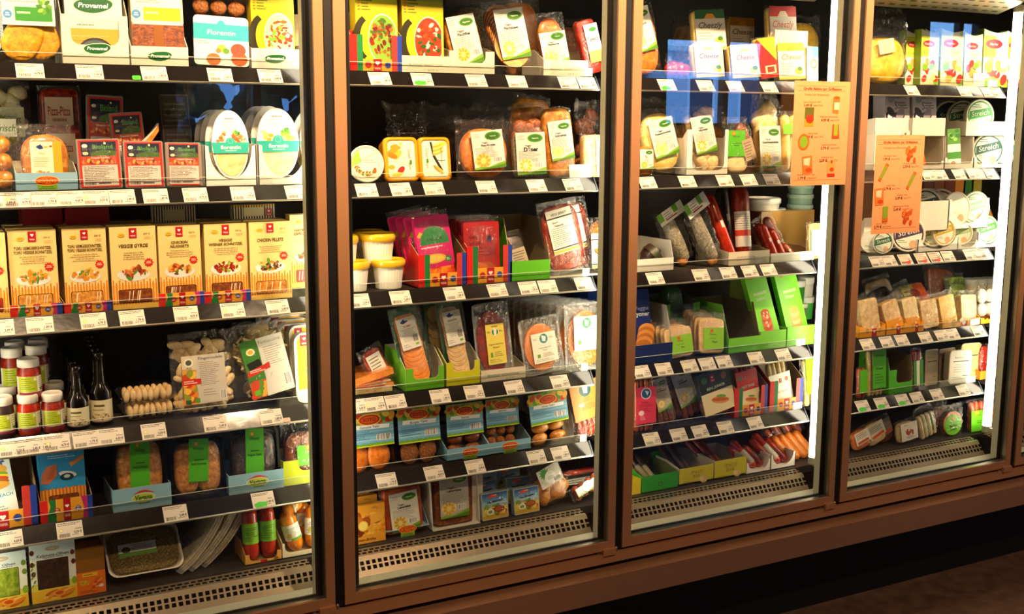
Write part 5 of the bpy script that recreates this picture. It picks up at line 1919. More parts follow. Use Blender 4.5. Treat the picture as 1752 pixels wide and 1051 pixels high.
# ================================================================== bay B, top shelf
I(0, 600, 688, 60, K_srp, 'display_carton', 'red green blue display carton holding the chopped lupine box', 'carton', lip=0.35, d=0.12, short='carton of the chopped lupine box')
I(0, 611, 682, -42, K_box, 'lupine_box', 'green yellow box of chopped lupine with red vegetable dish', 'food box', Y=0.178, dz=0.006, d=0.04, lean=2, c='#d8b81a', side='#c8ac1c', art=a_lupine('GESCHNETZELTES', ['#7aa83a', '#8a1e10', '#b8301a', '#6a1a10', '#c8641a', '#3c6a1a']), short='chopped lupine box')
I(0, 592, 612, 52, K_box, 'display_carton', 'sliver of a colourful carton squeezed behind the frame of the second door', 'carton', Y=0.19, d=0.05, c='#c82a1e', art=lambda a: (a.r(0, 0.3, 1, 0.55, '#2a4a8a'), a.r(0, 0.0, 1, 0.2, '#e8e4da')), short='sliver of colourful carton')


def a_rohl(a):
    a.lines(0.03, 0.74, 0.97, 0.8, 1, '#cfc6b0', 0.12)
    a.t('Rohlab', 0.28, 0.5, 0.26, '#4a9a7a', fit=0.28, shear=0.3)
    a.t('VEGAN FOOD', 0.65, 0.5, 0.17, '#7a8a5a', fit=0.4, bold=0.01)
    a.t('gut & fair', 0.66, 0.2, 0.14, '#6a9a6a', fit=0.24)


RC = '#e2d8c2'
I(0, 688, 769, 96, K_tray, 'display_carton', 'low white vegan food carton holding the burger box', 'carton', d=0.12, hb=0.05, c=RC, art=a_rohl, short='white carton of the burger box')
I(0, 690, 760, -36, K_box, 'lupine_box', 'green yellow box with red burger patty dish', 'food box', Y=0.178, dz=0.004, d=0.04, lean=2, c='#d8b01a', side='#b89a1c', art=a_lupine('BURGER', ['#b83a1a', '#c8481e', '#a82e14', '#d85a24', '#e8e4d0', '#2c5a1a']), short='burger patty box')
I(0, 769, 846, 88, K_tray, 'display_carton', 'scooped white carton holding the fish fillet pouch', 'carton', d=0.13, hb=0.07, c=RC, cut=(0.2, 0.8, 0.5), short='scooped carton of the fish fillet pouch')
VG = [('#e8d070', '#c8a03a'), ('#f0e8b0', '#d8b84a'), ('#e8c860', '#f4e8a0')]


def lab_veg(title, i=0, sub='Veggie'):
    return lambda a: m_veggie(a, title, VG[i % 3], sub, i)


I(0, 775, 838, 28, K_pack, 'fish_fillet_pouch', 'film pouch with white label tilted in the scooped white carton', 'food pack', Y=0.178, dz=0.006, lean=8, roll=-10, t=0.025, content=c_slab('goldfood', 0.95, 0.03, 0.95, 0.4), what='fillet', lab=(0.1, 0.08, 0.9, 0.98), art=lab_veg('Fischfilet', 0), labrot=-2, crumple=0.2, short='fish fillet pouch')
I(0, 850, 918, 6, K_pack, 'fish_steak_pouch', 'pouch of stacked round veggie steaks with white label and green logo', 'food pack', lean=9, roll=-6, t=0.05, content=c_slices('sliceorange', 8, 0.96, 0.03, 1.0), what='steak', lab=(0.12, 0.17, 0.92, 0.86), art=lab_veg('Fischsteak', 1), labrot=-3, crumple=0.2, short='stacked veggie steak pouch', fw=1.15)
I(0, 930, 1006, 103, K_tray, 'display_carton', 'white vegan food carton holding the fish burger pouch', 'carton', d=0.12, hb=0.07, c=RC, art=a_rohl, short='white carton of the fish burger pouch')
I(0, 930, 978, 22, K_pack, 'fish_burger_pouch', 'pouch of orange burger patties with white label near the second door frame', 'food pack', Y=0.178, dz=0.004, lean=7, roll=-5, t=0.03, content=c_slab('orangefood', 0.9, 0.02, 0.92, 0.8), what='patty', lab=(0.02, 0.16, 0.95, 0.68), art=lab_veg('Fischburger', 2), labrot=-4, crumple=0.3, short='fish burger pouch', fw=1.1)
I(0, 1004, 1040, 38, K_pack, 'tuna_pack', 'orange red pack with white label leaning at the shelf end', 'food pack', Y=0.175, lean=4, roll=-14, t=0.03, back=None, content=c_slab('redfood', 1.0, 0.0, 1.0, 0.3), what='filling', lab=(0.3, 0.2, 1.0, 0.9), art=lambda a: (m_oval_green(a, 0.6, 0.85, 0.3, ''), a.t('Tunvisch', 0.5, 0.6, 0.1, '#2a2a26', fit=0.8, bold=0.03), a.r(0, 0, 1, 0.3, '#e8c84a')), crumple=0.1, short='orange red pack at the shelf end')
for i, (l, r_, t_, mt) in enumerate(((775, 850, -10, 'seeds'), (860, 930, -20, 'sliceorange'), (940, 1010, 30, 'brownfood'))):
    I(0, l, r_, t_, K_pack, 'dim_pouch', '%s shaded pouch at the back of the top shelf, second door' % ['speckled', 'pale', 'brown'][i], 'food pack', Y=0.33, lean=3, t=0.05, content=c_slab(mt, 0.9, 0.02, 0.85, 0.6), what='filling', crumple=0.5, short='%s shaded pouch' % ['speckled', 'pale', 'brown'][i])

# ================================================================== bay B, second shelf


def K_roundtub(name, w, h, lidart=None):
    """round tub standing on its rim, lid to the aisle"""
    root = empty(name)
    r = h / 2
    mb = MB()
    M = Matrix.Translation((0, 0, r)) @ Matrix.Rotation(rad(90), 4, 'X')
    mb.lathe([(r * 0.9, -0.022), (r * 0.95, -0.006)], '#f0ecdc', 32, M=M); mb.build('cup', root)
    mb = MB()
    mb.lathe([(r * 0.97, -0.009), (r, -0.006), (r, -0.001), (r * 0.96, 0.001), (r * 0.9, 0.0005), (r * 0.88, -0.001), (0.001, -0.001)], '#e9e2cc', 36, M=M)
    a = Art(mb, h, h, 0.0008)
    if lidart:
        lidart(a)
    mb.build('lid', root)
    return root


def a_tublid(a):
    a.e(0.5, 0.5, 0.42, '#efe6c8')
    a.poly([(u, v) for u, v in ring(0.5, 0.5, 0.41, 0.41, 30, 120, 190)] + [(0.35, 0.55)], '#9ac04a')
    a.t('Brotaufstrich', 0.55, 0.7, 0.06, '#b8501e', fit=0.5, rot=24)
    a.lines(0.4, 0.52, 0.85, 0.62, 2, '#a87a4a', 0.35)
    for i in range(16):
        q = math.pi * (1.05 + 0.8 * i / 16)
        a.e(0.5 + 0.28 * math.cos(q), 0.44 + 0.2 * math.sin(q), 0.08, ['#a8501e', '#d8b45a', '#7a3a1a', '#e8d8a0', '#6a7a2a'][i % 5], 0.05, 10, i * 30)


I(1, 597, 661, 249, K_roundtub, 'spread_tub', 'round cream tub with herb picture lid standing on its rim', 'tub', lidart=a_tublid, lean=6, short='round spread tub')


def K_margarine(name, w, h, art=None):
    root = empty(name)
    mb = MB()
    R0 = rrect(-w / 2, 0, w / 2, h, w * 0.16, 6)
    R1 = rrect(-w * 0.42, h * 0.06, w * 0.42, h * 0.94, w * 0.13, 6)
    n = len(R0)
    mb.add([(x, 0.010, z) for x, z in R0] + [(x, 0.055, z) for x, z in R1], [(i, (i + 1) % n, n + (i + 1) % n, n + i) for i in range(n)], '#e89a1e!', True)
    mb.build('tub_body', root)
    mb = MB()
    R2 = rrect(-w * 0.46, h * 0.03, w * 0.46, h * 0.97, w * 0.14, 6)
    R3 = rrect(-w * 0.40, h * 0.07, w * 0.40, h * 0.93, w * 0.12, 6)
    mb.add([(x, 0.012, z) for x, z in R0] + [(x, 0.003, z) for x, z in R0] + [(x, 0.0, z) for x, z in R2] + [(x, 0.0, z) for x, z in R3] + [(x, 0.002, z) for x, z in R3],
           [(k * n + i, k * n + (i + 1) % n, (k + 1) * n + (i + 1) % n, (k + 1) * n + i) for k in range(4) for i in range(n)], '#f2a01c!', True)
    mb.add([(x, 0.002, z) for x, z in R3], [tuple(range(n))], '#f4ecd4')
    art(Art(mb, w * 0.8, h * 0.86, 0.002, 0, h * 0.07))
    mb.build('lid', root)
    return root


def a_marg1(a):
    a.r(0, 0, 0.6, 1, '#f2e4c0', 0.08)
    for i, (u, v, q) in enumerate(((0.2, 0.72, 20), (0.36, 0.62, 50), (0.16, 0.6, -20), (0.3, 0.82, 0))):
        a.e(u, v, 0.2, ['#e8941a', '#f0b43a', '#d8781a'][i % 3], 0.1, 14, q)
    a.poly([(0.02, 0.5), (0.1, 0.54), (0.5, 0.2), (0.42, 0.14)], '#f4ecd0')
    a.e(0.46, 0.22, 0.16, '#c8261a', 0.1, 14, 40); a.e(0.3, 0.1, 0.2, '#f0c040', 0.08, 14, 10); a.e(0.12, 0.3, 0.12, '#e8a02a', 0.08)
    a.e(0.48, 0.9, 0.1, '#e8f0d0', 0.09); a.e(0.48, 0.9, 0.07, '#a8c85a', 0.06)
    a.t('Green Heart', 0.8, 0.5, 0.09, '#3a5a1e', fit=0.7, rot=-90)
    a.lines(0.62, 0.3, 0.68, 0.7, 9, '#b0a070', 0.3)
    a.e(0.83, 0.42, 0.045, '#4a8a1e', 0.09)


def a_marg2(a):
    a.t('Green Heart', 0.2, 0.52, 0.09, '#3a5a1e', fit=0.72, rot=-90)
    a.e(0.2, 0.45, 0.045, '#4a8a1e', 0.09)
    a.poly([(0.32, 0.95), (0.4, 0.96), (0.5, 0.6), (0.8, 0.2), (0.7, 0.18), (0.42, 0.56)], '#26241c')
    for i in range(6):
        a.e(0.64, 0.66 + 0.05 * i, 0.24, ['#e8b02a', '#f4d47a'][i % 2], 0.05, 12, 20)
    a.e(0.6, 0.22, 0.24, '#d8841a', 0.07, 14, -40); a.e(0.66, 0.22, 0.2, '#f0b03a', 0.05, 14, -40)
    a.r(0.6, 0.45, 0.9, 0.47, '#3a3a2a'); a.r(0.74, 0.4, 0.76, 0.8, '#3a3a2a')
    a.e(0.86, 0.9, 0.1, '#c8d84a', 0.08)


I(1, 661, 719, 236, K_margarine, 'margarine_tub', 'orange rimmed tub on edge with wooden spoon and red pepper lid', 'tub', art=a_marg1, lean=8, short='orange tub with red pepper lid')
I(1, 720, 774, 236, K_margarine, 'margarine_tub', 'orange rimmed tub on edge with dark swirl and bread lid', 'tub', art=a_marg2, lean=8, short='orange tub with dark swirl lid')
I(1, 795, 876, 205, K_pack, 'crust_fillet_bag', 'clear bag of one large brown crusted fillet with white label', 'food pack', short='large brown fillet bag', t=0.05, lean=6, roll=0, content=c_slab('orangefood', 0.98, 0.02, 0.85, 0.8), what='fillet', lab=(0.18, 0.17, 0.84, 0.8), art=lab_veg('Filet-Kruste', 0), labrot=-5, crumple=0.35, fw=1.14)
I(1, 884, 936, 209, K_pack, 'doner_pouch', 'grey white pouch with brown kebab strips and bold dark name', 'food pack', short='grey white kebab pouch', t=0.03, lean=4, roll=-2, content=[c_slab('greysausage', 0.98, 0.02, 0.8, 0.3), c_lumps('brownfood', 8, 0.2, 0.72, 0.95, 0.8)], what=['lining', 'kebab_strip'], lab=(0.02, 0.06, 0.98, 0.80), art=lambda a: (m_veggie(a, '', VG[1], 'Veggie', 2, True, (0.66, 0.86, 0.28)), a.t('Döner', 0.5, 0.6, 0.09, '#141210', fit=0.66, bold=0.05)), labc='#c8c8be', crumple=0.2)
I(1, 940, 990, 186, K_pack, 'gold_pouch', 'golden foil pouch with white label and green logo', 'food pack', short='golden foil pouch', t=0.04, lean=5, roll=-4, content=c_slab('goldfood', 0.98, 0.0, 0.99, 0.4), what='filling', lab=(0.1, 0.24, 0.88, 0.8), art=lab_veg('Schnetzel', 2), labrot=-3, crumple=0.3)
I(1, 975, 1010, 282, K_box, 'shelf_card', 'small white card leaning against the golden foil pouch', 'card', Y=0.1695, lean=10, d=0.001, c='#f4f0e4', short='small white card', art=lambda a: a.lines(0.1, 0.2, 0.9, 0.8, 3, '#d8d0c0', 0.2))
I(1, 1000, 1040, 230, K_pack, 'pink_pack', 'pale pink pack with white label strip at the shelf end', 'food pack', short='pale pink pack', t=0.03, lean=4, content=c_slab('beige', 0.98, 0.0, 0.98, 0.3), what='filling', lab=(0.5, 0.02, 0.98, 0.9), art=lambda a: a.t('TOFU', 0.3, 0.6, 0.16, '#4a8aa8', fit=0.6, rot=-90), crumple=0.2)
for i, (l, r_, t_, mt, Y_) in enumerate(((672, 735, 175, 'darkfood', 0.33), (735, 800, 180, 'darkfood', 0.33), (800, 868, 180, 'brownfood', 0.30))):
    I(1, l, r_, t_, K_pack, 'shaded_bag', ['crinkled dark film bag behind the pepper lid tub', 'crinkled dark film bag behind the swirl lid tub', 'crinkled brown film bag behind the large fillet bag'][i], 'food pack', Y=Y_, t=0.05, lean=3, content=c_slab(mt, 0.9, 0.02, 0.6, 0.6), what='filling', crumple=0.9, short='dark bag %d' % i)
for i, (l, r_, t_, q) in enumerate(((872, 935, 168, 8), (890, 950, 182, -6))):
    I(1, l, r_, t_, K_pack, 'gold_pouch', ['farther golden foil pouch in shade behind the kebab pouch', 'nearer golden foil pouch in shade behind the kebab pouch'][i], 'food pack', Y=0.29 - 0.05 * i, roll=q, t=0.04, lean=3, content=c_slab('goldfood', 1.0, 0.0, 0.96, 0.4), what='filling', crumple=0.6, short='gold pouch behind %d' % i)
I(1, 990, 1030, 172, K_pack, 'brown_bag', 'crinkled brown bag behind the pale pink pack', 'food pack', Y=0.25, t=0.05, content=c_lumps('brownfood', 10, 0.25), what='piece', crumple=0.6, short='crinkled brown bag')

# ================================================================== bay B, third shelf


def K_cup(name, w, h):
    """fluted white cup with yellow lid"""
    root = empty(name)
    r = w / 2
    mb = MB()
    n = 56
    vs = []
    prof = [(0.70, 0.0), (0.74, 0.03), (0.78, 0.25), (0.86, 0.62), (0.88, 0.76)]
    for q, z in prof:
        for i in range(n):
            f = 1 - (0.022 if i % 2 and 0.02 < z < 0.7 else 0)
            a = 2 * PI * i / n
            vs.append((r * q * f * math.cos(a), r + r * q * f * math.sin(a), z * h))
    mb.add(vs, [(j * n + i, j * n + (i + 1) % n, (j + 1) * n + (i + 1) % n, (j + 1) * n + i) for j in range(len(prof) - 1) for i in range(n)], '#f1eee2')
    mb.add(vs[:n], [tuple(range(n))[::-1]], '#f1eee2')
    mb.build('cup', root)
    mb = MB()
    mb.lathe([(r * 0.93, h * 0.74), (r * 0.97, h * 0.75), (r, h * 0.86), (r, h * 0.92), (r * 0.96, h * 0.97), (r * 0.88, h), (r * 0.86, h * 0.97), (0.001, h * 0.97)], '#eebc26!', 36, c=(0, r, 0)); mb.build('lid', root)
    return root


cp = I(2, 648, 704, 446, K_cup, 'dip_cup', 'front lower white cup with yellow lid beside the pink packs', 'tub', short='front lower cup beside the pink packs')
I(2, 592, 642, 449, K_cup, 'dip_cup', 'front lower white cup with yellow lid at the second door frame', 'tub', short='front lower cup at the frame')
I(2, 628, 688, 401, K_cup, 'dip_cup', 'upper white cup with yellow lid stacked beside the pink packs', 'tub', Y=0.2, dz=0.062, short='upper cup beside the pink packs')
I(2, 574, 622, 404, K_cup, 'dip_cup', 'upper white cup with yellow lid stacked at the second door frame', 'tub', Y=0.2, dz=0.062, short='upper cup at the frame')
I(2, 615, 668, 396, K_cup, 'dip_cup', 'white cup with yellow lid behind the upper two', 'tub', Y=0.285, dz=0.062, short='cup behind the upper two')
I(2, 560, 610, 362, K_cup, 'dip_cup', 'topmost white cup with yellow lid partly behind the frame', 'tub', Y=0.24, dz=0.125, short='topmost cup')
I(2, 630, 690, 444, K_cup, 'dip_cup', 'lower white cup with yellow lid in the shaded second row', 'tub', Y=0.285, short='lower cup in the second row')
I(2, 575, 628, 446, K_cup, 'dip_cup', 'lower white cup with yellow lid in second row behind the frame', 'tub', Y=0.27, short='lower cup behind frame')


def a_pinkpack(a):
    a.r(0, 0, 1, 1, '#c8186a')
    a.poly([(0.05, 0.6)] + [(0.52 + 0.42 * math.cos(rad(q)), 0.62 + 0.24 * math.sin(rad(q)) * (1.0 if q < 180 else 0.3)) for q in range(0, 181, 15)], '#1e7a3a')
    a.poly([(0.1, 0.58), (0.95, 0.58), (0.9, 0.66), (0.14, 0.66)], '#1e7a3a')
    a.t('SALAMI', 0.52, 0.66, 0.05, '#0c4a24', fit=0.5, bold=0.02)
    a.lines(0.1, 0.52, 0.95, 0.56, 1, '#f0c8dc', 0.5)
    a.poly([(0.02, 0.72), (0.12, 0.8), (0.2, 0.76), (0.1, 0.7)], '#c8b02a')
    a.e(0.42, 0.36, 0.36, '#d8b43a', 0.13); a.e(0.4, 0.36, 0.3, '#e8c85a', 0.09)
    a.e(0.84, 0.33, 0.09, '#1e7a3a', 0.09); a.lines(0.78, 0.31, 0.9, 0.35, 2, '#e8f0d0', 0.5)
    a.r(0, 0, 1, 0.22, 'redpic')


def K_flatbag(name, w, h, art=None, c='#c8186a', t=0.016):
    root = empty(name)
    mb = MB(); mb.prism(rrect(-w * 0.48, h * 0.01, w * 0.48, h * 0.93, 0.006), 0.002, t, c)
    art(Art(mb, w * 0.94, h * 0.9, 0.002, 0, h * 0.02)); mb.build('sliced_filling', root)
    mb = MB(); mb.pouch(w, h, t * 1.3, 'film', 0, 0.05, 0.25, y=t * 0.5); mb.build('film', root)
    return root


I(2, 716, 798, 435, K_srp, 'display_carton', 'red green blue display carton holding the pink packs', 'carton', lip=0.42, d=0.13, short='carton of the pink packs')
pk = I(2, 724, 786, 362, K_flatbag, 'slice_pack', 'front pink pack with green arch standing in the colourful carton', 'food pack', Y=0.18, dz=0.004, lean=8, roll=-6, art=a_pinkpack, short='front pink pack')
for i in range(3):
    again(pk, -0.006 * (i + 1), 0.026 * (i + 1), 0.002 * i, '%s pink pack in the row behind the front pink one' % ['second', 'third', 'fourth'][i], 'pink packs behind the front one', turn=-2 * (i + 1))


def a_redpack(a):
    a.r(0, 0, 1, 1, '#a81a1e')
    a.poly([(0.72 + 0.1 * math.cos(rad(q)) * (1 if q % 36 else 0.6), 0.72 + 0.08 * math.sin(rad(q)) * (1 if q % 36 else 0.6)) for q in range(0, 360, 18)], '#2c2a5a')
    a.lines(0.15, 0.6, 0.6, 0.8, 2, '#7a1216', 0.5)
    a.r(0.1, 0.42, 0.9, 0.58, '#8a1418'); a.lines(0.15, 0.45, 0.8, 0.55, 2, '#c8503a', 0.4)
    a.e(0.5, 0.2, 0.4, '#a84a1e', 0.2)
    a.e(0.42, 0.22, 0.25, '#c86a2a', 0.14)


I(2, 799, 876, 421, K_srp, 'display_carton', 'red green blue display carton holding the dark red packs', 'carton', lip=0.42, d=0.13, short='carton of the dark red packs')
rk = I(2, 795, 858, 372, K_flatbag, 'slice_pack', 'front dark red pack with blue star in the colourful carton', 'food pack', Y=0.18, dz=0.004, lean=4, art=a_redpack, c='#a81a1e', short='front dark red pack')
for i in range(3):
    again(rk, 0.0, 0.026 * (i + 1), 0.003, '%s dark red pack in the row behind the front red one' % ['second', 'third', 'fourth'][i], 'dark red packs behind the front one')
GREEN = '#5cb81e'
I(2, 873, 941, 446, K_tray, 'display_carton', 'bright green open carton with tall bare cardboard wall', 'carton', d=0.16, hb=0.165, c=GREEN, inside='#9a8a68', step=0.25, short='bright green open carton')
I(2, 877, 915, 396, K_pack, 'jerky_pack', 'dark jerky pack slumped inside the bright green carton', 'food pack', Y=0.2, dz=0.006, roll=-12, lean=16, t=0.02, content=c_slab('darkfood', 0.9, 0.02, 0.9, 0.4), what='jerky', lab=(0.2, 0.05, 0.9, 0.6), labc='#a89a80', art=lambda a: a.lines(0.1, 0.1, 0.9, 0.9, 8, '#4a4034', 0.4), short='slumped jerky pack')


def a_vegi(a):
    a.r(0, 0.84, 1, 0.97, '#efeada'); a.t('VEGI JERKY', 0.5, 0.9, 0.055, '#1c1a14', fit=0.84, bold=0.02)
    a.r(0, 0.8, 1, 0.83, '#26221a'); a.r(0, 0.1, 1, 0.13, '#26221a'); a.r(0, 0.02, 1, 0.08, '#c8b84a')
    a.t('Speck', 0.3, 0.72, 0.045, '#1c1a14', fit=0.3, bold=0.02); a.t('Natural', 0.42, 0.64, 0.05, '#1c1a14', fit=0.5, bold=0.03)
    a.lines(0.08, 0.16, 0.92, 0.6, 10, '#3c382e', 0.3)


I(2, 941, 1040, 470, K_tray, 'display_carton', 'low white carton with green script under the bacon strips', 'carton', d=0.12, hb=0.05, c=RC, art=a_rohl, short='white carton under the bacon strips')
bs = I(2, 946, 1006, 345, K_pack, 'bacon_pack', 'tilted film pack of dark red bacon strips with cream label', 'food pack', Y=0.178, dz=0.004, lean=7, roll=-9, t=0.016, content=c_slab('baconfood', 1.12, 0.03, 0.93, 0.5), what='strip', lab=(0.1, 0.28, 0.86, 0.88), labc='#efeada', art=a_vegi, labrot=-3, crumple=0.3, fw=1.2, short='tilted bacon strip pack')
again(bs, 0.045, 0.03, 0.0, 'second film pack of bacon strips peeking out behind the tilted one')
I(2, 1010, 1060, 372, K_pack, 'patty_pack', 'film pack of orange round slices with cream label at the shelf end', 'food pack', Y=0.185, dz=0.004, lean=5, t=0.02, content=c_slices('sliceorange', 4, 0.9, 0.3, 0.95), what='slice', lab=(0.05, 0.1, 0.9, 0.72), labc='#efeada', art=a_vegi, crumple=0.3, short='orange round slice pack')

# ================================================================== bay B, fourth shelf


def K_lying(name, w, h, d=0.12, m='beige', lab='#c8281c'):
    root = empty(name)
    mb = MB(); mb.box(-w * 0.46, w * 0.46, 0.006, d - 0.006, h * 0.2, h * 0.75, m); o = mb.build('sliced_filling', root)
    mb = MB()
    mb.box(-w * 0.44, w * 0.3, 0.004, d * 0.6, h * 0.76, h * 0.80, lab); mb.box(-w * 0.40, w * 0.25, 0.01, d * 0.4, h * 0.81, h * 0.84, '#d8b868'); mb.build('label', root)
    mb = MB(); mb.box(-w / 2, w / 2, 0, d, h * 0.1, h * 0.9, 'film'); mb.build('film', root)
    return root


for i in range(6):
    o_ = I(3, 594 + 2 * (i % 3), 676 + 3 * (i % 2), 659 - i * 0, K_lying, 'slice_pack', '%s of the flat red edged packs lying in the slipping pile' % ['lowest', 'second', 'third', 'fourth', 'fifth', 'topmost'][i], 'food pack', Y=0.178 + 0.004 * i, dz=0.0105 * i, roll=-2 - 2 * i if i else 0, m=['beige', 'sliceorange'][i % 2], lab=['#c8281c', '#d8d0c0', '#b82a1e'][i % 3], short='flat pile %d' % i)
I(3, 640, 682, 588, K_pack, 'slice_pack', 'dark film pack propped up on the slipping pile beside the orange slices', 'food pack', Y=0.225, dz=0.012, roll=-24, lean=8, t=0.012, content=c_slab('redfood', 0.8, 0.05, 0.9, 0.4), what='slice', lab=(0.2, 0.2, 0.8, 0.8), labc='#d8d4c8', art=lambda a: a.lines(0.1, 0.1, 0.9, 0.9, 6), short='propped dark film pack')


def a_nature(txt, c):
    def f(a):
        a.poly([(0.2, 0.88), (0.42, 0.97), (0.5, 0.84), (0.34, 0.82)], '#1c3a8a'); a.r(0.42, 0.86, 0.6, 0.9, '#17171a'); a.e(0.72, 0.92, 0.06, '#e8c01e')
        a.t(txt, 0.5, 0.73, 0.06, c, fit=0.5, bold=0.02)
        a.lines(0.1, 0.25, 0.9, 0.66, 10, '#77736a', 0.3, True)
        a.bars(0.66, 0.2, 0.92, 0.42, n=8)
        a.lines(0.1, 0.06, 0.5, 0.18, 2, '#8a867a', 0.3)
        a.r(0.72, 0.08, 0.9, 0.15, '#7ab03a')
    return f


GB = '#0e5a22'
I(3, 694, 760, 629, K_tray, 'display_carton', 'leaf green scooped carton holding the orange round slices', 'carton', d=0.14, hb=0.10, c='#6cba24', inside='#d8d0b8', cut=(0.2, 0.86, 0.5), short='leaf green carton of the orange slices')
I(3, 698, 746, 524, K_pack, 'slice_pack', 'long pack of orange round slices on dark green card', 'food pack', Y=0.18, dz=0.006, lean=10, roll=-9, t=0.018, back=GB, content=c_slices('sliceorange', 12, 0.82, 0.02, 0.95), what='slice', lab=(0.1, 0.48, 0.78, 0.87), art=a_nature('Trüffel', '#b81e2a'), labrot=-3, crumple=0.1, fw=1.15, short='orange slices on green card')
I(3, 764, 821, 619, K_tray, 'display_carton', 'yellow scooped carton holding the speckled round slices', 'carton', d=0.14, hb=0.10, c='#d2d224', inside='#d8d0b8', cut=(0.2, 0.84, 0.6), short='yellow carton of the speckled slices')
I(3, 770, 814, 514, K_pack, 'slice_pack', 'long pack of speckled pale slices on dark green card', 'food pack', Y=0.18, dz=0.006, lean=9, roll=-6, t=0.018, back=GB, content=c_slices('paleslice', 13, 0.84, 0.02, 0.97), what='slice', lab=(0.12, 0.46, 0.86, 0.88), art=a_nature('RONDO', '#2a2a2a'), labrot=-2, crumple=0.1, fw=1.18, short='speckled slices on green card')
I(3, 736, 772, 520, K_pack, 'slice_pack', 'dark green backed slice pack behind the speckled slices', 'food pack', Y=0.24, lean=6, t=0.018, back=GB, content=c_slices('paleslice', 8, 0.8, 0.02, 0.97), what='slice', crumple=0.2, short='green backed pack behind')


def a_nobel(c, txt):
    def f(a):
        a.e(0.5, 0.8, 0.19, '#f2f0e0'); a.e(0.5, 0.8, 0.17, c, 0.17)
        a.poly([(0.42, 0.92), (0.6, 0.86), (0.56, 0.7), (0.44, 0.72)], '#f2f0e0')
        a.t('NOBLE', 0.5, 0.94, 0.035, '#2a3a2a', fit=0.42, bold=0.02)
        a.lines(0.06, 0.78, 0.28, 0.84, 2, '#5a5a3a', 0.4); a.lines(0.72, 0.78, 0.94, 0.84, 2, '#5a5a3a', 0.4)
        a.t('Veganer Aufschnitt', 0.5, 0.5, 0.04, '#2a2a1c', fit=0.8)
        a.t(txt, 0.5, 0.42, 0.045, '#2a2a1c', fit=0.4)
        a.r(0.16, 0.18, 0.28, 0.3, '#5a9a2a'); a.lines(0.4, 0.18, 0.9, 0.32, 3, '#6a6a4a', 0.35)
        a.lines(0.08, 0.04, 0.92, 0.14, 2, '#8a8a6a', 0.3)
    return f


def K_dish(name, w, h, m='redfood', labc='#e8d860', art=None, t=0.017, lz=(0.2, 0.72), lw=0.5, lx=0.0):
    root = empty(name)
    shell(root, w, h, t, 'milky', 0.14, 0.006)
    mb = MB(); mb.prism(ring(0, h * 0.47, w * 0.41, h * 0.41, 34), 0.002, t * 0.8, m, m); 
    for i in range(4):
        mb.prism(ring(0, h * (0.47 + 0.012 * i), w * (0.4 - 0.012 * i), h * (0.41 - 0.01 * i), 30), 0.0015 - 0.0006 * i + 0.002, 0.003, m, m)
    mb.build('sliced_filling', root)
    mb = MB(); mb.pouch(w * 0.98, h * 0.98, t * 0.4, 'film', h * 0.01, 0.04, 0.2, y=0.001); mb.build('film', root)
    label_part(root, w * lw, h * (lz[1] - lz[0]), lx * w, h * (lz[0] + lz[1]) / 2, -0.0052, labc, art)
    return root


I(3, 823, 899, 631, K_tray, 'display_carton', 'low white vegan food carton holding the red round cold cuts', 'carton', d=0.13, hb=0.05, c=RC, art=a_rohl, short='white carton of the red cold cuts')
I(3, 819, 881, 517, K_dish, 'cold_cut_pack', 'clear tray of round red cold cuts with yellow label', 'food pack', Y=0.178, dz=0.004, lean=7, roll=-3, m='redfood', art=a_nobel('#1c7a3a', '"Bockerl"'), short='red cold cut tray', lx=0.05)
I(3, 899, 968, 545, K_dish, 'cold_cut_pack', 'clear tray of pale cold cuts with white label and blue logo', 'food pack', Y=0.175, lean=8, roll=-6, m='sliceorange', labc='#f0ede0', art=a_nobel('#3a8aa0', '"Natur"'), short='pale cold cut tray', lx=0.05, lw=0.6)
wp = I(3, 968, 1040, 518, K_dish, 'cold_cut_pack', 'front pack of the white row of cold cut packs at the shelf end', 'food pack', Y=0.18, lean=5, m='sliceorange', labc='#f4f2ea', art=a_nobel('#2a9a4a', '"Pur"'), short='front white row cold cut pack', lw=0.6, lz=(0.3, 0.8))
for i in range(9):
    again(wp, -0.010 * (i + 1), 0.024 * (i + 1), 0.001 * (i % 3), 'pack number %s from the front in the white row of cold cut packs' % ['two', 'three', 'four', 'five', 'six', 'seven', 'eight', 'nine', 'ten'][i], 'white row of cold cut packs')
I(3, 1005, 1060, 494, K_box, 'blue_box', 'deep blue box high behind the white row of cold cuts', 'box', Y=0.34, dz=0.10, d=0.08, c='#123a8a', short='deep blue box')

# ================================================================== bay B, fifth shelf


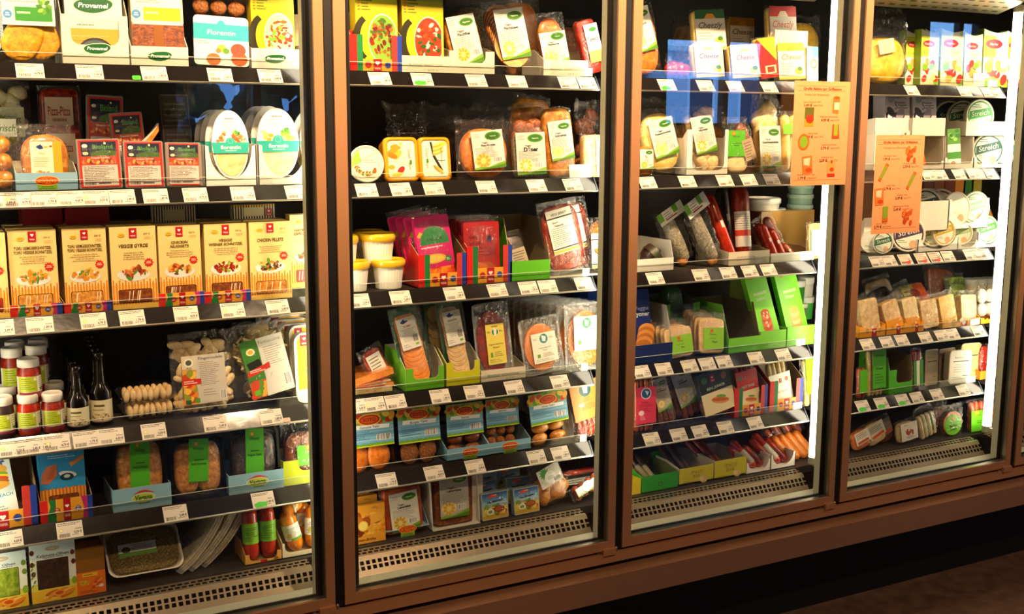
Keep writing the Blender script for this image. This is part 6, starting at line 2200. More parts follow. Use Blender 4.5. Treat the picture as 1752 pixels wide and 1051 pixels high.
def a_soto_sleeve(name_, seed):
    def f(a):
        a.r(0, 0, 1, 0.72, '#74b0d4')
        for i in range(9):
            a.r(0, 0.08 * i, 1, 0.08 * i + 0.04, ['#84bcdc', '#6aa8d0', '#90c4e0'][i % 3])
        a.r(0, 0.62, 1, 1, '#8ab04a')
        for i in range(16):
            a.e(0.04 + 0.062 * i, 0.8 + 0.09 * math.sin(i * 2.1), 0.09, ['#e8a02a', '#d8481a', '#5a9a2a', '#f0c84a', '#c8301a'][i % 5], 0.06, 9, i * 40)
        a.e(0.5, 0.76, 0.24, '#f3d23a', 0.12); a.e(0.5, 0.76, 0.22, '#c8280e', 0.10); a.e(0.5, 0.76, 0.18, '#e8641a', 0.075)
        a.t('SOTO', 0.5, 0.76, 0.09, '#b01608', fit=0.28, bold=0.04)
        a.poly([(0.1, 0.52), (0.9, 0.48), (0.92, 0.59), (0.12, 0.63)], '#eef2f2')
        a.t(name_, 0.5, 0.555, 0.065, '#3a4a4a', fit=0.56, bold=0.015, shear=0.2)
        a.lines(0.06, 0.2, 0.6, 0.45, 5, '#3a6a8a', 0.3, seed=seed)
        a.bars(0.64, 0.16, 0.92, 0.32, n=12, bg='#f4f6f4', seed=seed)
        a.poly([(0, 0), (1, 0.0), (1, 0.08)] + [(1 - i / 14, 0.075 + (0.03 if i % 2 else 0)) for i in range(15)], '#6aa828')
        a.r(0, 0, 1, 0.03, '#c8d83a')
    return f


def K_sotopack(name, w, h, m='falafel', nx=2, ny=2, nm='Burger', t=0.036, split=0.42, seed=0, what='patty', flat=0.8, r=0.5):
    root = empty(name)
    shell(root, w, h, t, 'tray_clear', 0.1, 0.004)
    c_balls(m, nx, ny, r, 0.03, split * 1.08, 0.03, 1.0, flat)(root, w * 0.94, h, t, what)
    c_balls(m, nx, ny, r, split * 1.1, 0.95, 0.03, 1.0, flat * 0.8)(root, w * 0.94, h, t, what)
    label_part(root, w * 0.97, h * (1 - split), 0, h * (1 + split) / 2, -0.001, '#8ac0dc', a_soto_sleeve(nm, seed), 0.02, 0, 'sleeve')
    return root


I(4, 594, 678, 706, K_sotopack, 'burger_tray', 'clear tray of orange ragged patties, blue sleeve, at the second door frame', 'food pack', lean=6, m='orangefood', nm='Gemüse Taler', ny=1, nx=2, r=0.55, short='orange ragged patty tray')
I(4, 684, 757, 694, K_sotopack, 'burger_tray', 'clear tray of four round crumbed patties under blue sleeve', 'food pack', lean=7, m='falafel', nm='Burger Taler', ny=1, nx=2, split=0.4, seed=3, short='round crumbed patty tray')
SB = '#7eb4d2'
I(4, 765, 837, 766, K_tray, 'display_carton', 'pale blue carton with red oval logo holding the star shaped bites', 'carton', d=0.14, hb=0.06, c=SB, inside='#8aa6b4', art=lambda a: m_soto(a, 0.55, 0.56, 0.2), short='pale blue carton of the star bites')
I(4, 766, 830, 690, K_sotopack, 'bite_tray', 'blue sleeved tray of star shaped bites in pale blue carton', 'food pack', Y=0.178, dz=0.004, lean=6, m='brownfood', nm='Sterne', nx=2, ny=2, split=0.42, seed=5, what='bite', short='star shaped bite tray')
I(4, 837, 908, 756, K_tray, 'display_carton', 'pale blue carton with red oval logo holding the small balls', 'carton', d=0.14, hb=0.06, c=SB, inside='#8aa6b4', art=lambda a: m_soto(a, 0.5, 0.56, 0.2), short='pale blue carton of the small balls')
I(4, 833, 893, 682, K_sotopack, 'bite_tray', 'blue sleeved tray of small brown balls in shaded pale blue carton', 'food pack', Y=0.185, dz=0.004, lean=7, m='falafel', nm='Bällchen', nx=3, ny=2, split=0.46, seed=6, what='ball', short='small brown ball tray')
I(4, 912, 978, 672, K_sotopack, 'patty_tray', 'blue sleeved tray of pale patties under crinkled bright film', 'food pack', lean=7, roll=-4, m='goldfood', nm='Hirse Taler', nx=2, ny=2, split=0.42, seed=8, short='pale patty tray')
I(4, 962, 982, 664, K_box, 'pack_sliver', 'edge of a grey pack between the pale patty tray and orange card', 'food pack', Y=0.22, d=0.03, c='#b8b0a0', short='grey pack edge')


def a_orcard(a):
    a.r(0, 0, 1, 1, '#e88a3a')
    a.e(0.5, 0.78, 0.2, '#2a5a5a'); a.poly([(0.42, 0.92), (0.6, 0.84), (0.56, 0.68), (0.44, 0.7)], '#f2e8d0'); a.t('NOBLE', 0.5, 0.93, 0.035, '#5a2a0c', fit=0.4, bold=0.02)
    a.t('Veganer', 0.5, 0.56, 0.04, '#7a3a10', fit=0.4); a.t('Streifen', 0.52, 0.5, 0.05, '#7a3a10', fit=0.6)
    a.lines(0.3, 0.25, 0.9, 0.42, 4, '#a8501a', 0.35); a.e(0.3, 0.4, 0.1, '#f0c8a0', 0.06)


I(4, 990, 1040, 656, K_pack, 'strip_pack', 'orange card pack with pale strips at its foot beside shelf end', 'food pack', lean=6, roll=-10, t=0.02, content=c_sticks('sausage', 5, 0.02, 0.5), what='strip', lab=(0.0, 0.34, 1.0, 1.0), labc='#e88a3a', art=a_orcard, crumple=0.2, short='orange card strip pack')
sp = I(4, 1015, 1048, 652, K_pack, 'sausage_pack', 'front dark pack in the narrow row behind the orange card', 'food pack', Y=0.20, lean=3, roll=-5, t=0.014, content=c_sticks('sausage', 3, 0.02, 0.9), what='sausage', lab=(0.2, 0.3, 0.8, 0.9), art=lambda a: a.lines(0.1, 0.1, 0.9, 0.9, 5), crumple=0.2, short='narrow row front pack')
for i in range(3):
    again(sp, -0.006 * (i + 1), 0.03 * (i + 1), 0.0, '%s pack in the narrow row behind the orange card' % ['second', 'third', 'fourth'][i])

# ================================================================== bay B, bottom


def a_bruehe(a):
    a.r(0, 0, 1, 1, '#eaa22e')
    a.r(0, 0.22, 1, 0.78, 'goldpic')
    for i in range(14):
        g = random.Random(i)
        a.e(0.15 + 0.75 * g.random(), 0.28 + 0.42 * g.random(), 0.15, ['#a8501a', '#c8741e', '#e8a83a', '#7a3410'][i % 4], 0.11, 12, i * 33)
    a.e(0.46, 0.46, 0.12, '#f4d84a'); a.e(0.46, 0.46, 0.09, '#f8e47a')
    a.t('150 g', 0.76, 0.91, 0.05, '#4a2a0c', fit=0.3)
    a.t('Feine', 0.26, 0.24, 0.05, '#f4ecd0', fit=0.3, shear=0.3)
    a.t('Hähnchen-Brühe', 0.42, 0.1, 0.07, '#2a1808', fit=0.9, shear=0.3, bold=0.015)


bo = I(5, 590, 660, 866, K_box, 'broth_box', 'front orange recipe box with round yolk picture at the second door frame', 'food box', Y=0.172, d=0.02, lean=3, c='#d8922a', top='#e8b04a', art=a_bruehe, short='front orange recipe box')
again(bo, -0.010, 0.028, 0.016, 'middle orange recipe box a little higher behind the front one')
again(bo, -0.020, 0.058, 0.034, 'rearmost orange recipe box topping the three')
I(5, 660, 735, 917, K_tray, 'display_carton', 'light blue carton with red oval logo holding the first meatloaf pack', 'carton', d=0.12, hb=0.05, c=SB, inside='#8aa6b4', art=lambda a: m_soto(a, 0.5, 0.56, 0.2), short='light blue carton of the first meatloaf')


def lab_leber(a):
    m_veggie(a, 'Leberkäse', VG[0], 'Veggie', 5, True, (0.7, 0.86, 0.26))


I(5, 661, 728, 828, K_pack, 'meatloaf_pack', 'film pack of brown meatloaf with white label in light blue carton', 'food pack', Y=0.178, dz=0.004, lean=6, roll=-2, t=0.04, content=c_slab('sausage', 0.96, 0.02, 0.92, 0.2), what='meatloaf', lab=(0.14, 0.08, 0.86, 0.84), art=lab_leber, labrot=-2, crumple=0.12, fw=1.1, short='meatloaf in light blue carton')
I(5, 741, 822, 903, K_tray, 'display_carton', 'tall white sided carton holding the second meatloaf pack', 'carton', Y=0.17, d=0.14, hb=0.13, c='#ece8de', inside='#d0cabc', cut=(0.1, 0.9, 0.15), step=0.12, short='tall white sided carton')
I(5, 746, 812, 806, K_pack, 'meatloaf_pack', 'film pack of darker meatloaf inside the tall white sided carton', 'food pack', Y=0.18, dz=0.006, lean=6, t=0.04, content=c_slab('brownfood', 0.98, 0.0, 0.95, 0.2), what='meatloaf', lab=(0.12, 0.14, 0.86, 0.95), labc='#b8b4a8', art=lab_leber, crumple=0.1, short='darker meatloaf pack')


def a_hack(a):
    for i in range(6):
        a.r(0, 0.55 + 0.075 * i, 1, 0.625 + 0.075 * i, ['#9ac0d8', '#7ab0d4', '#5a98c8', '#4a84b8', '#3a70a8', '#2c5c98'][i])
    a.poly([(0.15, 0.86), (0.4, 0.96), (0.6, 0.88), (0.5, 0.82)], '#d8381c')
    a.poly([(0.36, 0.9), (0.55, 0.95), (0.6, 0.88)], '#e8a02a')
    a.r(0, 0, 1, 0.45, '#d8c83a')
    a.r(0, 0, 1, 0.14, '#c8a02a')
    for i in range(16):
        g = random.Random(i + 40)
        a.e(0.1 + 0.8 * g.random(), 0.2 + 0.3 * g.random(), 0.11, ['#7aa82a', '#e8e0b0', '#c8481e', '#5a8a1e', '#f0d84a'][i % 5], 0.08, 9, i * 33)
    a.e(0.66, 0.35, 0.22, '#8a3a14', 0.12); a.e(0.66, 0.36, 0.18, '#b8562a', 0.08)
    a.e(0.3, 0.28, 0.15, '#f0eee0', 0.1); a.e(0.3, 0.28, 0.09, '#7aa82a', 0.06)
    a.t('Hackbraten', 0.5, 0.68, 0.09, '#15204a', fit=0.84, bold=0.04, shear=0.15, rot=4)


def K_foilpack(name, w, h, art=None, t=0.02):
    root = empty(name)
    mb = MB(); mb.prism(rrect(-w / 2, 0, w / 2, h, 0.003), 0.0015, t, '#a8b8c0*')
    art(Art(mb, w * 0.94, h * 0.94, 0.0015, 0, h * 0.03)); mb.build('wrapper', root)
    mb = MB(); mb.pouch(w * 1.04, h * 1.03, t * 1.2, 'film', -0.001, 0.05, 0.25, y=t * 0.5); mb.build('film', root)
    return root


hb1 = I(5, 826, 871, 844, K_foilpack, 'meatloaf_mix_pack', 'front blue and yellow foil pack beside the tall white sided carton', 'food pack', art=a_hack, lean=5, roll=-1, short='blue yellow foil pack beside the white carton')
hb2 = I(5, 881, 924, 836, K_foilpack, 'meatloaf_mix_pack', 'front blue and yellow foil pack beside the golden nugget bag', 'food pack', art=a_hack, lean=6, roll=-1, short='blue yellow foil pack beside the nugget bag')
for i in range(2):
    again(hb1, 0.0 + 0.012 * i, 0.05 + 0.045 * i, 0.018 + 0.02 * i, '%s foil pack behind the foil pack beside the white carton' % ['second', 'third'][i], turn=-6 + 8 * i)
    again(hb2, -0.004 * i, 0.05 + 0.045 * i, 0.018 + 0.018 * i, '%s foil pack behind the foil pack beside the nugget bag' % ['second', 'third'][i], turn=4 - 9 * i)
I(5, 808, 826, 812, K_box, 'carton_divider', 'pale upright cardboard side between the meatloaf and the foil packs', 'carton', Y=0.19, d=0.16, c='#cfc8b8', short='pale cardboard side')


def a_sun(a):
    a.star(0.3, 0.72, 0.26, '#3aa03a', 12, 0.55); a.e(0.5, 0.42, 0.25, '#e8eae4', 0.25); a.e(0.5, 0.42, 0.23, '#f4f4ee', 0.23)
    a.lines(0.35, 0.3, 0.7, 0.5, 3, '#7a8a7a', 0.4); a.bars(0.6, 0.12, 0.9, 0.3, n=8)


I(5, 928, 980, 800, K_pack, 'nugget_bag', 'film bag of golden nuggets with white label and green sun', 'food pack', lean=10, roll=-12, t=0.045, content=c_lumps('goldfood', 14, 0.2, 0.02, 0.55, 1.0, 0.8, 0.06, 1.4), what='nugget', lab=(0.1, 0.5, 0.85, 0.96), art=a_sun, labrot=-8, crumple=0.5, short='golden nugget bag')
I(5, 985, 1040, 832, K_pack, 'frank_pack', 'film pack of orange franks with white sketched label', 'food pack', lean=12, roll=-22, t=0.025, content=c_sticks('sausage', 4, 0.02, 0.98), what='frank', lab=(0.1, 0.3, 0.85, 0.85), art=lambda a: (a.e(0.5, 0.6, 0.25, '#3a3a34', 0.2), a.e(0.5, 0.6, 0.23, '#f2f1ea', 0.18), a.lines(0.1, 0.1, 0.9, 0.35, 4), a.r(0, 0, 1, 0.1, '#6aa02a')), crumple=0.4, short='orange frank pack')
fr = I(5, 955, 1030, 828, K_pack, 'frank_pack', 'long frank pack lying across behind the orange frank pack', 'food pack', Y=0.25, dz=0.075, t=0.022, content=None, crumple=0.4, lab=(0.15, 0.55, 0.95, 0.95), art=lambda a: a.lines(0.1, 0.1, 0.9, 0.9, 2, '#4a6a3a'), short='long frank pack',
       extra=lambda root, w, h, t: [(lambda mb: (mb.tube([(-w * 0.44, t * 0.5, h * q), (w * 0.44, t * 0.5, h * q)], h * 0.22, 'redsausage', 12), mb.build('frank', root)))(MB()) for q in (0.25,)])
# ================================================================== bay C, top shelf
VB2 = dict(crumple=0.25)
I(0, 1085, 1140, 0, K_pack, 'fish_veggie_bag', 'bag of brown veggie fillet with white label at the third door frame', 'food pack', lean=7, roll=-8, t=0.045, content=c_slab('orangefood', 0.95, 0.02, 0.9, 0.7), what='fillet', lab=(0.1, 0.3, 0.78, 0.86), art=lab_veg('Backfisch', 2), labrot=-6, crumple=0.3, short='brown veggie fillet bag')


def a_cheezly(top, col='#b8301a', word='Cheezly', pic=None):
    def f(a):
        a.r(0, 0.78, 1, 1, top)
        a.poly([(0.3, 0.78), (0.7, 0.78), (0.6, 0.9), (0.4, 0.9)], '#e8a02a' if top != '#c8201a' else '#f0e0c0')
        a.t(word, 0.5, 0.62, 0.15, col, fit=0.8, shear=0.25, bold=0.01)
        a.lines(0.08, 0.1, 0.6, 0.46, 5, '#8a8a86', 0.3)
        a.e(0.76, 0.22, 0.15, '#e8b43a', 0.1); a.e(0.8, 0.28, 0.09, '#4a7a2a', 0.06); a.r(0, 0, 1, 0.06, '#e8c83a')
    return f


ckw = dict(content=c_slab('cheesefood', 0.95, 0.02, 0.96, 0.25), what='cheese_block', lab=(0.05, 0.04, 0.95, 0.96))
I(0, 1190, 1246, 14, K_pack, 'cheese_pack', 'upright white cheese pack with green top band, highest on the top shelf', 'cheese', Y=0.2, dz=0.082, lean=6, roll=-4, t=0.025, art=a_cheezly('#2a6a3a', '#4a4a44'), short='green topped cheese pack', **ckw)
I(0, 1246, 1292, 28, K_pack, 'cheese_pack', 'shaded yellow cheese pack beside the green topped one', 'cheese', Y=0.3, dz=0.08, lean=4, t=0.025, art=a_cheezly('#c88a2a', '#7a3a2a', 'Cheese'), short='shaded yellow cheese pack', **ckw)
I(0, 1188, 1242, 74, K_pack, 'cheese_pack', 'white cheese pack below the green topped one behind the mirrored window', 'cheese', lean=7, roll=-3, t=0.025, art=a_cheezly('#e8e4d8', '#4a3a3a', 'Cheese'), short='white cheese pack below', **ckw)
I(0, 1146, 1184, 92, K_pack, 'grated_bag', 'clear bag of reddish slices behind the mirrored window', 'food pack', lean=6, t=0.03, content=c_lumps('redfood', 10, 0.2, 0.02, 0.5), what='slice', crumple=0.6, short='clear bag of reddish slices')
I(0, 1250, 1305, 78, K_pack, 'cheese_pack', 'white pack with red lettering standing before the yellow striped pack', 'cheese', lean=7, roll=-4, t=0.025, art=a_cheezly('#e0dcd0', '#b81e3a', 'Cheese'), short='red lettered cheese pack', **ckw)
I(0, 1300, 1334, 66, K_pack, 'cheese_pack', 'red and yellow pack with a window picture near the bright tube', 'cheese', lean=6, roll=-8, t=0.025, art=lambda a: (a.r(0, 0, 1, 1, '#c8201a'), a.poly([(0, 1), (1, 1), (1, 0.4)], '#e8c02a'), a.r(0.3, 0.1, 0.9, 0.3, '#f0d8a0'), a.r(0.4, 0.13, 0.8, 0.27, '#8a2a1a')), short='red yellow window pack', **ckw)
I(0, 1316, 1366, 8, K_pack, 'cheese_pack', 'red topped cheese pack with orange script and bread picture', 'cheese', Y=0.2, dz=0.082, lean=5, roll=-2, t=0.025, art=a_cheezly('#c8201a', '#e0682a'), short='red topped cheese pack', **ckw)
I(0, 1330, 1380, 74, K_pack, 'cheese_pack', 'white and yellow cheese pack with orange script beside the bright tube', 'cheese', lean=6, roll=-3, t=0.025, art=a_cheezly('#e8c43a', '#d87a2a', 'Cheese'), short='white and yellow cheese pack', **ckw)
I(0, 1324, 1380, 52, K_tray, 'display_carton', 'white vegan food carton stacked between two rows of cheese packs', 'carton', Y=0.185, dz=0.062, d=0.12, hb=0.03, c=RC, art=a_rohl, short='white carton between cheese rows')
I(0, 1378, 1400, 78, K_pack, 'cheese_pack', 'narrow pale pack with orange ring half behind the bright tube', 'cheese', lean=4, t=0.02, art=lambda a: (a.r(0, 0.7, 1, 1, '#6aa8c8'), a.e(0.6, 0.5, 0.3, '#d8781a', 0.3), a.e(0.6, 0.5, 0.2, '#f2f1ea', 0.2)), short='narrow pale pack', **ckw)
I(0, 1352, 1410, 24, K_pack, 'yellow_bag', 'bag of yellow melting cheese lump at the back beside the tube', 'cheese', Y=0.3, dz=0.06, lean=2, t=0.06, content=c_slab('yellowlump', 0.95, 0.02, 0.85, 0.9), what='cheese_lump', crumple=0.4, short='yellow lump bag')
I(0, 1160, 1196, 26, K_pack, 'brown_bag', 'dim film bag of pale bread in the dark behind the green topped pack', 'food pack', Y=0.34, dz=0.05, t=0.05, content=c_slab('beige', 0.9, 0.05, 0.8, 0.7), what='bread', crumple=0.5, short='dim pale bread bag')

# ================================================================== bay C, second shelf
I(1, 1092, 1122, 246, K_pack, 'veggie_bag', 'sliver of a labelled bag cut off by the third door frame, second shelf', 'food pack', lean=5, t=0.03, content=c_slab('goldfood', 0.9, 0.02, 0.9, 0.5), what='filling', lab=(0.1, 0.2, 0.85, 0.8), art=lab_veg('Ente', 0), short='sliver of labelled bag')
I(1, 1114, 1172, 190, K_pack, 'schnitzel_bag', 'bag of one big pale yellow cutlet with tilted white label', 'food pack', lean=8, roll=-7, t=0.045, content=c_slab('cheesefood', 1.0, 0.02, 0.92, 0.7), what='cutlet', lab=(0.14, 0.24, 0.86, 0.82), art=lab_veg('Putenschnitzel', 2), labrot=-6, crumple=0.3, fw=1.14, short='big pale yellow cutlet bag')
I(1, 1174, 1244, 222, K_tray, 'display_carton', 'white open carton holding the small nugget pouch', 'carton', Y=0.17, d=0.15, hb=0.105, c='#efece2', inside='#d8d2c4', cut=(0.13, 0.92, 0.1), step=0.15, short='white carton of the nugget pouch')
I(1, 1186, 1238, 182, K_pack, 'nugget_pouch', 'pouch of small golden nuggets with white label in white open carton', 'food pack', Y=0.178, dz=0.004, lean=8, roll=-5, t=0.035, content=c_lumps('beige', 20, 0.16, 0.02, 0.9), what='nugget', lab=(0.14, 0.28, 0.84, 0.84), art=lab_veg('Nuggets', 1), labrot=-5, crumple=0.35, short='small golden nugget pouch')
I(1, 1244, 1284, 200, K_pack, 'roast_bag', 'bag with green lower label leaning behind the brown bottle shaped roast', 'food pack', lean=6, t=0.03, content=c_slab('greensaus' if False else 'cream', 0.95, 0.02, 0.6, 0.6), what='roast', lab=(0.02, 0.3, 0.8, 0.75), labc='#4fae1e', art=a_wheaty('Braten', None), crumple=0.4, short='green lower label bag')
I(1, 1272, 1300, 204, K_pack, 'roast_bag', 'tilted brown roast in clear bag with plain paper label', 'food pack', Y=0.174, dz=0.012, lean=5, roll=-12, t=0.035, content=c_slab('brownfood', 0.95, 0.02, 0.95, 0.9), what='roast', lab=(0.2, 0.2, 0.85, 0.62), labc='#a8957a', art=lambda a: a.lines(0.1, 0.1, 0.9, 0.9, 6, '#6a5844', 0.35), labrot=-4, crumple=0.3, short='tilted brown roast bag')
I(1, 1298, 1342, 184, K_pack, 'slice_bag', 'tall bag of beige slices with white label, topped by clear film', 'food pack', lean=6, roll=-1, t=0.04, content=[c_slab('cheesefood', 0.95, 0.02, 0.8, 0.5), c_lumps('cream', 6, 0.28, 0.72, 0.95, 0.9)], what=['cutlet', 'slice'], lab=(0.02, 0.06, 0.9, 0.70), art=lab_veg('Geschnetzeltes', 1), crumple=0.4, fh=1.2, short='tall beige slice bag')
I(1, 1340, 1372, 190, K_pack, 'sausage_bag', 'bag of pale sausages with green band half hidden by the orange poster', 'food pack', lean=5, t=0.03, content=c_sticks('cheesefood', 2, 0.02, 0.95), what='sausage', lab=(0.0, 0.62, 1.0, 0.78), labc='#6ac81e', art=None, crumple=0.2, short='pale sausage bag behind poster')
for i, (l, r_, t_, mt) in enumerate(((1100, 1150, 168, 'cream'), (1150, 1195, 182, 'beige'), (1205, 1250, 184, 'goldfood'), (1290, 1328, 176, 'cream'))):
    I(1, l, r_, t_, K_pack, 'bread_bag', ['crinkled pale bag behind the big cutlet bag', 'shaded bag of pale pieces between cutlet and nuggets', 'shaded bag of golden pieces behind the nugget pouch', 'silvery crinkled bag rising behind the beige slices'][i], 'food pack', Y=0.28, lean=3, t=0.05, roll=[0, 4, -3, 12][i], content=c_slab(mt, 0.9, 0.02, 0.7, 0.7), what='filling', crumple=0.6, short='bag behind %d' % i)

# ================================================================== bay C, third shelf
I(2, 1080, 1152, 443, K_tray, 'display_carton', 'open white carton with high side holding dark sausage at the third frame', 'carton', Y=0.17, d=0.17, hb=0.085, c='#ebe8de', inside='#d4cfc2', step=0.1, short='open white carton at the third frame')
I(2, 1096, 1130, 424, K_sausage, 'dark_sausage', 'short dark sausage lying inside the open white carton', 'sausage', Y=0.2, dz=0.006, roll=60, m='darkfood', labc='#3a2a20', short='short dark sausage')


def K_whitesausage(name, w, h):
    """white moulded salami in amber film with a header card"""
    root = empty(name)
    mb = MB(); mb.tube([(0.005, 0.02, h * 0.08), (0, 0.02, h * 0.3), (-0.004, 0.02, h * 0.66)], [w * 0.24, w * 0.27, w * 0.22], 'greysausage', 16); mb.build('sausage_skin', root)
    mb = MB(); mb.pouch(w, h * 0.86, 0.05, 'film', 0, 0.1, 0.5, y=0.02); mb.build('film', root)
    mb = MB(); mb.tube([(0, 0.02, 0.002), (0.004, 0.02, h * 0.09)], [w * 0.2, w * 0.05], 'goldfood', 8); mb.build('gathered_end', root)
    label_part(root, w * 1.1, h * 0.2, w * 0.02, h * 0.8, 0.0, '#ece8dc', lambda a: (a.r(0, 0.3, 0.2, 1, '#6aa82a'), a.r(0.6, 0.4, 0.78, 1, '#6aa82a'), a.lines(0.24, 0.3, 0.58, 0.85, 3, '#5a5a50', 0.35), a.r(0.24, 0.2, 0.7, 0.3, '#8a2a2a')), 0, -12, 'header_card')
    return root


I(2, 1160, 1204, 354, K_whitesausage, 'white_salami', 'speckled white salami nearer the open white carton, green checked card', 'sausage', lean=12, roll=-16, Y=0.19, short='white salami nearer the carton')
I(2, 1206, 1244, 332, K_whitesausage, 'white_salami', 'speckled white salami in front, its card held higher', 'sausage', lean=12, roll=-18, Y=0.178, short='white salami in front')
I(2, 1246, 1316, 430, K_tray, 'display_carton', 'low cream carton holding the long red sausages', 'carton', Y=0.17, d=0.16, hb=0.05, c='#e6dcc2', inside='#b8ac8c', short='low cream carton of red sausages', art=lambda a: a.lines(0.2, 0.3, 0.9, 0.7, 2, '#b8b09a', 0.4))


def K_longsausage(name, w, h, m='redsausage', lab=False):
    root = empty(name)
    r = w / 2
    mb = MB(); mb.tube([(0, r, r), (0, r, h * 0.5), (0, r, h - r)], r, m, 20); mb.build('sausage_skin', root)
    if lab:
        mb = MB()
        n = 16

        def arc(za, zb, mm, k):
            vs = []
            for i in range(n + 1):
                q = rad(-85 + 170 * i / n)
                vs += [(r * k * math.sin(q), r - r * k * math.cos(q), za), (r * k * math.sin(q), r - r * k * math.cos(q), zb)]
            mb.add(vs, [(2 * i, 2 * i + 2, 2 * i + 3, 2 * i + 1) for i in range(n)], mm, True)
        arc(h * 0.2, h * 0.34, '#e8e4da', 1.02); arc(h * 0.34, h * 0.42, '#c8402a', 1.02); arc(h * 0.42, h * 0.66, '#e8e4da', 1.02)
        for i in range(7):
            arc(h * (0.44 + 0.03 * i), h * (0.445 + 0.03 * i), '#6a6a62', 1.025)
        mb.build('paper_band', root)
    else:
        mb = MB(); mb.box(-r * 0.3, r * 0.25, -0.001, 0.0, h * 0.5, h * 0.6, '#e8d8d0'); mb.build('sticker', root)
    return root


I(2, 1252, 1270, 326, K_longsausage, 'long_sausage', 'long bright red sausage leaning in the low cream carton', 'sausage', Y=0.178, dz=0.005, lean=18, roll=-14, short='long bright red sausage')
I(2, 1270, 1294, 316, K_longsausage, 'long_sausage', 'long dark red sausage with white paper band in the low cream carton', 'sausage', Y=0.182, dz=0.005, lean=9, roll=1, m='redfood', lab=True, short='dark red sausage with paper band')
I(2, 1244, 1262, 318, K_longsausage, 'long_sausage', 'dark wine red sausage in shade behind the bright red one', 'sausage', Y=0.26, dz=0.02, lean=8, roll=-4, m='darkfood', short='dark wine red sausage')
I(2, 1254, 1280, 312, K_longsausage, 'long_sausage', 'wine red sausage in shade behind the banded one', 'sausage', Y=0.28, dz=0.02, lean=4, roll=3, m='redfood', short='wine red sausage behind the banded one')
I(2, 1300, 1390, 361, K_box, 'kraft_box', 'brown kraft carton side behind the short red sausages', 'carton', Y=0.3, d=0.1, c='#b8924a', side='#a8824a', short='brown kraft carton side')
I(2, 1318, 1392, 432, K_tray, 'display_carton', 'clear fronted pale carton holding the short red sausages beside the tube', 'carton', Y=0.17, d=0.14, hb=0.04, c='#e8e6dc', inside='#b8ac8c', short='pale carton beside the tube')
for i, (l, r_, t_, ro, mt, lb) in enumerate(((1326, 1340, 378, -20, 'redsausage', 'short red sausage in film nearer the banded sausage'), (1340, 1354, 384, -24, 'redsausage', 'short orange red sausage in the middle of the pale carton'), (1356, 1370, 408, -42, 'sausage', 'short sausage lying lowest in the pale carton'))):
    I(2, l, r_, t_, K_longsausage, 'short_sausage', lb, 'sausage', Y=0.182, dz=0.006, lean=14, roll=ro, m=mt, short=lb)
I(2, 1320, 1362, 374, K_pack, 'sausage_film', 'clear film sleeve with green edge over the short red sausages', 'food pack', Y=0.2, dz=0.004, lean=14, roll=-22, t=0.03, content=c_sticks('redfood', 2, 0.05, 0.9), what='sausage', crumple=0.4, short='clear film sleeve with green edge')


def K_tubstack(name, w, h, c='#e4e6da', lid='#eef0e6', art=None):
    root = empty(name)
    r = w / 2
    mb = MB(); mb.lathe([(r * 0.84, 0), (r * 0.93, h * 0.72)], c, 28, c=(0, r, 0)); mb.build('cup', root)
    mb = MB(); mb.lathe([(r * 0.95, h * 0.72), (r, h * 0.76), (r, h * 0.93), (r * 0.94, h), (r * 0.9, h * 0.95), (0.001, h * 0.95)], lid, 28, c=(0, r, 0)); mb.build('lid', root)
    return root


I(2, 1296, 1350, 340, K_tubstack, 'white_tub', 'wide white tub with lid above the kraft carton', 'tub', Y=0.32, dz=0.112, short='wide white tub')
I(2, 1306, 1358, 358, K_tubstack, 'white_tub', 'wide tub with yellow side under the white one', 'tub', Y=0.32, dz=0.082, c='#e8c02a', short='wide tub with yellow side')
gt = I(2, 1366, 1400, 350, K_tubstack, 'green_tub', 'lower of the pale green tubs stacked beside the tube, third shelf', 'tub', Y=0.3, dz=0.105, c='#8ab09a', lid='#a8c8b4', short='lower pale green tub')
again(gt, 0, 0, 0.033, 'middle of the pale green tubs stacked beside the tube, third shelf')
again(gt, 0, 0, 0.066, 'top one of the pale green tubs stacked beside the tube, third shelf')
I(2, 1384, 1420, 380, K_pack, 'white_pack', 'overlit white pack right behind the bright tube', 'food pack', lean=4, t=0.02, content=c_slab('cheesefood', 0.95, 0.02, 0.96, 0.3), what='filling', lab=(0.1, 0.1, 0.9, 0.8), art=lambda a: (a.e(0.5, 0.5, 0.12, '#7ab0d8', 0.12),), crumple=0.2, short='overlit white pack')

# ================================================================== bay C, fourth shelf
NAVY = '#12205a'
I(3, 1066, 1150, 590, K_tray, 'display_carton', 'navy blue open carton with brown round slices at the third frame', 'carton', Y=0.17, d=0.17, hb=0.16, c=NAVY, inside='#a49c90', sidecol=NAVY, step=0.2, short='navy blue open carton')
I(3, 1070, 1118, 496, K_box, 'navy_box', 'navy blue box with printed brown slices inside the open navy carton', 'food box', Y=0.178, dz=0.005, lean=9, d=0.03, c=NAVY, short='navy box with printed slices', art=lambda a: (a.t('Veggie', 0.7, 0.74, 0.06, '#9aa8d8', fit=0.5), a.t('Lyoner', 0.7, 0.66, 0.06, '#e8e8f0', fit=0.55, bold=0.02), [a.e(0.84 - 0.03 * i, 0.42 - 0.045 * i, 0.3, ['#c8843a', '#a8641e'][i % 2], 0.22) for i in range(6)]))
I(3, 1134, 1196, 520, K_tray, 'display_carton', 'green scooped carton set high behind the beige slice stacks', 'carton', Y=0.27, dz=0.06, d=0.14, hb=0.10, c='#5cb424', inside='#8a8468', cut=(0.18, 0.82, 0.5), short='green scooped carton set high')
I(3, 1144, 1180, 486, K_pack, 'slice_pack', 'dark green pack lying inside the high green carton', 'food pack', Y=0.28, dz=0.07, t=0.03, lean=20, content=c_slab('#1c5a1c', 0.95, 0.02, 0.95, 0.4), what='filling', crumple=0.3, short='dark green pack up high')


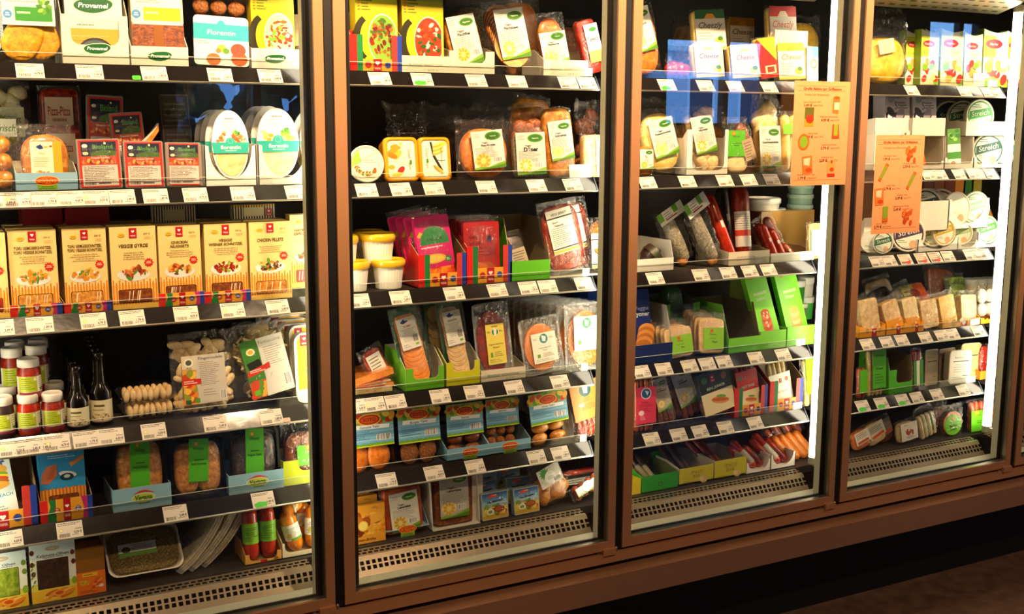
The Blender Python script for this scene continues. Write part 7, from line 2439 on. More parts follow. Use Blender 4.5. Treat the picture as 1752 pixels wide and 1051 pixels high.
def a_hanf(t_):
    return lambda a: (a.star(0.4, 0.85, 0.1, '#d8541e', 8, 0.6), a.t('Wheaty', 0.45, 0.7, 0.08, '#1c3a10', fit=0.5, shear=0.2), a.t(t_, 0.55, 0.35, 0.1, '#143010', fit=0.55, bold=0.02), a.lines(0.3, 0.48, 0.7, 0.52, 1, '#1c3a10', 0.5))


def K_slicestack(name, w, h, t_='Hanf', n=8, rot=0):
    root = K_pack(name, w, h * 0.96, t=0.012, content=c_slab('paleslice', 0.96, 0.02, 0.86, 0.3), what='slice', lab=(0.16, 0.12, 0.94, 0.64), labc='#8ac82a', art=a_hanf(t_), labrot=rot, crumple=0.25, fw=1.08)
    return root


for nm_, l, r_, t_, ro, tt in (('nearer the navy carton', 1142, 1190, 540, -4, 'Pur'), ('nearer the wide green carton', 1196, 1240, 524, 5, 'Hanf')):
    s_ = I(3, l, r_, t_ + 12, K_slicestack, 'slice_pack', 'front pack of beige slices with lime label, %s' % nm_, 'food pack', lean=9, roll=ro, t_=tt, short='beige slices ' + nm_)
    for i in range(4):
        again(s_, 0.002 * i * (1 if ro > 0 else -1), 0.021 * (i + 1), 0.005 * (i + 1), '%s pack of beige slices behind, %s' % (['second', 'third', 'fourth', 'fifth', 'sixth'][i], nm_), 'beige slice packs ' + nm_)
LG = '#74cc2e'
I(3, 1246, 1300, 577, K_tray, 'display_carton', 'wide lime green carton, empty part with tall olive cardboard back', 'carton', Y=0.17, d=0.19, hb=0.145, c=LG, inside='#7d7450', step=0.2, short='empty lime green carton')
I(3, 1300, 1344, 566, K_tray, 'display_carton', 'lime green carton holding the salami box', 'carton', Y=0.17, d=0.19, hb=0.06, c=LG, inside='#7d7450', step=0.3, short='lime carton of the salami box')
I(3, 1346, 1392, 558, K_tray, 'display_carton', 'lime green carton holding the pale sausage box beside the tube', 'carton', Y=0.17, d=0.19, hb=0.06, c=LG, inside='#7d7450', step=0.3, short='lime carton of the pale sausage box')
I(3, 1246, 1296, 476, K_box, 'slices_box', 'olive shaded back panel with faint slices lettering in the empty carton', 'carton', Y=0.34, dz=0.02, d=0.004, c='#8a9a3c', art=lambda a: a.t('VEGANSLICES', 0.6, 0.5, 0.06, '#b8c878', fit=0.6, bold=0.02), short='olive back panel')


def a_slices(nm_, m, sub):
    def f(a):
        a.e(0.3, 0.93, 0.08, '#d8541e', 0.07); a.e(0.3, 0.93, 0.05, '#f0a02a', 0.045)
        a.t('VEGANSLICES', 0.52, 0.7, 0.035, '#e8f4c8', fit=0.62, bold=0.03)
        a.t(sub, 0.5, 0.63, 0.045, '#f4f8e0', fit=0.42)
        p = rrect(-0.24, -0.2, 0.24, 0.2, 0.22, 8)
        a.poly([(0.52 + u, 0.28 + v) for u, v in p], '#b88a3a')
        for i in range(7):
            a.e(0.52, 0.13 + 0.05 * i, 0.2, ['#d8a04a' if m == 1 else '#b8481e', '#e8bc70' if m == 1 else '#d86a3a'][i % 2], 0.13, 20)
        if m == 0:
            for i in range(12):
                g = random.Random(i); a.e(0.4 + 0.24 * g.random(), 0.12 + 0.32 * g.random(), 0.025, '#f0d8b8', 0.05, 8, 20)
        a.lines(0.3, 0.05, 0.8, 0.09, 1, '#3a6a14', 0.4)
    return f


I(3, 1304, 1340, 466, K_box, 'slices_box', 'lime green box with oval picture of red salami slices', 'food box', Y=0.178, dz=0.005, lean=15, roll=-9, d=0.02, c='#7cdc28', art=a_slices('Salami', 0, 'Salami'), short='salami slices box')
I(3, 1352, 1388, 462, K_box, 'slices_box', 'lime green box with oval picture of pale sausage slices beside the tube', 'food box', Y=0.178, dz=0.005, lean=14, roll=-8, d=0.02, c='#7cdc28', art=a_slices('Lyoner', 1, 'Natur'), short='pale slices box')
for i, (l, r_, t_, dz_, c1) in enumerate(((1366, 1388, 520, 0.05, '#8a8478'), (1376, 1398, 508, 0.05, '#3aa83a'), (1376, 1398, 474, 0.105, '#d8d4c4'), (1360, 1384, 480, 0.10, '#2a8a2a'))):
    I(3, l, r_, t_, K_tubstack, 'small_tub', ['lower shaded tub', 'lower tub with green side', 'upper tub with white lid', 'upper tub with green side'][i] + ' in the corner behind the lime boxes', 'tub', Y=0.3, dz=dz_, c=c1, lid='#f0efe6', short='corner tub %d' % i)

# ================================================================== bay C, fifth shelf


def a_wiener(a):
    a.r(0, 0, 1, 1, '#d83a5a')
    a.e(0.5, 0.82, 0.26, '#f0e0e4', 0.22); a.e(0.5, 0.82, 0.22, '#2a5a8a', 0.19); a.poly([(0.44, 0.9), (0.64, 0.86), (0.56, 0.76)], '#e8eef4')
    a.t('Wiener', 0.45, 0.58, 0.05, '#7a1a2a', fit=0.6, bold=0.02)
    a.lines(0.15, 0.3, 0.9, 0.54, 5, '#8a1e34', 0.35); a.e(0.26, 0.3, 0.14, '#f0c8d0', 0.1); a.lines(0.2, 0.1, 0.5, 0.22, 3, '#f0c8d0', 0.4)


I(4, 1084, 1124, 650, K_pack, 'wiener_pack', 'pack of slim wieners with bright pink label at the third frame', 'food pack', lean=3, t=0.022, content=c_sticks('sausage', 4, 0.0, 0.99), what='wiener', lab=(0.06, 0.16, 0.98, 0.86), labc='#d83a5a', art=a_wiener, crumple=0.2, short='pink labelled wieners')
vs_ = dict(content=c_sticks('brownfood', 3, 0.02, 0.96), what='sausage')
I(4, 1130, 1160, 640, K_pack, 'sausage_pack', 'shaded sausage pack next to the pink labelled wieners', 'food pack', lean=9, roll=-12, t=0.022, lab=(0.08, 0.3, 0.92, 0.9), labc='#b8b09c', art=lab_veg('Grillwurst', 2), crumple=0.3, short='shaded sausage pack', **vs_)
I(4, 1150, 1182, 634, K_pack, 'sausage_pack', 'brown sausage pack with brownish label between two leaning packs', 'food pack', Y=0.18, lean=9, roll=-16, t=0.022, lab=(0.05, 0.4, 0.9, 0.92), labc='#6a5038', art=lambda a: a.lines(0.1, 0.2, 0.9, 0.9, 6, '#a8926c', 0.3), crumple=0.3, short='brown labelled sausage pack', **vs_)
I(4, 1178, 1214, 630, K_pack, 'sausage_pack', 'brightest leaning sausage pack with white label and green wave', 'food pack', Y=0.176, lean=9, roll=-18, t=0.022, lab=(0.05, 0.26, 0.95, 0.95), labc='#d8d6c8', art=lab_veg('Wiener', 1), crumple=0.3, short='bright white labelled sausage pack', **vs_)
I(4, 1112, 1140, 650, K_pack, 'sausage_pack', 'dim speckled sausage pack tucked behind the shaded one', 'food pack', Y=0.24, lean=6, roll=-8, t=0.02, lab=(0.08, 0.2, 0.92, 0.9), labc='#6a6458', art=lambda a: a.lines(0.1, 0.1, 0.9, 0.9, 7, '#a8a090', 0.3), crumple=0.3, short='dim speckled sausage pack', **vs_)


def a_junior(c, w):
    def f(a):
        a.r(0, 0.52, 1, 1, c); a.r(0, 0, 1, 0.52, '#e6d8a8')
        m_viana(a, 0.44, 0.84, 0.07); a.star(0.8, 0.82, 0.1, '#a86a3a', 12, 0.8); a.e(0.18, 0.84, 0.1, '#3a7a3a', 0.08)
        a.t(w, 0.5, 0.62, 0.06, '#d8e8b8', fit=0.6, bold=0.03)
        a.e(0.55, 0.28, 0.28, '#d89a4a', 0.09, 18, -14); a.e(0.55, 0.29, 0.26, '#c85a2a', 0.045, 18, -14); a.e(0.6, 0.36, 0.16, '#6aa02a', 0.04, 10, -14)
    return f


I(4, 1206, 1262, 640, K_pack, 'hot_dog_pack', 'hot dog pack with black green top and pale picture', 'food pack', lean=8, roll=-11, t=0.025, content=c_lumps('brownfood', 7, 0.18, 0.0, 0.12), what='sausage', lab=(0.0, 0.1, 1.0, 1.0), labc='#e6d8a8', art=a_junior('#1a2a18', 'REAL JUNIOR'), crumple=0.15, short='black green hot dog pack')
I(4, 1256, 1312, 662, K_srp, 'display_carton', 'red green blue display carton holding the red hot dog pack', 'carton', lip=0.4, d=0.12, short='carton of the red hot dog pack')
I(4, 1268, 1304, 627, K_pack, 'hot_dog_pack', 'hot dog pack with bright red top in colourful carton', 'food pack', Y=0.18, dz=0.004, lean=7, roll=-8, t=0.022, content=c_sticks('redsausage', 4, 0.1, 0.99), what='sausage', lab=(0.0, 0.02, 1.0, 0.9), labc='#e6d8a8', art=a_junior('#d8301a', 'HOT DOG'), crumple=0.15, short='red hot dog pack')
I(4, 1316, 1372, 650, K_srp, 'display_carton', 'red green blue display carton holding the white sausage pack', 'carton', lip=0.4, d=0.12, short='carton of the white sausage pack')
I(4, 1322, 1360, 620, K_pack, 'white_sausage_pack', 'pack of pale sausages with white label in colourful carton beside the tube', 'food pack', Y=0.18, dz=0.004, lean=7, roll=-8, t=0.024, content=c_sticks('cheesefood', 4, 0.02, 0.99), what='sausage', lab=(0.0, 0.02, 1.0, 0.74), labc='#f2f0e6', art=lambda a: (m_viana(a, 0.5, 0.78, 0.06), a.star(0.8, 0.8, 0.09, '#b86a3a', 12, 0.8), a.t('BRATWURST', 0.55, 0.45, 0.06, '#b8502a', fit=0.6)), crumple=0.15, short='white sausage pack')
I(4, 1376, 1404, 612, K_pack, 'green_pack', 'lime green pack squeezed between the white sausage pack and the tube', 'food pack', lean=4, roll=-4, t=0.02, content=c_sticks('cheesefood', 2, 0.0, 0.95), what='sausage', lab=(0.2, 0.25, 1.0, 1.0), labc='#8ae02a', art=None, crumple=0.2, short='lime green pack by the tube')

# ================================================================== bay C, bottom
SG = '#2aa01e'
I(5, 1068, 1096, 822, K_box, 'yellow_box', 'yellow carton corner at the foot of the third frame', 'carton', d=0.1, c='#e0cc2a', short='yellow carton corner')
I(5, 1099, 1160, 812, K_tray, 'display_carton', 'green snack stick carton, lid standing up behind', 'carton', Y=0.17, d=0.15, hb=0.06, c=SG, inside='#6a7a3a', sidecol='#3cc02a', short='green snack stick carton', art=lambda a: (a.e(0.5, 0.4, 0.06, '#1c6a14', 0.06), a.e(0.5, 0.4, 0.04, SG, 0.04)))
I(5, 1120, 1168, 770, K_box, 'raised_carton_flap', 'green raised lid with white script behind the snack stick carton', 'carton', Y=0.28, dz=0.0, lean=12, d=0.004, c=SG, art=lambda a: a.t('Spacebar', 0.55, 0.7, 0.1, '#c8e8b0', fit=0.5, shear=0.2, rot=-30), short='green raised lid')


def K_stick(name, w, h, m='brownfood', wrap='#c8c09a'):
    root = empty(name)
    mb = MB(); mb.tube([(0, w / 2, w / 2), (0.001, w / 2, h - w / 2)], w / 2, m, 12); mb.build('stick', root)
    mb = MB(); mb.lathe([(w * 0.53, h * 0.15), (w * 0.53, h * 0.6)], wrap, 14, c=(0, w / 2, 0)); mb.build('wrapper', root)
    return root


def sticks(l, r_, t_, n, m, wrap, grp, Y_, roll, lean, lb):
    o0 = I(5, l, l + (r_ - l) / n * 0.82, t_, K_stick, 'snack_stick', lb % 'first', 'snack', Y=Y_, dz=0.012, lean=lean, roll=roll, m=m, wrap=wrap, short=lb % 'first')
    for i in range(1, n):
        again(o0, (0.062 / n) * i * 1.0, 0.004 * (i % 2), 0.004 * (i % 3) - 0.002 * i, lb % ['', 'second', 'third', 'fourth', 'fifth', 'sixth'][i], grp)


sticks(1100, 1160, 770, 5, 'darkfood', '#b8b48a', 'snack sticks in the green carton', 0.195, -22, 40, '%s snack stick in the green carton with the raised lid')
YB_ = '#ccc420'


def a_space(a):
    a.t('SPACE', 0.5, 0.66, 0.2, '#8a8410', fit=0.82, bold=0.01, shear=0.1)
    a.t('BAR', 0.5, 0.4, 0.2, '#8a8410', fit=0.5, bold=0.01, shear=0.1)
    a.e(0.72, 0.12, 0.11, '#d8b87a', 0.09); a.e(0.66, 0.16, 0.07, '#e8d0a0', 0.06); a.lines(0.1, 0.04, 0.5, 0.12, 1, '#8a8410', 0.4)


I(5, 1162, 1220, 802, K_tray, 'display_carton', 'yellow snack bar carton nearer the green one', 'carton', Y=0.17, d=0.15, hb=0.06, c=YB_, inside='#d8d2b8', art=a_space, sidecol='#e4dcc0', short='yellow carton nearer the green one')
I(5, 1222, 1276, 788, K_tray, 'display_carton', 'yellow snack bar carton nearer the white scooped ones', 'carton', Y=0.17, d=0.15, hb=0.06, c=YB_, inside='#d8d2b8', art=a_space, sidecol='#e4dcc0', short='yellow carton nearer the white ones')
sticks(1166, 1218, 756, 5, 'darkfood', '#4a3a2c', 'sticks in the yellow carton nearer the green one', 0.195, -14, 44, '%s dark stick in the yellow carton nearer the green one')
sticks(1226, 1274, 742, 5, 'redfood', '#6a2a14', 'sticks in the yellow carton nearer the white ones', 0.195, -26, 44, '%s reddish stick in the yellow carton nearer the white ones')
for i, (l, r_, t_) in enumerate(((1276, 1318, 790), (1318, 1360, 776))):
    I(5, l, r_, t_, K_ovalbox, 'display_carton', 'white scooped carton of glossy sausages %s' % ['beside the yellow cartons', 'closest to the light tube'][i], 'carton', Y=0.17, d=0.13, short='white scooped carton ' + ['beside yellow', 'by the tube'][i])
    for j in range(3):
        I(5, l + 4 + 11 * j, l + 15 + 11 * j, t_ - 38 - 10 * (j % 2), K_stick, 'glossy_sausage', '%s glossy red sausage in the white scooped carton %s' % (['first', 'second', 'third'][j], ['beside the yellow cartons', 'closest to the light tube'][i]), 'snack', Y=0.19, dz=0.012, lean=36, roll=-30, m='redsausage', wrap='#b8b0a0' if j == 1 else '#7a1c10', short='glossy sausage %d%d' % (i, j))
for j in range(4):
    I(5, 1352 + 13 * j, 1364 + 13 * j, 738 - 3 * j, K_stick, 'orange_sausage', '%s orange sausage leaning in film beside the foot of the light tube' % ['first', 'second', 'third', 'fourth'][j], 'sausage', Y=0.20, dz=0.005, lean=30, roll=-30, m='orangefood', wrap='#c8742a', short='orange sausage %d' % j)
I(5, 1330, 1400, 722, K_pack, 'sausage_film', 'clear glossy film bag over the orange sausages by the tube', 'food pack', Y=0.235, dz=0.02, lean=26, roll=-26, t=0.03, content=c_sticks('sausage', 4, 0.02, 0.95), what='sausage', crumple=0.4, short='clear film over orange sausages')
# ================================================================== bay D, top shelf
I(0, 1490, 1560, 46, K_pack, 'yellow_bag', 'big clear bag of yellow shredded food with a paper note, top shelf', 'food pack', t=0.07, lean=6, roll=-2, content=c_slab('yellowlump', 1.0, 0.0, 0.82, 0.8), what='shredded_food', lab=(0.2, 0.5, 0.58, 0.74), labc='#d8d0a8', art=lambda a: a.lines(0.1, 0.1, 0.9, 0.9, 6, '#8a8468', 0.35), labrot=-8, crumple=0.5, fh=1.12, short='big yellow bag')
I(0, 1502, 1560, 16, K_pack, 'clear_bag', 'crinkled clear bag top sloping above the big yellow bag', 'food pack', Y=0.3, t=0.06, lean=2, roll=-6, content=c_slab('beige', 0.9, 0.02, 0.6, 0.7), what='filling', crumple=0.9, short='crinkled clear bag above yellow')


def a_veg_sleeve(title, c1, c2):
    def f(a):
        a.r(0, 0, 1, 1, '#e4ecd4')
        a.r(0, 0.55, 0.5, 0.95, c1)
        a.e(0.42, 0.8, 0.34, '#c81e2a', 0.13); a.t('Heirler', 0.42, 0.8, 0.05, '#f4e8e0', fit=0.5)
        a.t(title, 0.52, 0.64, 0.06, '#3a5a2a', fit=0.82, shear=0.3)
        a.lines(0.05, 0.54, 0.95, 0.58, 1, '#8a9a8a', 0.3)
        a.r(0, 0, 1, 0.16, c2)
        for i in range(18):
            g = random.Random(i + len(title))
            a.e(0.12 + 0.76 * g.random(), 0.08 + 0.4 * g.random(), 0.17, ['#d8481e', '#e8a04a', '#f0d86a', '#7ab02a', '#c82a1e', '#f0e8c8'][i % 6], 0.13, 9, i * 37)
    return f


def K_fanpack(name, w, h, art=None, d=0.03):
    """carton sleeve with a dipped top edge"""
    mb = MB()
    top = [(-w / 2 + w * i / 10, h - h * 0.05 * math.sin(PI * i / 10) - h * 0.02 * i / 10) for i in range(11)]
    mb.prism([(-w / 2, 0), (w / 2, 0)] + top[::-1], 0, d, '#e6ecd8', '#7aa02a')
    a = Art(mb, w, h * 0.93)
    art(a)
    return mb.build(name)


fan = [(1558, 1588, 52, 'Käse-Griller', '#c8d84a'), (1574, 1604, 51, 'Käse-Griller', '#c8d84a'), (1590, 1622, 50, 'Käse-Griller', '#c8d84a'), (1608, 1646, 50, 'Gemüse', '#c8d84a')]
for i, (l, r_, t_, tt, c1) in enumerate(fan):
    I(0, l, r_, t_, K_fanpack, 'sleeve_pack', '%s of the overlapping white and green sleeves beside the yellow bag' % ['first', 'second', 'third', 'fourth'][i], 'food pack', Y=0.19 - 0.004 * i, lean=2, art=a_veg_sleeve(tt, c1, '#d8d0a0'), short='%s overlapping sleeve' % ['first', 'second', 'third', 'fourth'][i])
I(0, 1648, 1678, 56, K_fanpack, 'sleeve_pack', 'white sleeve with orange picture beside the mirrored blue window', 'food pack', lean=2, art=a_veg_sleeve('Schnitzel', '#e8e4d8', '#e0d8b0'), short='white sleeve by the mirrored window')
I(0, 1680, 1722, 51, K_fanpack, 'sleeve_pack', 'bright yellow and white sleeve with orange sticks picture near the last tube', 'food pack', lean=2, art=a_veg_sleeve('Sticks', '#f0d82a', '#8ac02a'), short='bright yellow sleeve')
I(0, 1720, 1752, 54, K_fanpack, 'sleeve_pack', 'yellow sleeve half hidden behind the last light tube', 'food pack', Y=0.18, lean=2, art=a_veg_sleeve('Sticks', '#f0d82a', '#c8502a'), short='yellow sleeve behind the last tube')
I(0, 1664, 1684, 126, K_tray, 'display_carton', 'tiny white carton lip between two sleeves near the last tube', 'carton', Y=0.171, d=0.06, hb=0.03, c='#f4f2ea', short='tiny white carton lip')

# ================================================================== bay D, second shelf: two layers of white cartons
WC = '#dcd8c8'


def K_trayrow(name, w, h, **kw):
    return K_tray(name, w, h, **kw)


def a_plum(a):
    a.r(0, 0, 1, 1, '#b8b4bc'); a.e(0.24, 0.86, 0.13, '#8a929c', 0.12)
    a.t('PURE STYLE', 0.62, 0.9, 0.07, '#201a24', fit=0.5, bold=0.02)
    a.t('S', 0.44, 0.7, 0.2, '#1a1418', fit=0.12); a.lines(0.52, 0.6, 0.96, 0.8, 3, '#2a2430', 0.4)
    for i in range(10):
        g = random.Random(i)
        a.e(0.1 + 0.6 * g.random(), 0.1 + 0.45 * g.random(), 0.2, ['#1c141c', '#2c2230', '#8a8490', '#e8e4e8'][i % 4], 0.11, 10, i * 40)
    a.poly([(0.2, 0.05), (0.35, 0.4), (0.42, 0.38), (0.3, 0.03)], '#f0ecee'); a.poly([(0.5, 0.04), (0.56, 0.3), (0.62, 0.3), (0.6, 0.04)], '#e8e6ea')


I(1, 1494, 1553, 224, K_tray, 'display_carton', 'white lower carton behind the second orange poster', 'carton', Y=0.17, d=0.14, hb=0.10, c=WC, inside='#b8b4a4', short='white lower carton behind poster', cut=(0.1, 0.9, 0.3))
I(1, 1512, 1548, 232, K_box, 'orange_sliver_box', 'small orange and grey packs in the carton behind the second poster', 'food box', Y=0.18, d=0.05, c='#c8843a', short='orange grey packs behind poster')
I(1, 1562, 1614, 276, K_tray, 'display_carton', 'empty looking white lower carton beside the second orange poster', 'carton', Y=0.17, d=0.14, hb=0.105, c=WC, inside='#c4bca4', cut=(0.08, 0.92, 0.5), step=0.05, short='white lower carton beside the poster')
I(1, 1565, 1586, 228, K_pack, 'herb_pack', 'dark herb pack in the carton beside the second orange poster', 'food pack', Y=0.2, t=0.02, lean=6, roll=-10, content=c_slab('darkfood', 0.9, 0.02, 0.9, 0.5), what='filling', lab=(0.1, 0.02, 0.9, 0.3), labc='#e86a2a', art=None, crumple=0.3, short='dark herb pack')
I(1, 1616, 1666, 270, K_tray, 'display_carton', 'white lower carton with one green sachet', 'carton', Y=0.17, d=0.14, hb=0.105, c=WC, inside='#ccc4ac', cut=(0.08, 0.92, 0.5), step=0.05, short='white lower carton with green sachet')
I(1, 1622, 1644, 222, K_pack, 'green_sachet', 'green and white herb sachet standing in its white carton', 'food pack', Y=0.178, t=0.015, lean=4, roll=-3, content=None, lab=(0, 0, 1, 1), labc='#e8ecd8', art=lambda a: (a.r(0, 0.6, 1, 1, '#4a8a2a'), [a.e(0.1 + 0.8 * random.Random(i).random(), 0.7 + 0.25 * random.Random(i + 9).random(), 0.16, ['#2a6a1e', '#8ac05a'][i % 2], 0.1) for i in range(9)], a.r(0, 0.22, 1, 0.4, '#3a8a1e'), a.e(0.4, 0.1, 0.2, '#d8643a', 0.14)), crumple=0.1, short='green white sachet')
I(1, 1664, 1720, 268, K_tray, 'display_carton', 'white lower carton holding the round dip tubs near the last tube', 'carton', Y=0.17, d=0.14, hb=0.105, c='#f0eee6', inside='#ccc4ac', cut=(0.1, 0.95, 0.35), step=0.05, short='white lower carton of round tubs')


def a_sojade(c):
    def f(a):
        a.e(0.5, 0.5, 0.44, c); a.e(0.5, 0.5, 0.40, '#e8f0e0' if c != '#2c3a3a' else '#3a4a4a')
        a.poly([(0.12, 0.6), (0.86, 0.78), (0.9, 0.55), (0.12, 0.34)], c)
        a.t('Streich', 0.5, 0.58, 0.15, '#f4f8ee', fit=0.62, shear=0.2, rot=12)
        a.e(0.64, 0.22, 0.12, '#e8b48a', 0.12); a.lines(0.2, 0.72, 0.6, 0.84, 2, c, 0.4); a.lines(0.2, 0.26, 0.5, 0.36, 2, '#6a8a5a', 0.4)
    return f


def disk(l, r_, t_, S, dz, Y, c, lb, yaw=0, lean=4, roll=0):
    return I(S, l, r_, t_, K_roundtub, 'round_tub', lb, 'tub', Y=Y, dz=dz, lean=lean, yaw=yaw, roll=roll, lidart=a_sojade(c), short=lb)


disk(1664, 1686, 230, 1, 0.004, 0.215, '#2c3a3a', 'rear dark lidded round tub in the lower white carton', -25)
disk(1678, 1702, 228, 1, 0.004, 0.192, '#2a5a4a', 'middle dark green lidded round tub in the lower white carton', -25)
disk(1698, 1732, 226, 1, 0.004, 0.176, '#1e7a6a', 'front round tub with teal lettering in the lower white carton', -15)
up = 0.107
for i, (l, r_, t_, lb) in enumerate(((1496, 1552, 202, 'upper white carton at the fourth frame holding a black and white pack'), (1560, 1616, 202, 'upper white carton in the middle holding a black and white pack'), (1652, 1724, 208, 'upper white carton holding the green lidded tubs'))):
    I(1, l, r_, t_, K_tray, 'display_carton', lb, 'carton', Y=0.178, dz=up, d=0.14, hb=0.05, c=WC, inside='#b0a890', step=0.4, short=lb)
I(1, 1514, 1556, 160, K_box, 'plum_pack', 'black and white pack with ballet like picture nearer the fourth frame', 'food box', Y=0.19, dz=up + 0.012, d=0.05, lean=4, c='#a8a4ac', art=a_plum, short='black white pack nearer the frame')
I(1, 1562, 1602, 161, K_box, 'plum_pack', 'black and white pack with dark plum picture beside the green tubs', 'food box', Y=0.19, dz=up + 0.012, d=0.05, lean=4, roll=-1, c='#b8b0b0', art=a_plum, short='black white pack beside the tubs')
disk(1612, 1638, 172, 1, up + 0.01, 0.27, '#2c3a3a', 'rear dark tub with green rim on the upper cartons', -25)
disk(1632, 1660, 172, 1, up + 0.01, 0.235, '#2a6a3a', 'middle tub with pale green rim on the upper cartons', -28)
disk(1655, 1694, 169, 1, up + 0.012, 0.19, '#2f9a3a', 'front tub with bright green lid on the upper cartons', -12, 4, 4)

# ================================================================== bay D, third shelf: round tubs lying in scooped cartons
I(2, 1476, 1530, 372, K_tray, 'display_carton', 'pale carton wall behind the foot of the second poster', 'carton', Y=0.26, d=0.1, hb=0.05, c='#e8e6d8', inside='#c8c2b0', short='pale carton wall')
for i, (l, r_, t_, c, Y_, yw, lb) in enumerate(((1470, 1512, 394, '#e8e8dc', 0.215, -28, 'pale empty rimmed tub below the second poster, farthest'), (1488, 1532, 396, '#2a6a4a', 0.19, -28, 'cream rimmed tub with green picture below the second poster'), (1536, 1574, 372, '#4a3a5a', 0.185, -25, 'cream rimmed tub with purple picture below the second poster'))):
    disk(l, r_, t_, 2, 0.0, Y_, c, lb, yw)
lo = [(1566, 1600, 376, 0.225, '#7a8a2a', 'row of olive lidded tubs, rear one in the lower scooped carton'), (1582, 1612, 376, 0.2, '#a8a82a', 'row of olive lidded tubs, middle one in the lower scooped carton'), (1598, 1634, 374, 0.178, '#c8a81e', 'front tub with yellow and brown cow picture lid'), (1626, 1660, 378, 0.19, '#a8c88a', 'tub with pale green wave lid beside the cow picture lid'), (1674, 1704, 369, 0.178, '#3aa02a', 'tub with bright green stripe lid near the last tube')]
I(2, 1570, 1638, 408, K_ovalbox, 'display_carton', 'lower scooped carton of olive lidded tubs', 'carton', Y=0.17, d=0.14, short='lower scooped carton of olive tubs')
I(2, 1638, 1672, 412, K_ovalbox, 'display_carton', 'lower white carton with a dark round notch', 'carton', Y=0.17, d=0.14, short='lower carton with dark notch')
I(2, 1672, 1710, 396, K_ovalbox, 'display_carton', 'lower white carton holding the bright green stripe lid', 'carton', Y=0.17, d=0.14, short='lower carton of the green stripe lid')
for l, r_, t_, Y_, c, lb in lo:
    disk(l, r_, t_, 2, 0.012, Y_, c, lb, -14 if Y_ < 0.185 else -28)
I(2, 1566, 1622, 344, K_tray, 'display_carton', 'upper carton of dark lidded tubs standing on the lower scooped ones', 'carton', Y=0.182, dz=0.068, d=0.13, hb=0.04, c='#e0dccc', inside='#b8b09a', short='upper carton of dark lidded tubs')
I(2, 1620, 1690, 340, K_ovalbox, 'display_carton', 'upper white scooped carton with the plain white lid', 'carton', Y=0.182, dz=0.068, d=0.13, short='upper carton with plain white lid')
for l, r_, t_, Y_, c, lb in ((1568, 1596, 322, 0.23, '#3a4a4a', 'rear dark lidded tub in the upper carton'), (1586, 1614, 323, 0.215, '#7a2a3a', 'wine red topped tub in the upper carton'), (1602, 1630, 323, 0.2, '#a82a3a', 'red topped tub in the upper carton'), (1621, 1652, 328, 0.186, '#f0f0ee', 'tub with plain white lid in the upper carton'), (1654, 1684, 327, 0.186, '#8ab09a', 'tub with striped pale green lid and red tab in the upper carton')):
    disk(l, r_, t_, 2, 0.08, Y_, c, lb, -12 if Y_ < 0.19 else -28)
for i, (l, c) in enumerate(((1576, '#7a3a1a'), (1594, '#8a4a1e'), (1612, '#6a2a14'), (1630, '#c87a1e'), (1644, '#3a7a2a'), (1658, '#c8b02a'))):
    I(2, l, l + 17, 302, K_box, 'spine_pack', '%s upright pack in the brown and green row behind the upper tubs' % ['first', 'second', 'third', 'orange', 'green', 'yellow'][i], 'food box', Y=0.36, dz=0.06, d=0.02, c=c, short='spine pack %d' % i)
for i in range(2):
    I(2, 1688 + 10 * i, 1698 + 10 * i, 337, K_stick, 'orange_stick', '%s orange stick leaning right of the upper tubs'.replace('right of', 'past') % ['first', 'second'][i], 'snack', Y=0.24, dz=0.06, lean=10, roll=-22, m='orangefood', wrap='#c8841e', short='orange stick %d' % i)

# ================================================================== bay D, fourth shelf: cheese wedges
OC = '#eda41e'


def a_oc(a):
    a.e(0.3, 0.6, 0.07, '#b88a2a', 0.07); a.e(0.78, 0.55, 0.07, '#b88a2a', 0.07); a.r(0.48, 0, 0.66, 0.75, '#b01020'); a.heart(0.57, 0.5, 0.05, '#f6eee4'); a.e(0.5, 0.9, 0.05, '#e8e4d0', 0.04)


och = [(1470, 1514, 558, 'amber carton at the fourth frame, nearest the poster foot'), (1516, 1552, 554, 'amber carton holding the first half cut cheese slab'), (1552, 1580, 550, 'amber carton holding the tall clear cheese pack'), (1612, 1676, 547, 'wide amber carton holding two yellow cheese slabs'), (1678, 1712, 543, 'amber carton of white cheese balls beside the last tube')]
for l, r_, t_, lb in och:
    I(3, l, r_, t_, K_tray, 'display_carton', lb, 'carton', Y=0.17, d=0.13, hb=0.05, c=OC, inside='#d88a1a', art=a_oc, short=lb, cut=(0.15, 0.85, 0.7))


def K_cheese(name, w, h, m='cheesefood', t=0.03, low=None):
    root = empty(name)
    mb = MB(); mb.prism(rrect(-w * 0.46, h * 0.02, w * 0.46, h * 0.86, w * 0.12), 0.003, t, m, m); mb.build('cheese', root)
    if low:
        mb = MB(); mb.prism([(-w * 0.47, 0.004), (w * 0.47, 0.004), (w * 0.47, h * 0.3), (-w * 0.47, h * 0.36)], 0.0005, 0.003, low); mb.build('label', root)
    mb = MB(); mb.pouch(w * 1.08, h, t * 1.3, 'film', 0, 0.1, 0.3, y=t * 0.5); mb.build('film', root)
    return root


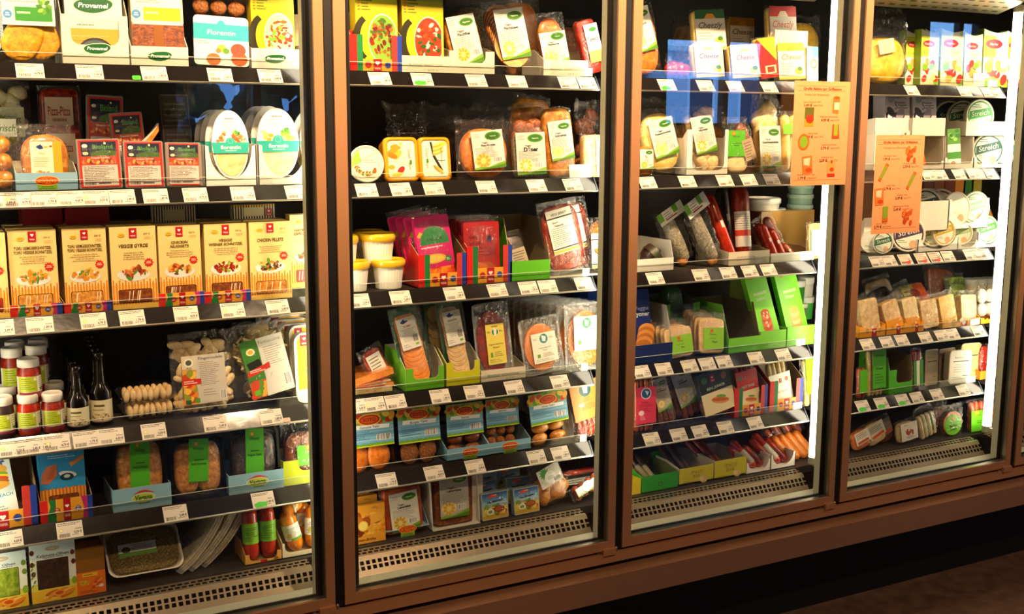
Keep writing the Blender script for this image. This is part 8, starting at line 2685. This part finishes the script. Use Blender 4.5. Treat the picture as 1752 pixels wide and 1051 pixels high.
for l, r_, t_, Y_, ro, m, low, lb in ((1476, 1512, 503, 0.178, -6, 'beige', None, 'pale cheese wedge in film at the fourth frame'), (1518, 1550, 510, 0.178, -14, 'beige', OC, 'cheese slab with orange lower label, tilted'), (1552, 1578, 502, 0.178, -8, 'cream', OC, 'tall clear cheese pack with orange lower label'), (1580, 1610, 506, 0.174, -5, 'beige', None, 'smooth beige cheese block standing outside the cartons'), (1614, 1642, 500, 0.178, -8, 'cheesefood', None, 'yellow cheese slab with crinkled film in the wide amber carton'), (1646, 1674, 497, 0.178, 3, 'cream', None, 'pale cheese slab with ribbed film in the wide amber carton')):
    I(3, l, r_, t_, K_cheese, 'cheese_slab', lb, 'cheese', Y=Y_, dz=0.004, lean=10, roll=ro, m=m, low=low, short=lb)


def K_balls(name, w, h):
    root = empty(name)
    c_balls('#f2eee2', 2, 2, 0.5, 0.1, 0.95, 0.02)(root, w, h, w * 0.5, 'cheese_ball')
    mb = MB(); mb.pouch(w * 1.1, h * 1.1, w * 0.55, 'film', 0, 0.1, 0.3, y=w * 0.25); mb.build('film', root)
    return root


I(3, 1680, 1712, 492, K_balls, 'cheese_ball_bag', 'film bag of shiny white cheese balls beside the last tube', 'cheese', Y=0.18, dz=0.008, lean=4, short='white cheese ball bag')
for l, r_, t_, Y_, dz_, m, ro, lb in ((1500, 1545, 470, 0.34, 0.03, 'paleslice', -10, 'pale noodle like pack high in the shade at the fourth frame'), (1510, 1556, 488, 0.26, 0.02, 'darkfood', -16, 'dark slice pack leaning behind the amber cartons'), (1545, 1580, 480, 0.25, 0.03, 'greysausage', -14, 'grey herb pack leaning behind the tall clear cheese pack'), (1590, 1640, 452, 0.33, 0.05, 'brownfood', 10, 'brown pack under a white and red card at the back'), (1630, 1662, 480, 0.28, 0.03, 'greenfood', 6, 'olive green cheese pack behind the wide amber carton')):
    I(3, l, r_, t_, K_pack, 'cheese_pack', lb, 'cheese', Y=Y_, dz=dz_, lean=20, roll=ro, t=0.025, content=c_slab(m, 0.9, 0.02, 0.9, 0.4), what='cheese', crumple=0.4, short=lb)
I(3, 1562, 1606, 482, K_pack, 'ham_pack', 'pack with green and orange red label lying on the leaning cheeses', 'food pack', Y=0.225, dz=0.05, lean=40, roll=-4, t=0.02, content=c_slab('orangefood', 0.9, 0.02, 0.9, 0.3), what='filling', lab=(0.0, 0.2, 1.0, 0.9), labc='#c8c05a', art=lambda a: (a.r(0.55, 0, 1, 1, '#d85a1e'), a.e(0.5, 0.6, 0.2, '#8a2a1a', 0.14), a.lines(0.08, 0.2, 0.4, 0.8, 3)), crumple=0.2, short='green orange labelled pack')
cb = I(3, 1626, 1654, 468, K_cheese, 'cheese_slab', 'lower yellow green cheese block at the back', 'cheese', Y=0.32, dz=0.055, lean=4, m='greenfood', short='lower yellow green block')
for i in range(3):
    I(3, 1660 + 16 * i, 1676 + 16 * i, 478 - i, K_tubstack, 'glass_tub', '%s small glass of pale cheese on the back row beside the last tube' % ['first', 'second', 'third'][i], 'tub', Y=0.3, dz=0.05, c='#e0d0a0', lid='#c8c8b8', short='glass %d' % i)

# ================================================================== bay D, fifth shelf
I(4, 1468, 1484, 628, K_pack, 'green_pack', 'narrow green labelled pack at the fourth frame', 'food pack', t=0.02, lean=3, content=c_sticks('sausage', 2, 0.0, 0.95), what='sausage', lab=(0.1, 0.2, 0.95, 0.9), labc='#5ab81e', art=None, short='narrow green labelled pack')
I(4, 1486, 1516, 600, K_pack, 'sausage_pack', 'pack of pale ribbed sausages with vivid green label, beside the empty green carton', 'food pack', t=0.03, lean=4, content=c_sticks('cheesefood', 4, 0.0, 0.99), what='sausage', lab=(0.2, 0.18, 0.95, 1.0), labc='#4fae1e', art=lambda a: (a.t('Wheaty', 0.5, 0.85, 0.06, '#1c4a10', fit=0.6), a.t('Wiener', 0.5, 0.52, 0.07, '#143a0c', fit=0.6, bold=0.02), a.lines(0.15, 0.1, 0.85, 0.4, 4, '#2a5a14', 0.3)), crumple=0.2, short='pale ribbed sausage pack')
I(4, 1520, 1560, 632, K_srp, 'display_carton', 'empty bright green carton with brown inside', 'carton', lip=0.5, d=0.13, short='empty bright green carton', inside='#7a6a4a') if False else I(4, 1520, 1560, 632, K_tray, 'display_carton', 'empty bright green carton with brown inside', 'carton', Y=0.17, d=0.14, hb=0.125, c='#4fb81e', inside='#8a7654', cut=(0.3, 1.0, 0.45), step=0.1, short='empty bright green carton')
I(4, 1562, 1580, 596, K_pack, 'ketchup_pack', 'slim red and green pack between the green carton and the tofu tubs', 'food pack', t=0.02, lean=3, roll=-3, content=c_sticks('redfood', 2, 0.5, 0.95), what='bottle', lab=(0.05, 0.1, 0.95, 0.7), labc='#3a8a2a', art=lambda a: a.r(0.3, 0, 0.6, 1, '#e0e8d0'), crumple=0.3, short='slim red and green pack')


def K_tofutub(name, w, h, c='#f0efe6', art=None, t=0.03):
    root = empty(name)
    shell(root, w, h, t, '#d8ccb0', 0.14, 0.004)
    mb = MB(); mb.prism(rrect(-w * 0.47, h * 0.03, w * 0.47, h * 0.97, w * 0.12), -0.0006, 0.0006, c)
    a = Art(mb, w * 0.9, h * 0.92, -0.0006, 0, h * 0.04)
    a.r(0.12, 0.66, 0.9, 0.69, '#3a3a34'); a.r(0.62, 0.2, 0.92, 0.22, '#3a3a34'); a.t('Räuchertofu', 0.5, 0.8, 0.07, '#5a5a50', fit=0.66, shear=0.2); a.lines(0.14, 0.3, 0.86, 0.6, 4, '#a8a898', 0.3, True); a.lines(0.14, 0.08, 0.8, 0.18, 2, '#8a8a7a', 0.3)
    mb.build('lid_film', root)
    return root


I(4, 1582, 1604, 598, K_tofutub, 'tofu_tub', 'shaded tan tofu tub beside the slim red and green pack', 'tub', Y=0.21, lean=3, c='#b0a288', short='shaded tan tofu tub')
I(4, 1606, 1634, 596, K_tofutub, 'tofu_tub', 'tan sided tofu tub half hidden behind the white one', 'tub', Y=0.22, lean=3, c='#c0a478', short='half hidden tofu tub')
I(4, 1622, 1660, 600, K_tofutub, 'tofu_tub', 'white topped tofu tub in front beside the yellow one', 'tub', Y=0.174, lean=3, roll=3, short='white topped tofu tub')
I(4, 1642, 1676, 588, K_tofutub, 'tofu_tub', 'yellow topped tofu tub behind the white one', 'tub', Y=0.2, lean=3, roll=2, c='#ecd884', short='yellow topped tofu tub')
I(4, 1676, 1704, 634, K_tray, 'display_carton', 'orange carton of red glazed packs beside the last tube', 'carton', Y=0.18, d=0.12, hb=0.05, c='#e8962a', inside='#a86a2a', short='orange carton beside the last tube')
for i in range(2):
    I(4, 1676 + 16 * i, 1692 + 16 * i, 590, K_pack, 'glazed_pack', '%s red glazed pack in the orange carton beside the last tube' % ['first', 'second'][i], 'food pack', Y=0.19, dz=0.006, t=0.025, content=c_slab(['redsausage', 'redfood'][i], 0.95, 0.02, 0.95, 0.7), what='filling', crumple=0.4, short='red glazed pack %d' % i)

# ================================================================== bay D, bottom
for i, (l, r_, t_, ro, m, lb) in enumerate(((1464, 1494, 738, -14, 'orangefood', 'pack with white label and orange foot at the fourth frame, bottom'), (1488, 1522, 726, -18, 'beige', 'leaning clear pack with cream label, bottom shelf, second from frame'), (1512, 1536, 716, -16, 'brownfood', 'dim brown clear pack, bottom shelf, behind two labelled ones'))):
    I(5, l, r_, t_, K_pack, 'clear_pack', lb, 'food pack', Y=0.175 + 0.01 * i, lean=8, roll=ro, t=0.025, content=c_slab(m, 0.95, 0.02, 0.9, 0.5), what='filling', lab=(0.1, 0.3, 0.9, 0.9), labc=['#ece6d4', '#d8d0b8', '#8a7a5a'][i], art=lambda a: (a.lines(0.1, 0.4, 0.9, 0.9, 4), a.r(0.1, 0.05, 0.9, 0.25, '#c8501e')), labrot=ro * 0.2, crumple=0.4, short=lb)
I(5, 1540, 1572, 722, K_pack, 'soup_pack', 'clear pack with white label and brick red leaf print, bottom shelf', 'food pack', Y=0.174, lean=6, roll=-6, t=0.03, content=c_slab('beige', 0.95, 0.02, 0.9, 0.5), what='filling', lab=(0.08, 0.12, 0.95, 0.9), art=lambda a: (a.t('Filets', 0.3, 0.88, 0.09, '#3a3a3a', fit=0.4), [a.e(0.3 + 0.4 * random.Random(i).random(), 0.3 + 0.3 * random.Random(i + 5).random(), 0.12, '#a8482a', 0.06, 9, i * 50) for i in range(6)], a.lines(0.3, 0.1, 0.9, 0.25, 2)), crumple=0.4, short='brick red leaf print pack')
I(5, 1578, 1610, 698, K_pack, 'leek_pack', 'clear pack of pale sticks with green stripes, bottom shelf', 'food pack', Y=0.174, lean=9, roll=-12, t=0.028, content=[c_sticks('cream', 4, 0.0, 0.75), c_sticks('#1c7a2a!', 3, 0.12, 0.7, 0.8, 0.28)], what=['stick', 'green_band'], crumple=0.4, short='pale sticks with green stripes')


def K_kassler(name, w, h):
    root = empty(name)
    mb = MB(); mb.prism(ring(0, h * 0.42, w * 0.47, h * 0.40, 32), 0.002, 0.025, 'orangefood', 'brownfood'); mb.build('roast', root)
    mb = MB(); mb.prism(ring(0, h * 0.38, w * 0.43, h * 0.34, 30), 0.0, 0.002, '#74d01e')
    a = Art(mb, w, h, 0.0); a.star(0.5, 0.58, 0.08, '#d8541e', 8, 0.6); a.e(0.5, 0.58, 0.05, '#f0a02a'); a.t('Wheaty', 0.5, 0.46, 0.05, '#1c4a10', fit=0.36, shear=0.2); a.t('Kassler', 0.5, 0.34, 0.075, '#143a0c', fit=0.56, bold=0.03); a.lines(0.3, 0.18, 0.7, 0.26, 1, '#2a6a14', 0.4, True)
    mb.build('label', root)
    mb = MB(); mb.pouch(w * 1.15, h * 1.05, 0.034, 'film', 0, 0.08, 0.5, y=0.013); mb.build('film', root)
    return root


I(5, 1614, 1648, 696, K_kassler, 'oval_roast_pack', 'oval orange rimmed roast pack with round bright green label', 'food pack', Y=0.174, lean=5, short='oval roast with bright green label')
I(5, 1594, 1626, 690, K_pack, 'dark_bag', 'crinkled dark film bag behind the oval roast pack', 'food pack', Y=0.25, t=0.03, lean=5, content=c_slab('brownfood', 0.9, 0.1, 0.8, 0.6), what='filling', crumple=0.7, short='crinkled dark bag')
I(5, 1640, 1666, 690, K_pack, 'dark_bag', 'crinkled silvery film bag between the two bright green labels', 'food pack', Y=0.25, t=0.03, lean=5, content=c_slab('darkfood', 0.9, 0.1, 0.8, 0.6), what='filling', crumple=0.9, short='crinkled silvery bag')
I(5, 1660, 1688, 684, K_pack, 'red_sausage_pack', 'pack of red sausages with square bright green label beside the last tube', 'food pack', Y=0.174, lean=4, t=0.025, content=c_sticks('sausage', 3, 0.0, 0.92), what='sausage', lab=(0.02, 0.02, 0.98, 0.66), labc='#6ad01e', art=a_wheaty('Merguez', None), crumple=0.5, short='square bright green label pack')
I(5, 1688, 1704, 690, K_pack, 'sausage_pack', 'narrow orange pack at the foot of the last tube', 'food pack', Y=0.18, t=0.02, lean=3, content=c_sticks('orangefood', 2, 0.0, 0.92), what='sausage', crumple=0.4, short='narrow orange pack')
settle_all()
separate_all()
# ================================================================== posters on the glass


def K_poster(name, w, h, lines=None, pics=None, sub='', skew=0.0):
    mb = MB()
    n, mm = 6, 8
    vs = []
    for j in range(mm + 1):
        for i in range(n + 1):
            u, v = i / n, j / mm
            vs.append(((u - 0.5) * w, 0.0 , v * h))
    fs = [(j * (n + 1) + i, j * (n + 1) + i + 1, (j + 1) * (n + 1) + i + 1, (j + 1) * (n + 1) + i) for j in range(mm) for i in range(n)]
    mb.add(vs, fs, 'poster', True)
    mb.add([(x, y + 0.0004, z) for x, y, z in vs], [f[::-1] for f in fs], 'poster', True)
    a = Art(mb, w, h, 0.0)
    ink = '#8a3a1a'
    for u0, v0, u1, v1 in ((0.05, 0.95, 0.93, 0.953), (0.05, 0.905, 0.93, 0.908), (0.05, 0.05, 0.93, 0.053)):
        a.r(u0, v0, u1, v1, '#b8622e')
    a.t('Große Aktion zur Grillsaison', 0.5, 0.928, 0.026, ink, fit=0.8, bold=0.03)
    a.t(sub, 0.4, 0.872, 0.022, '#a8702a', fit=0.6, bold=0.005)
    for u, v, nm_, pr, was in lines:
        a.t(nm_, u, v + 0.032, 0.014, '#a85a2e', fit=0.36)
        a.t(pr, u - 0.07, v, 0.025, ink, fit=0.18, bold=0.03)
        a.t(was, u + 0.11, v - 0.001, 0.016, '#a0522a', fit=0.16)
    for k, u, v in pics:
        if k == 'box':
            a.r(u - 0.08, v - 0.09, u + 0.08, v + 0.09, '#6a6a1e'); a.r(u - 0.08, v - 0.09, u + 0.08, v - 0.02, '#c89a1e'); a.e(u + 0.01, v - 0.02, 0.07, '#b83a1a', 0.06)
        elif k == 'jar':
            a.poly([(u - 0.06, v + 0.08), (u + 0.06, v + 0.07), (u + 0.04, v - 0.08), (u - 0.07, v - 0.07)], '#d87a2a'); a.r(u - 0.04, v - 0.04, u + 0.05, v + 0.03, '#f0d8b0'); a.e(u, v + 0.075, 0.06, '#b85a1e', 0.02)
        elif k == 'steak':
            a.e(u, v, 0.1, '#c86a1e', 0.11); a.e(u, v, 0.07, '#8ab02a', 0.08)
        elif k == 'tray':
            a.poly([(u - 0.06, v + 0.07), (u + 0.05, v + 0.07), (u + 0.07, v - 0.07), (u - 0.07, v - 0.07)], '#b8501a'); a.r(u - 0.035, v - 0.04, u + 0.035, v + 0.07, '#9ab02a')
        elif k == 'pack':
            a.poly([(u - 0.1, v + 0.08), (u + 0.08, v + 0.09), (u + 0.1, v - 0.08), (u - 0.07, v - 0.09)], '#e07a2a'); a.poly([(u - 0.07, v + 0.06), (u + 0.05, v + 0.07), (u + 0.04, v - 0.01), (u - 0.06, v)], '#f4d4a8'); a.e(u + 0.03, v - 0.05, 0.06, '#c84a1a', 0.03)
        elif k == 'bar':
            a.poly([(u - 0.10, v - 0.07), (u - 0.05, v - 0.09), (u + 0.11, v + 0.08), (u + 0.05, v + 0.1)], '#d8641e'); a.poly([(u - 0.07, v - 0.045), (u - 0.03, v - 0.065), (u + 0.08, v + 0.06), (u + 0.04, v + 0.075)], '#8aa82a')
        elif k == 'post':
            a.r(u - 0.05, v - 0.08, u + 0.06, v + 0.08, '#d8641e'); a.r(u - 0.045, v - 0.04, u + 0.055, v + 0.08, '#8aa82a')
        elif k == 'card':
            a.r(u - 0.07, v - 0.08, u + 0.07, v + 0.08, '#e8a050'); a.r(u - 0.07, v - 0.08, u + 0.07, v - 0.05, '#c83a1a'); a.e(u + 0.01, v - 0.01, 0.04, '#c84a1a', 0.03); a.r(u - 0.015, v + 0.05, u + 0.015, v + 0.08, '#a82a1a')
        elif k == 'nuts':
            for i in range(16):
                g = random.Random(i); a.e(u + g.uniform(-0.09, 0.09), v + g.uniform(-0.06, 0.07), 0.045, ['#d8581e', '#c8481a', '#e07a2a'][i % 3], 0.03, 8, i * 30)
    mb.box(-0.006, 0.006, -0.003, 0.002, h - 0.004, h + 0.008, 'tray_clear')
    return mb.build(name)


def put_poster(l, r_, t_, b_, label, **kw):
    Y = -0.004
    p0, p1 = at(l, b_, Y), at(r_, b_, Y)
    X = (p0.x + p1.x) / 2; z = at((l + r_) / 2, b_, Y).z
    h = hat(X, Y, z, t_)
    o = K_poster('paper_poster', p1.x - p0.x, h, **kw)
    place(o, X, Y, z)
    tag(o, label, 'poster')
    return o


put_poster(1352, 1446, 139, 317, 'larger orange paper poster of grill offers taped over the third door frame', sub='Steaks und Bratstücke',
           lines=[(0.32, 0.77, 'Lupinen-Bergsteak Taifun', '3,49 €', 'statt 3,99 €'), (0.64, 0.63, 'Mühlsteak Hanfsteak Soto', '4,99 €', 'statt 5,29 €'), (0.36, 0.47, 'Paprika Steak', '2,49 €', 'statt 2,79 €'), (0.66, 0.36, 'Vegane Steak Wheaty', '3,79 €', 'statt 4,39 €'), (0.64, 0.24, 'Hirtentaler Viana', '2,59 €', 'statt 2,99 €'), (0.27, 0.075, 'Bratstück Gemüse Viana', '1,79 €', 'statt 2,19 €')],
           pics=[('jar', 0.76, 0.77), ('box', 0.28, 0.66), ('tray', 0.77, 0.52), ('steak', 0.2, 0.42), ('pack', 0.28, 0.2), ('card', 0.72, 0.16)])
put_poster(1490, 1572, 231, 399, 'smaller orange paper poster of sausage offers taped beside the fourth door frame', sub='Würste und Würstchen',
           lines=[(0.3, 0.76, 'Nürnberger Taifun', '1,99 €', 'statt 2,49 €'), (0.72, 0.68, 'Thüringer Land-Soja', '2,29 €', 'statt 2,79 €'), (0.35, 0.46, 'Griller Taifun', '2,79 €', 'statt 3,29 €'), (0.6, 0.36, 'Krakauer Taifun', '2,39 €', 'statt 2,79 €'), (0.58, 0.245, 'Veggie Bratwurst Wheaty', '2,45 €', 'statt 2,99 €'), (0.2, 0.075, 'Chorizo Wheaty', '2,79 €', 'statt 3,19 €')],
           pics=[('nuts', 0.72, 0.8), ('bar', 0.18, 0.62), ('bar', 0.76, 0.53), ('pack', 0.12, 0.38), ('post', 0.26, 0.2), ('nuts', 0.72, 0.16)])

# ================================================================== price tags on the rails
TILT = math.degrees(math.atan2(0.026, RAILH))
TAGM = []


def tag_proto(kind, w=0.055):
    mb = MB()
    hh = 0.0385
    mb.box(-w / 2, w / 2, 0, 0.0005, 0, hh, '#dcd3c4')
    a = Art(mb, w, hh)
    m_tag(a, kind)
    if kind in (20, 21):
        a.poly([(0.12, 0.02), (0.62, 0.05), (0.64, 0.34), (0.3, 0.4), (0.1, 0.3)], '#3cc82a')
    if kind in (24, 25):
        a.lines(0.05, 0.2, 0.95, 0.9, 4, '#d85a3a', 0.35); a.e(0.6, 0.18, 0.2, '#d8281e', 0.1)
    o = mb.build('price_tag')
    return o


protos = {k: tag_proto(k) for k in (3, 4, 5, 6, 7, 8, 20, 21, 24)}
used = set()
TAGS = {
    0: [[51, 153, '264', 376, 462], [650, '722g', 815, 884, 972, 1016], ['1141g', 1207, 1258, 1316], [1560, 1650, 1690, 1726]],
    1: [[4, 30, 75, 121, 163, 209, 266, 334, 415, 508], [627, 686, 742, 832, 918, 980], [1108, 1176, 1240, 1281, 1320], [1588, 1609, 1641, 1665, 1702]],
    2: [[0, 68, 160, 226, 318, 398, 475], [614, 685, 777, 851, 904, 937, 1003], [1121, 1199, 1246, 1283, 1315], [1500, 1522, '1549r', '1577r', '1600r', 1622, 1660, 1676, 1703]],
    3: [[20, 48, 66, 97, 147, 190, 263, 368, 464], [608, 641, 677, 753, 811, 880, 958], [1098, 1136, 1180, 1210, 1239, 1293, 1340], [1484, 1517, 1543, 1583, 1611, 1630, 1673, 1704]],
    4: [[16, 119, 300, '450g'], [661, 743, 813, 918, 959], [1115, 1161, 1198, 1241, 1292], ['1476g', '1508g', '1544g', 1569, 1603, 1648]],
}
for s, bays in TAGS.items():
    for bay, lst in enumerate(bays):
        on_shelf = [p for p in PLACED if p[0] == s and bay * PITCHX - 0.05 <= p[1] < (bay + 1) * PITCHX + 0.02]
        for n_, px in enumerate(lst):
            k = 3 + (n_ * 5 + bay + s) % 6
            if isinstance(px, str):
                k = 20 if px[-1] == 'g' else (24 if px[-1] == 'r' else 5)
                px = float(px.rstrip('gr'))
            zb = RZB[s] + 0.0015
            X = xat(px, 0.151, zb + 0.017)
            X = min(max(X, bay * PITCHX + 0.072), (bay + 1) * PITCHX - 0.034)
            pr = protos[k]
            o = pr.copy()
            COL.objects.link(o)
            place(o, X, 0.1384, zb - 0.0005, TILT + 0.5, rnd.uniform(-1.2, 1.2))
            near = min(on_shelf, key=lambda p: abs(p[1] - X)) if on_shelf else (s, X, 'shelf', None)
            lb = 'white price tag on the rail below the ' + near[2]
            v = 0
            while lb in used:
                v += 1
                lb = ['second', 'third', 'fourth', 'fifth'][min(v - 1, 3)] + ' white price tag on the rail below the ' + near[2]
                if v > 8:
                    break
            used.add(lb)
            if k == 20:
                lb = lb.replace('white price tag', 'green stickered price tag')
            if k == 24:
                lb = lb.replace('white price tag', 'red marked price tag')
            tag(o, ' '.join(lb.split()[:16]), 'price tag', 'price tags on the shelf rails')
for o in protos.values():
    bpy.data.objects.remove(o)
# small clips on the rails
for px, s, c, lb in ((234, 0, '#3ecb2a', 'small bright green clip on the top rail beside a price tag'), (491, 3, '#d8b0a0', 'small pinkish strip on the rail beside the last price tag of the noodles')):
    mb = MB(); mb.prism(rrect(-0.009, 0, 0.009, 0.011, 0.003), 0, 0.0015, c)
    o = mb.build('rail_clip')
    place(o, xat(px, 0.14, RZB[s] + 0.004), 0.1385, RZB[s] + 0.002, TILT)
    tag(o, lb, 'clip')
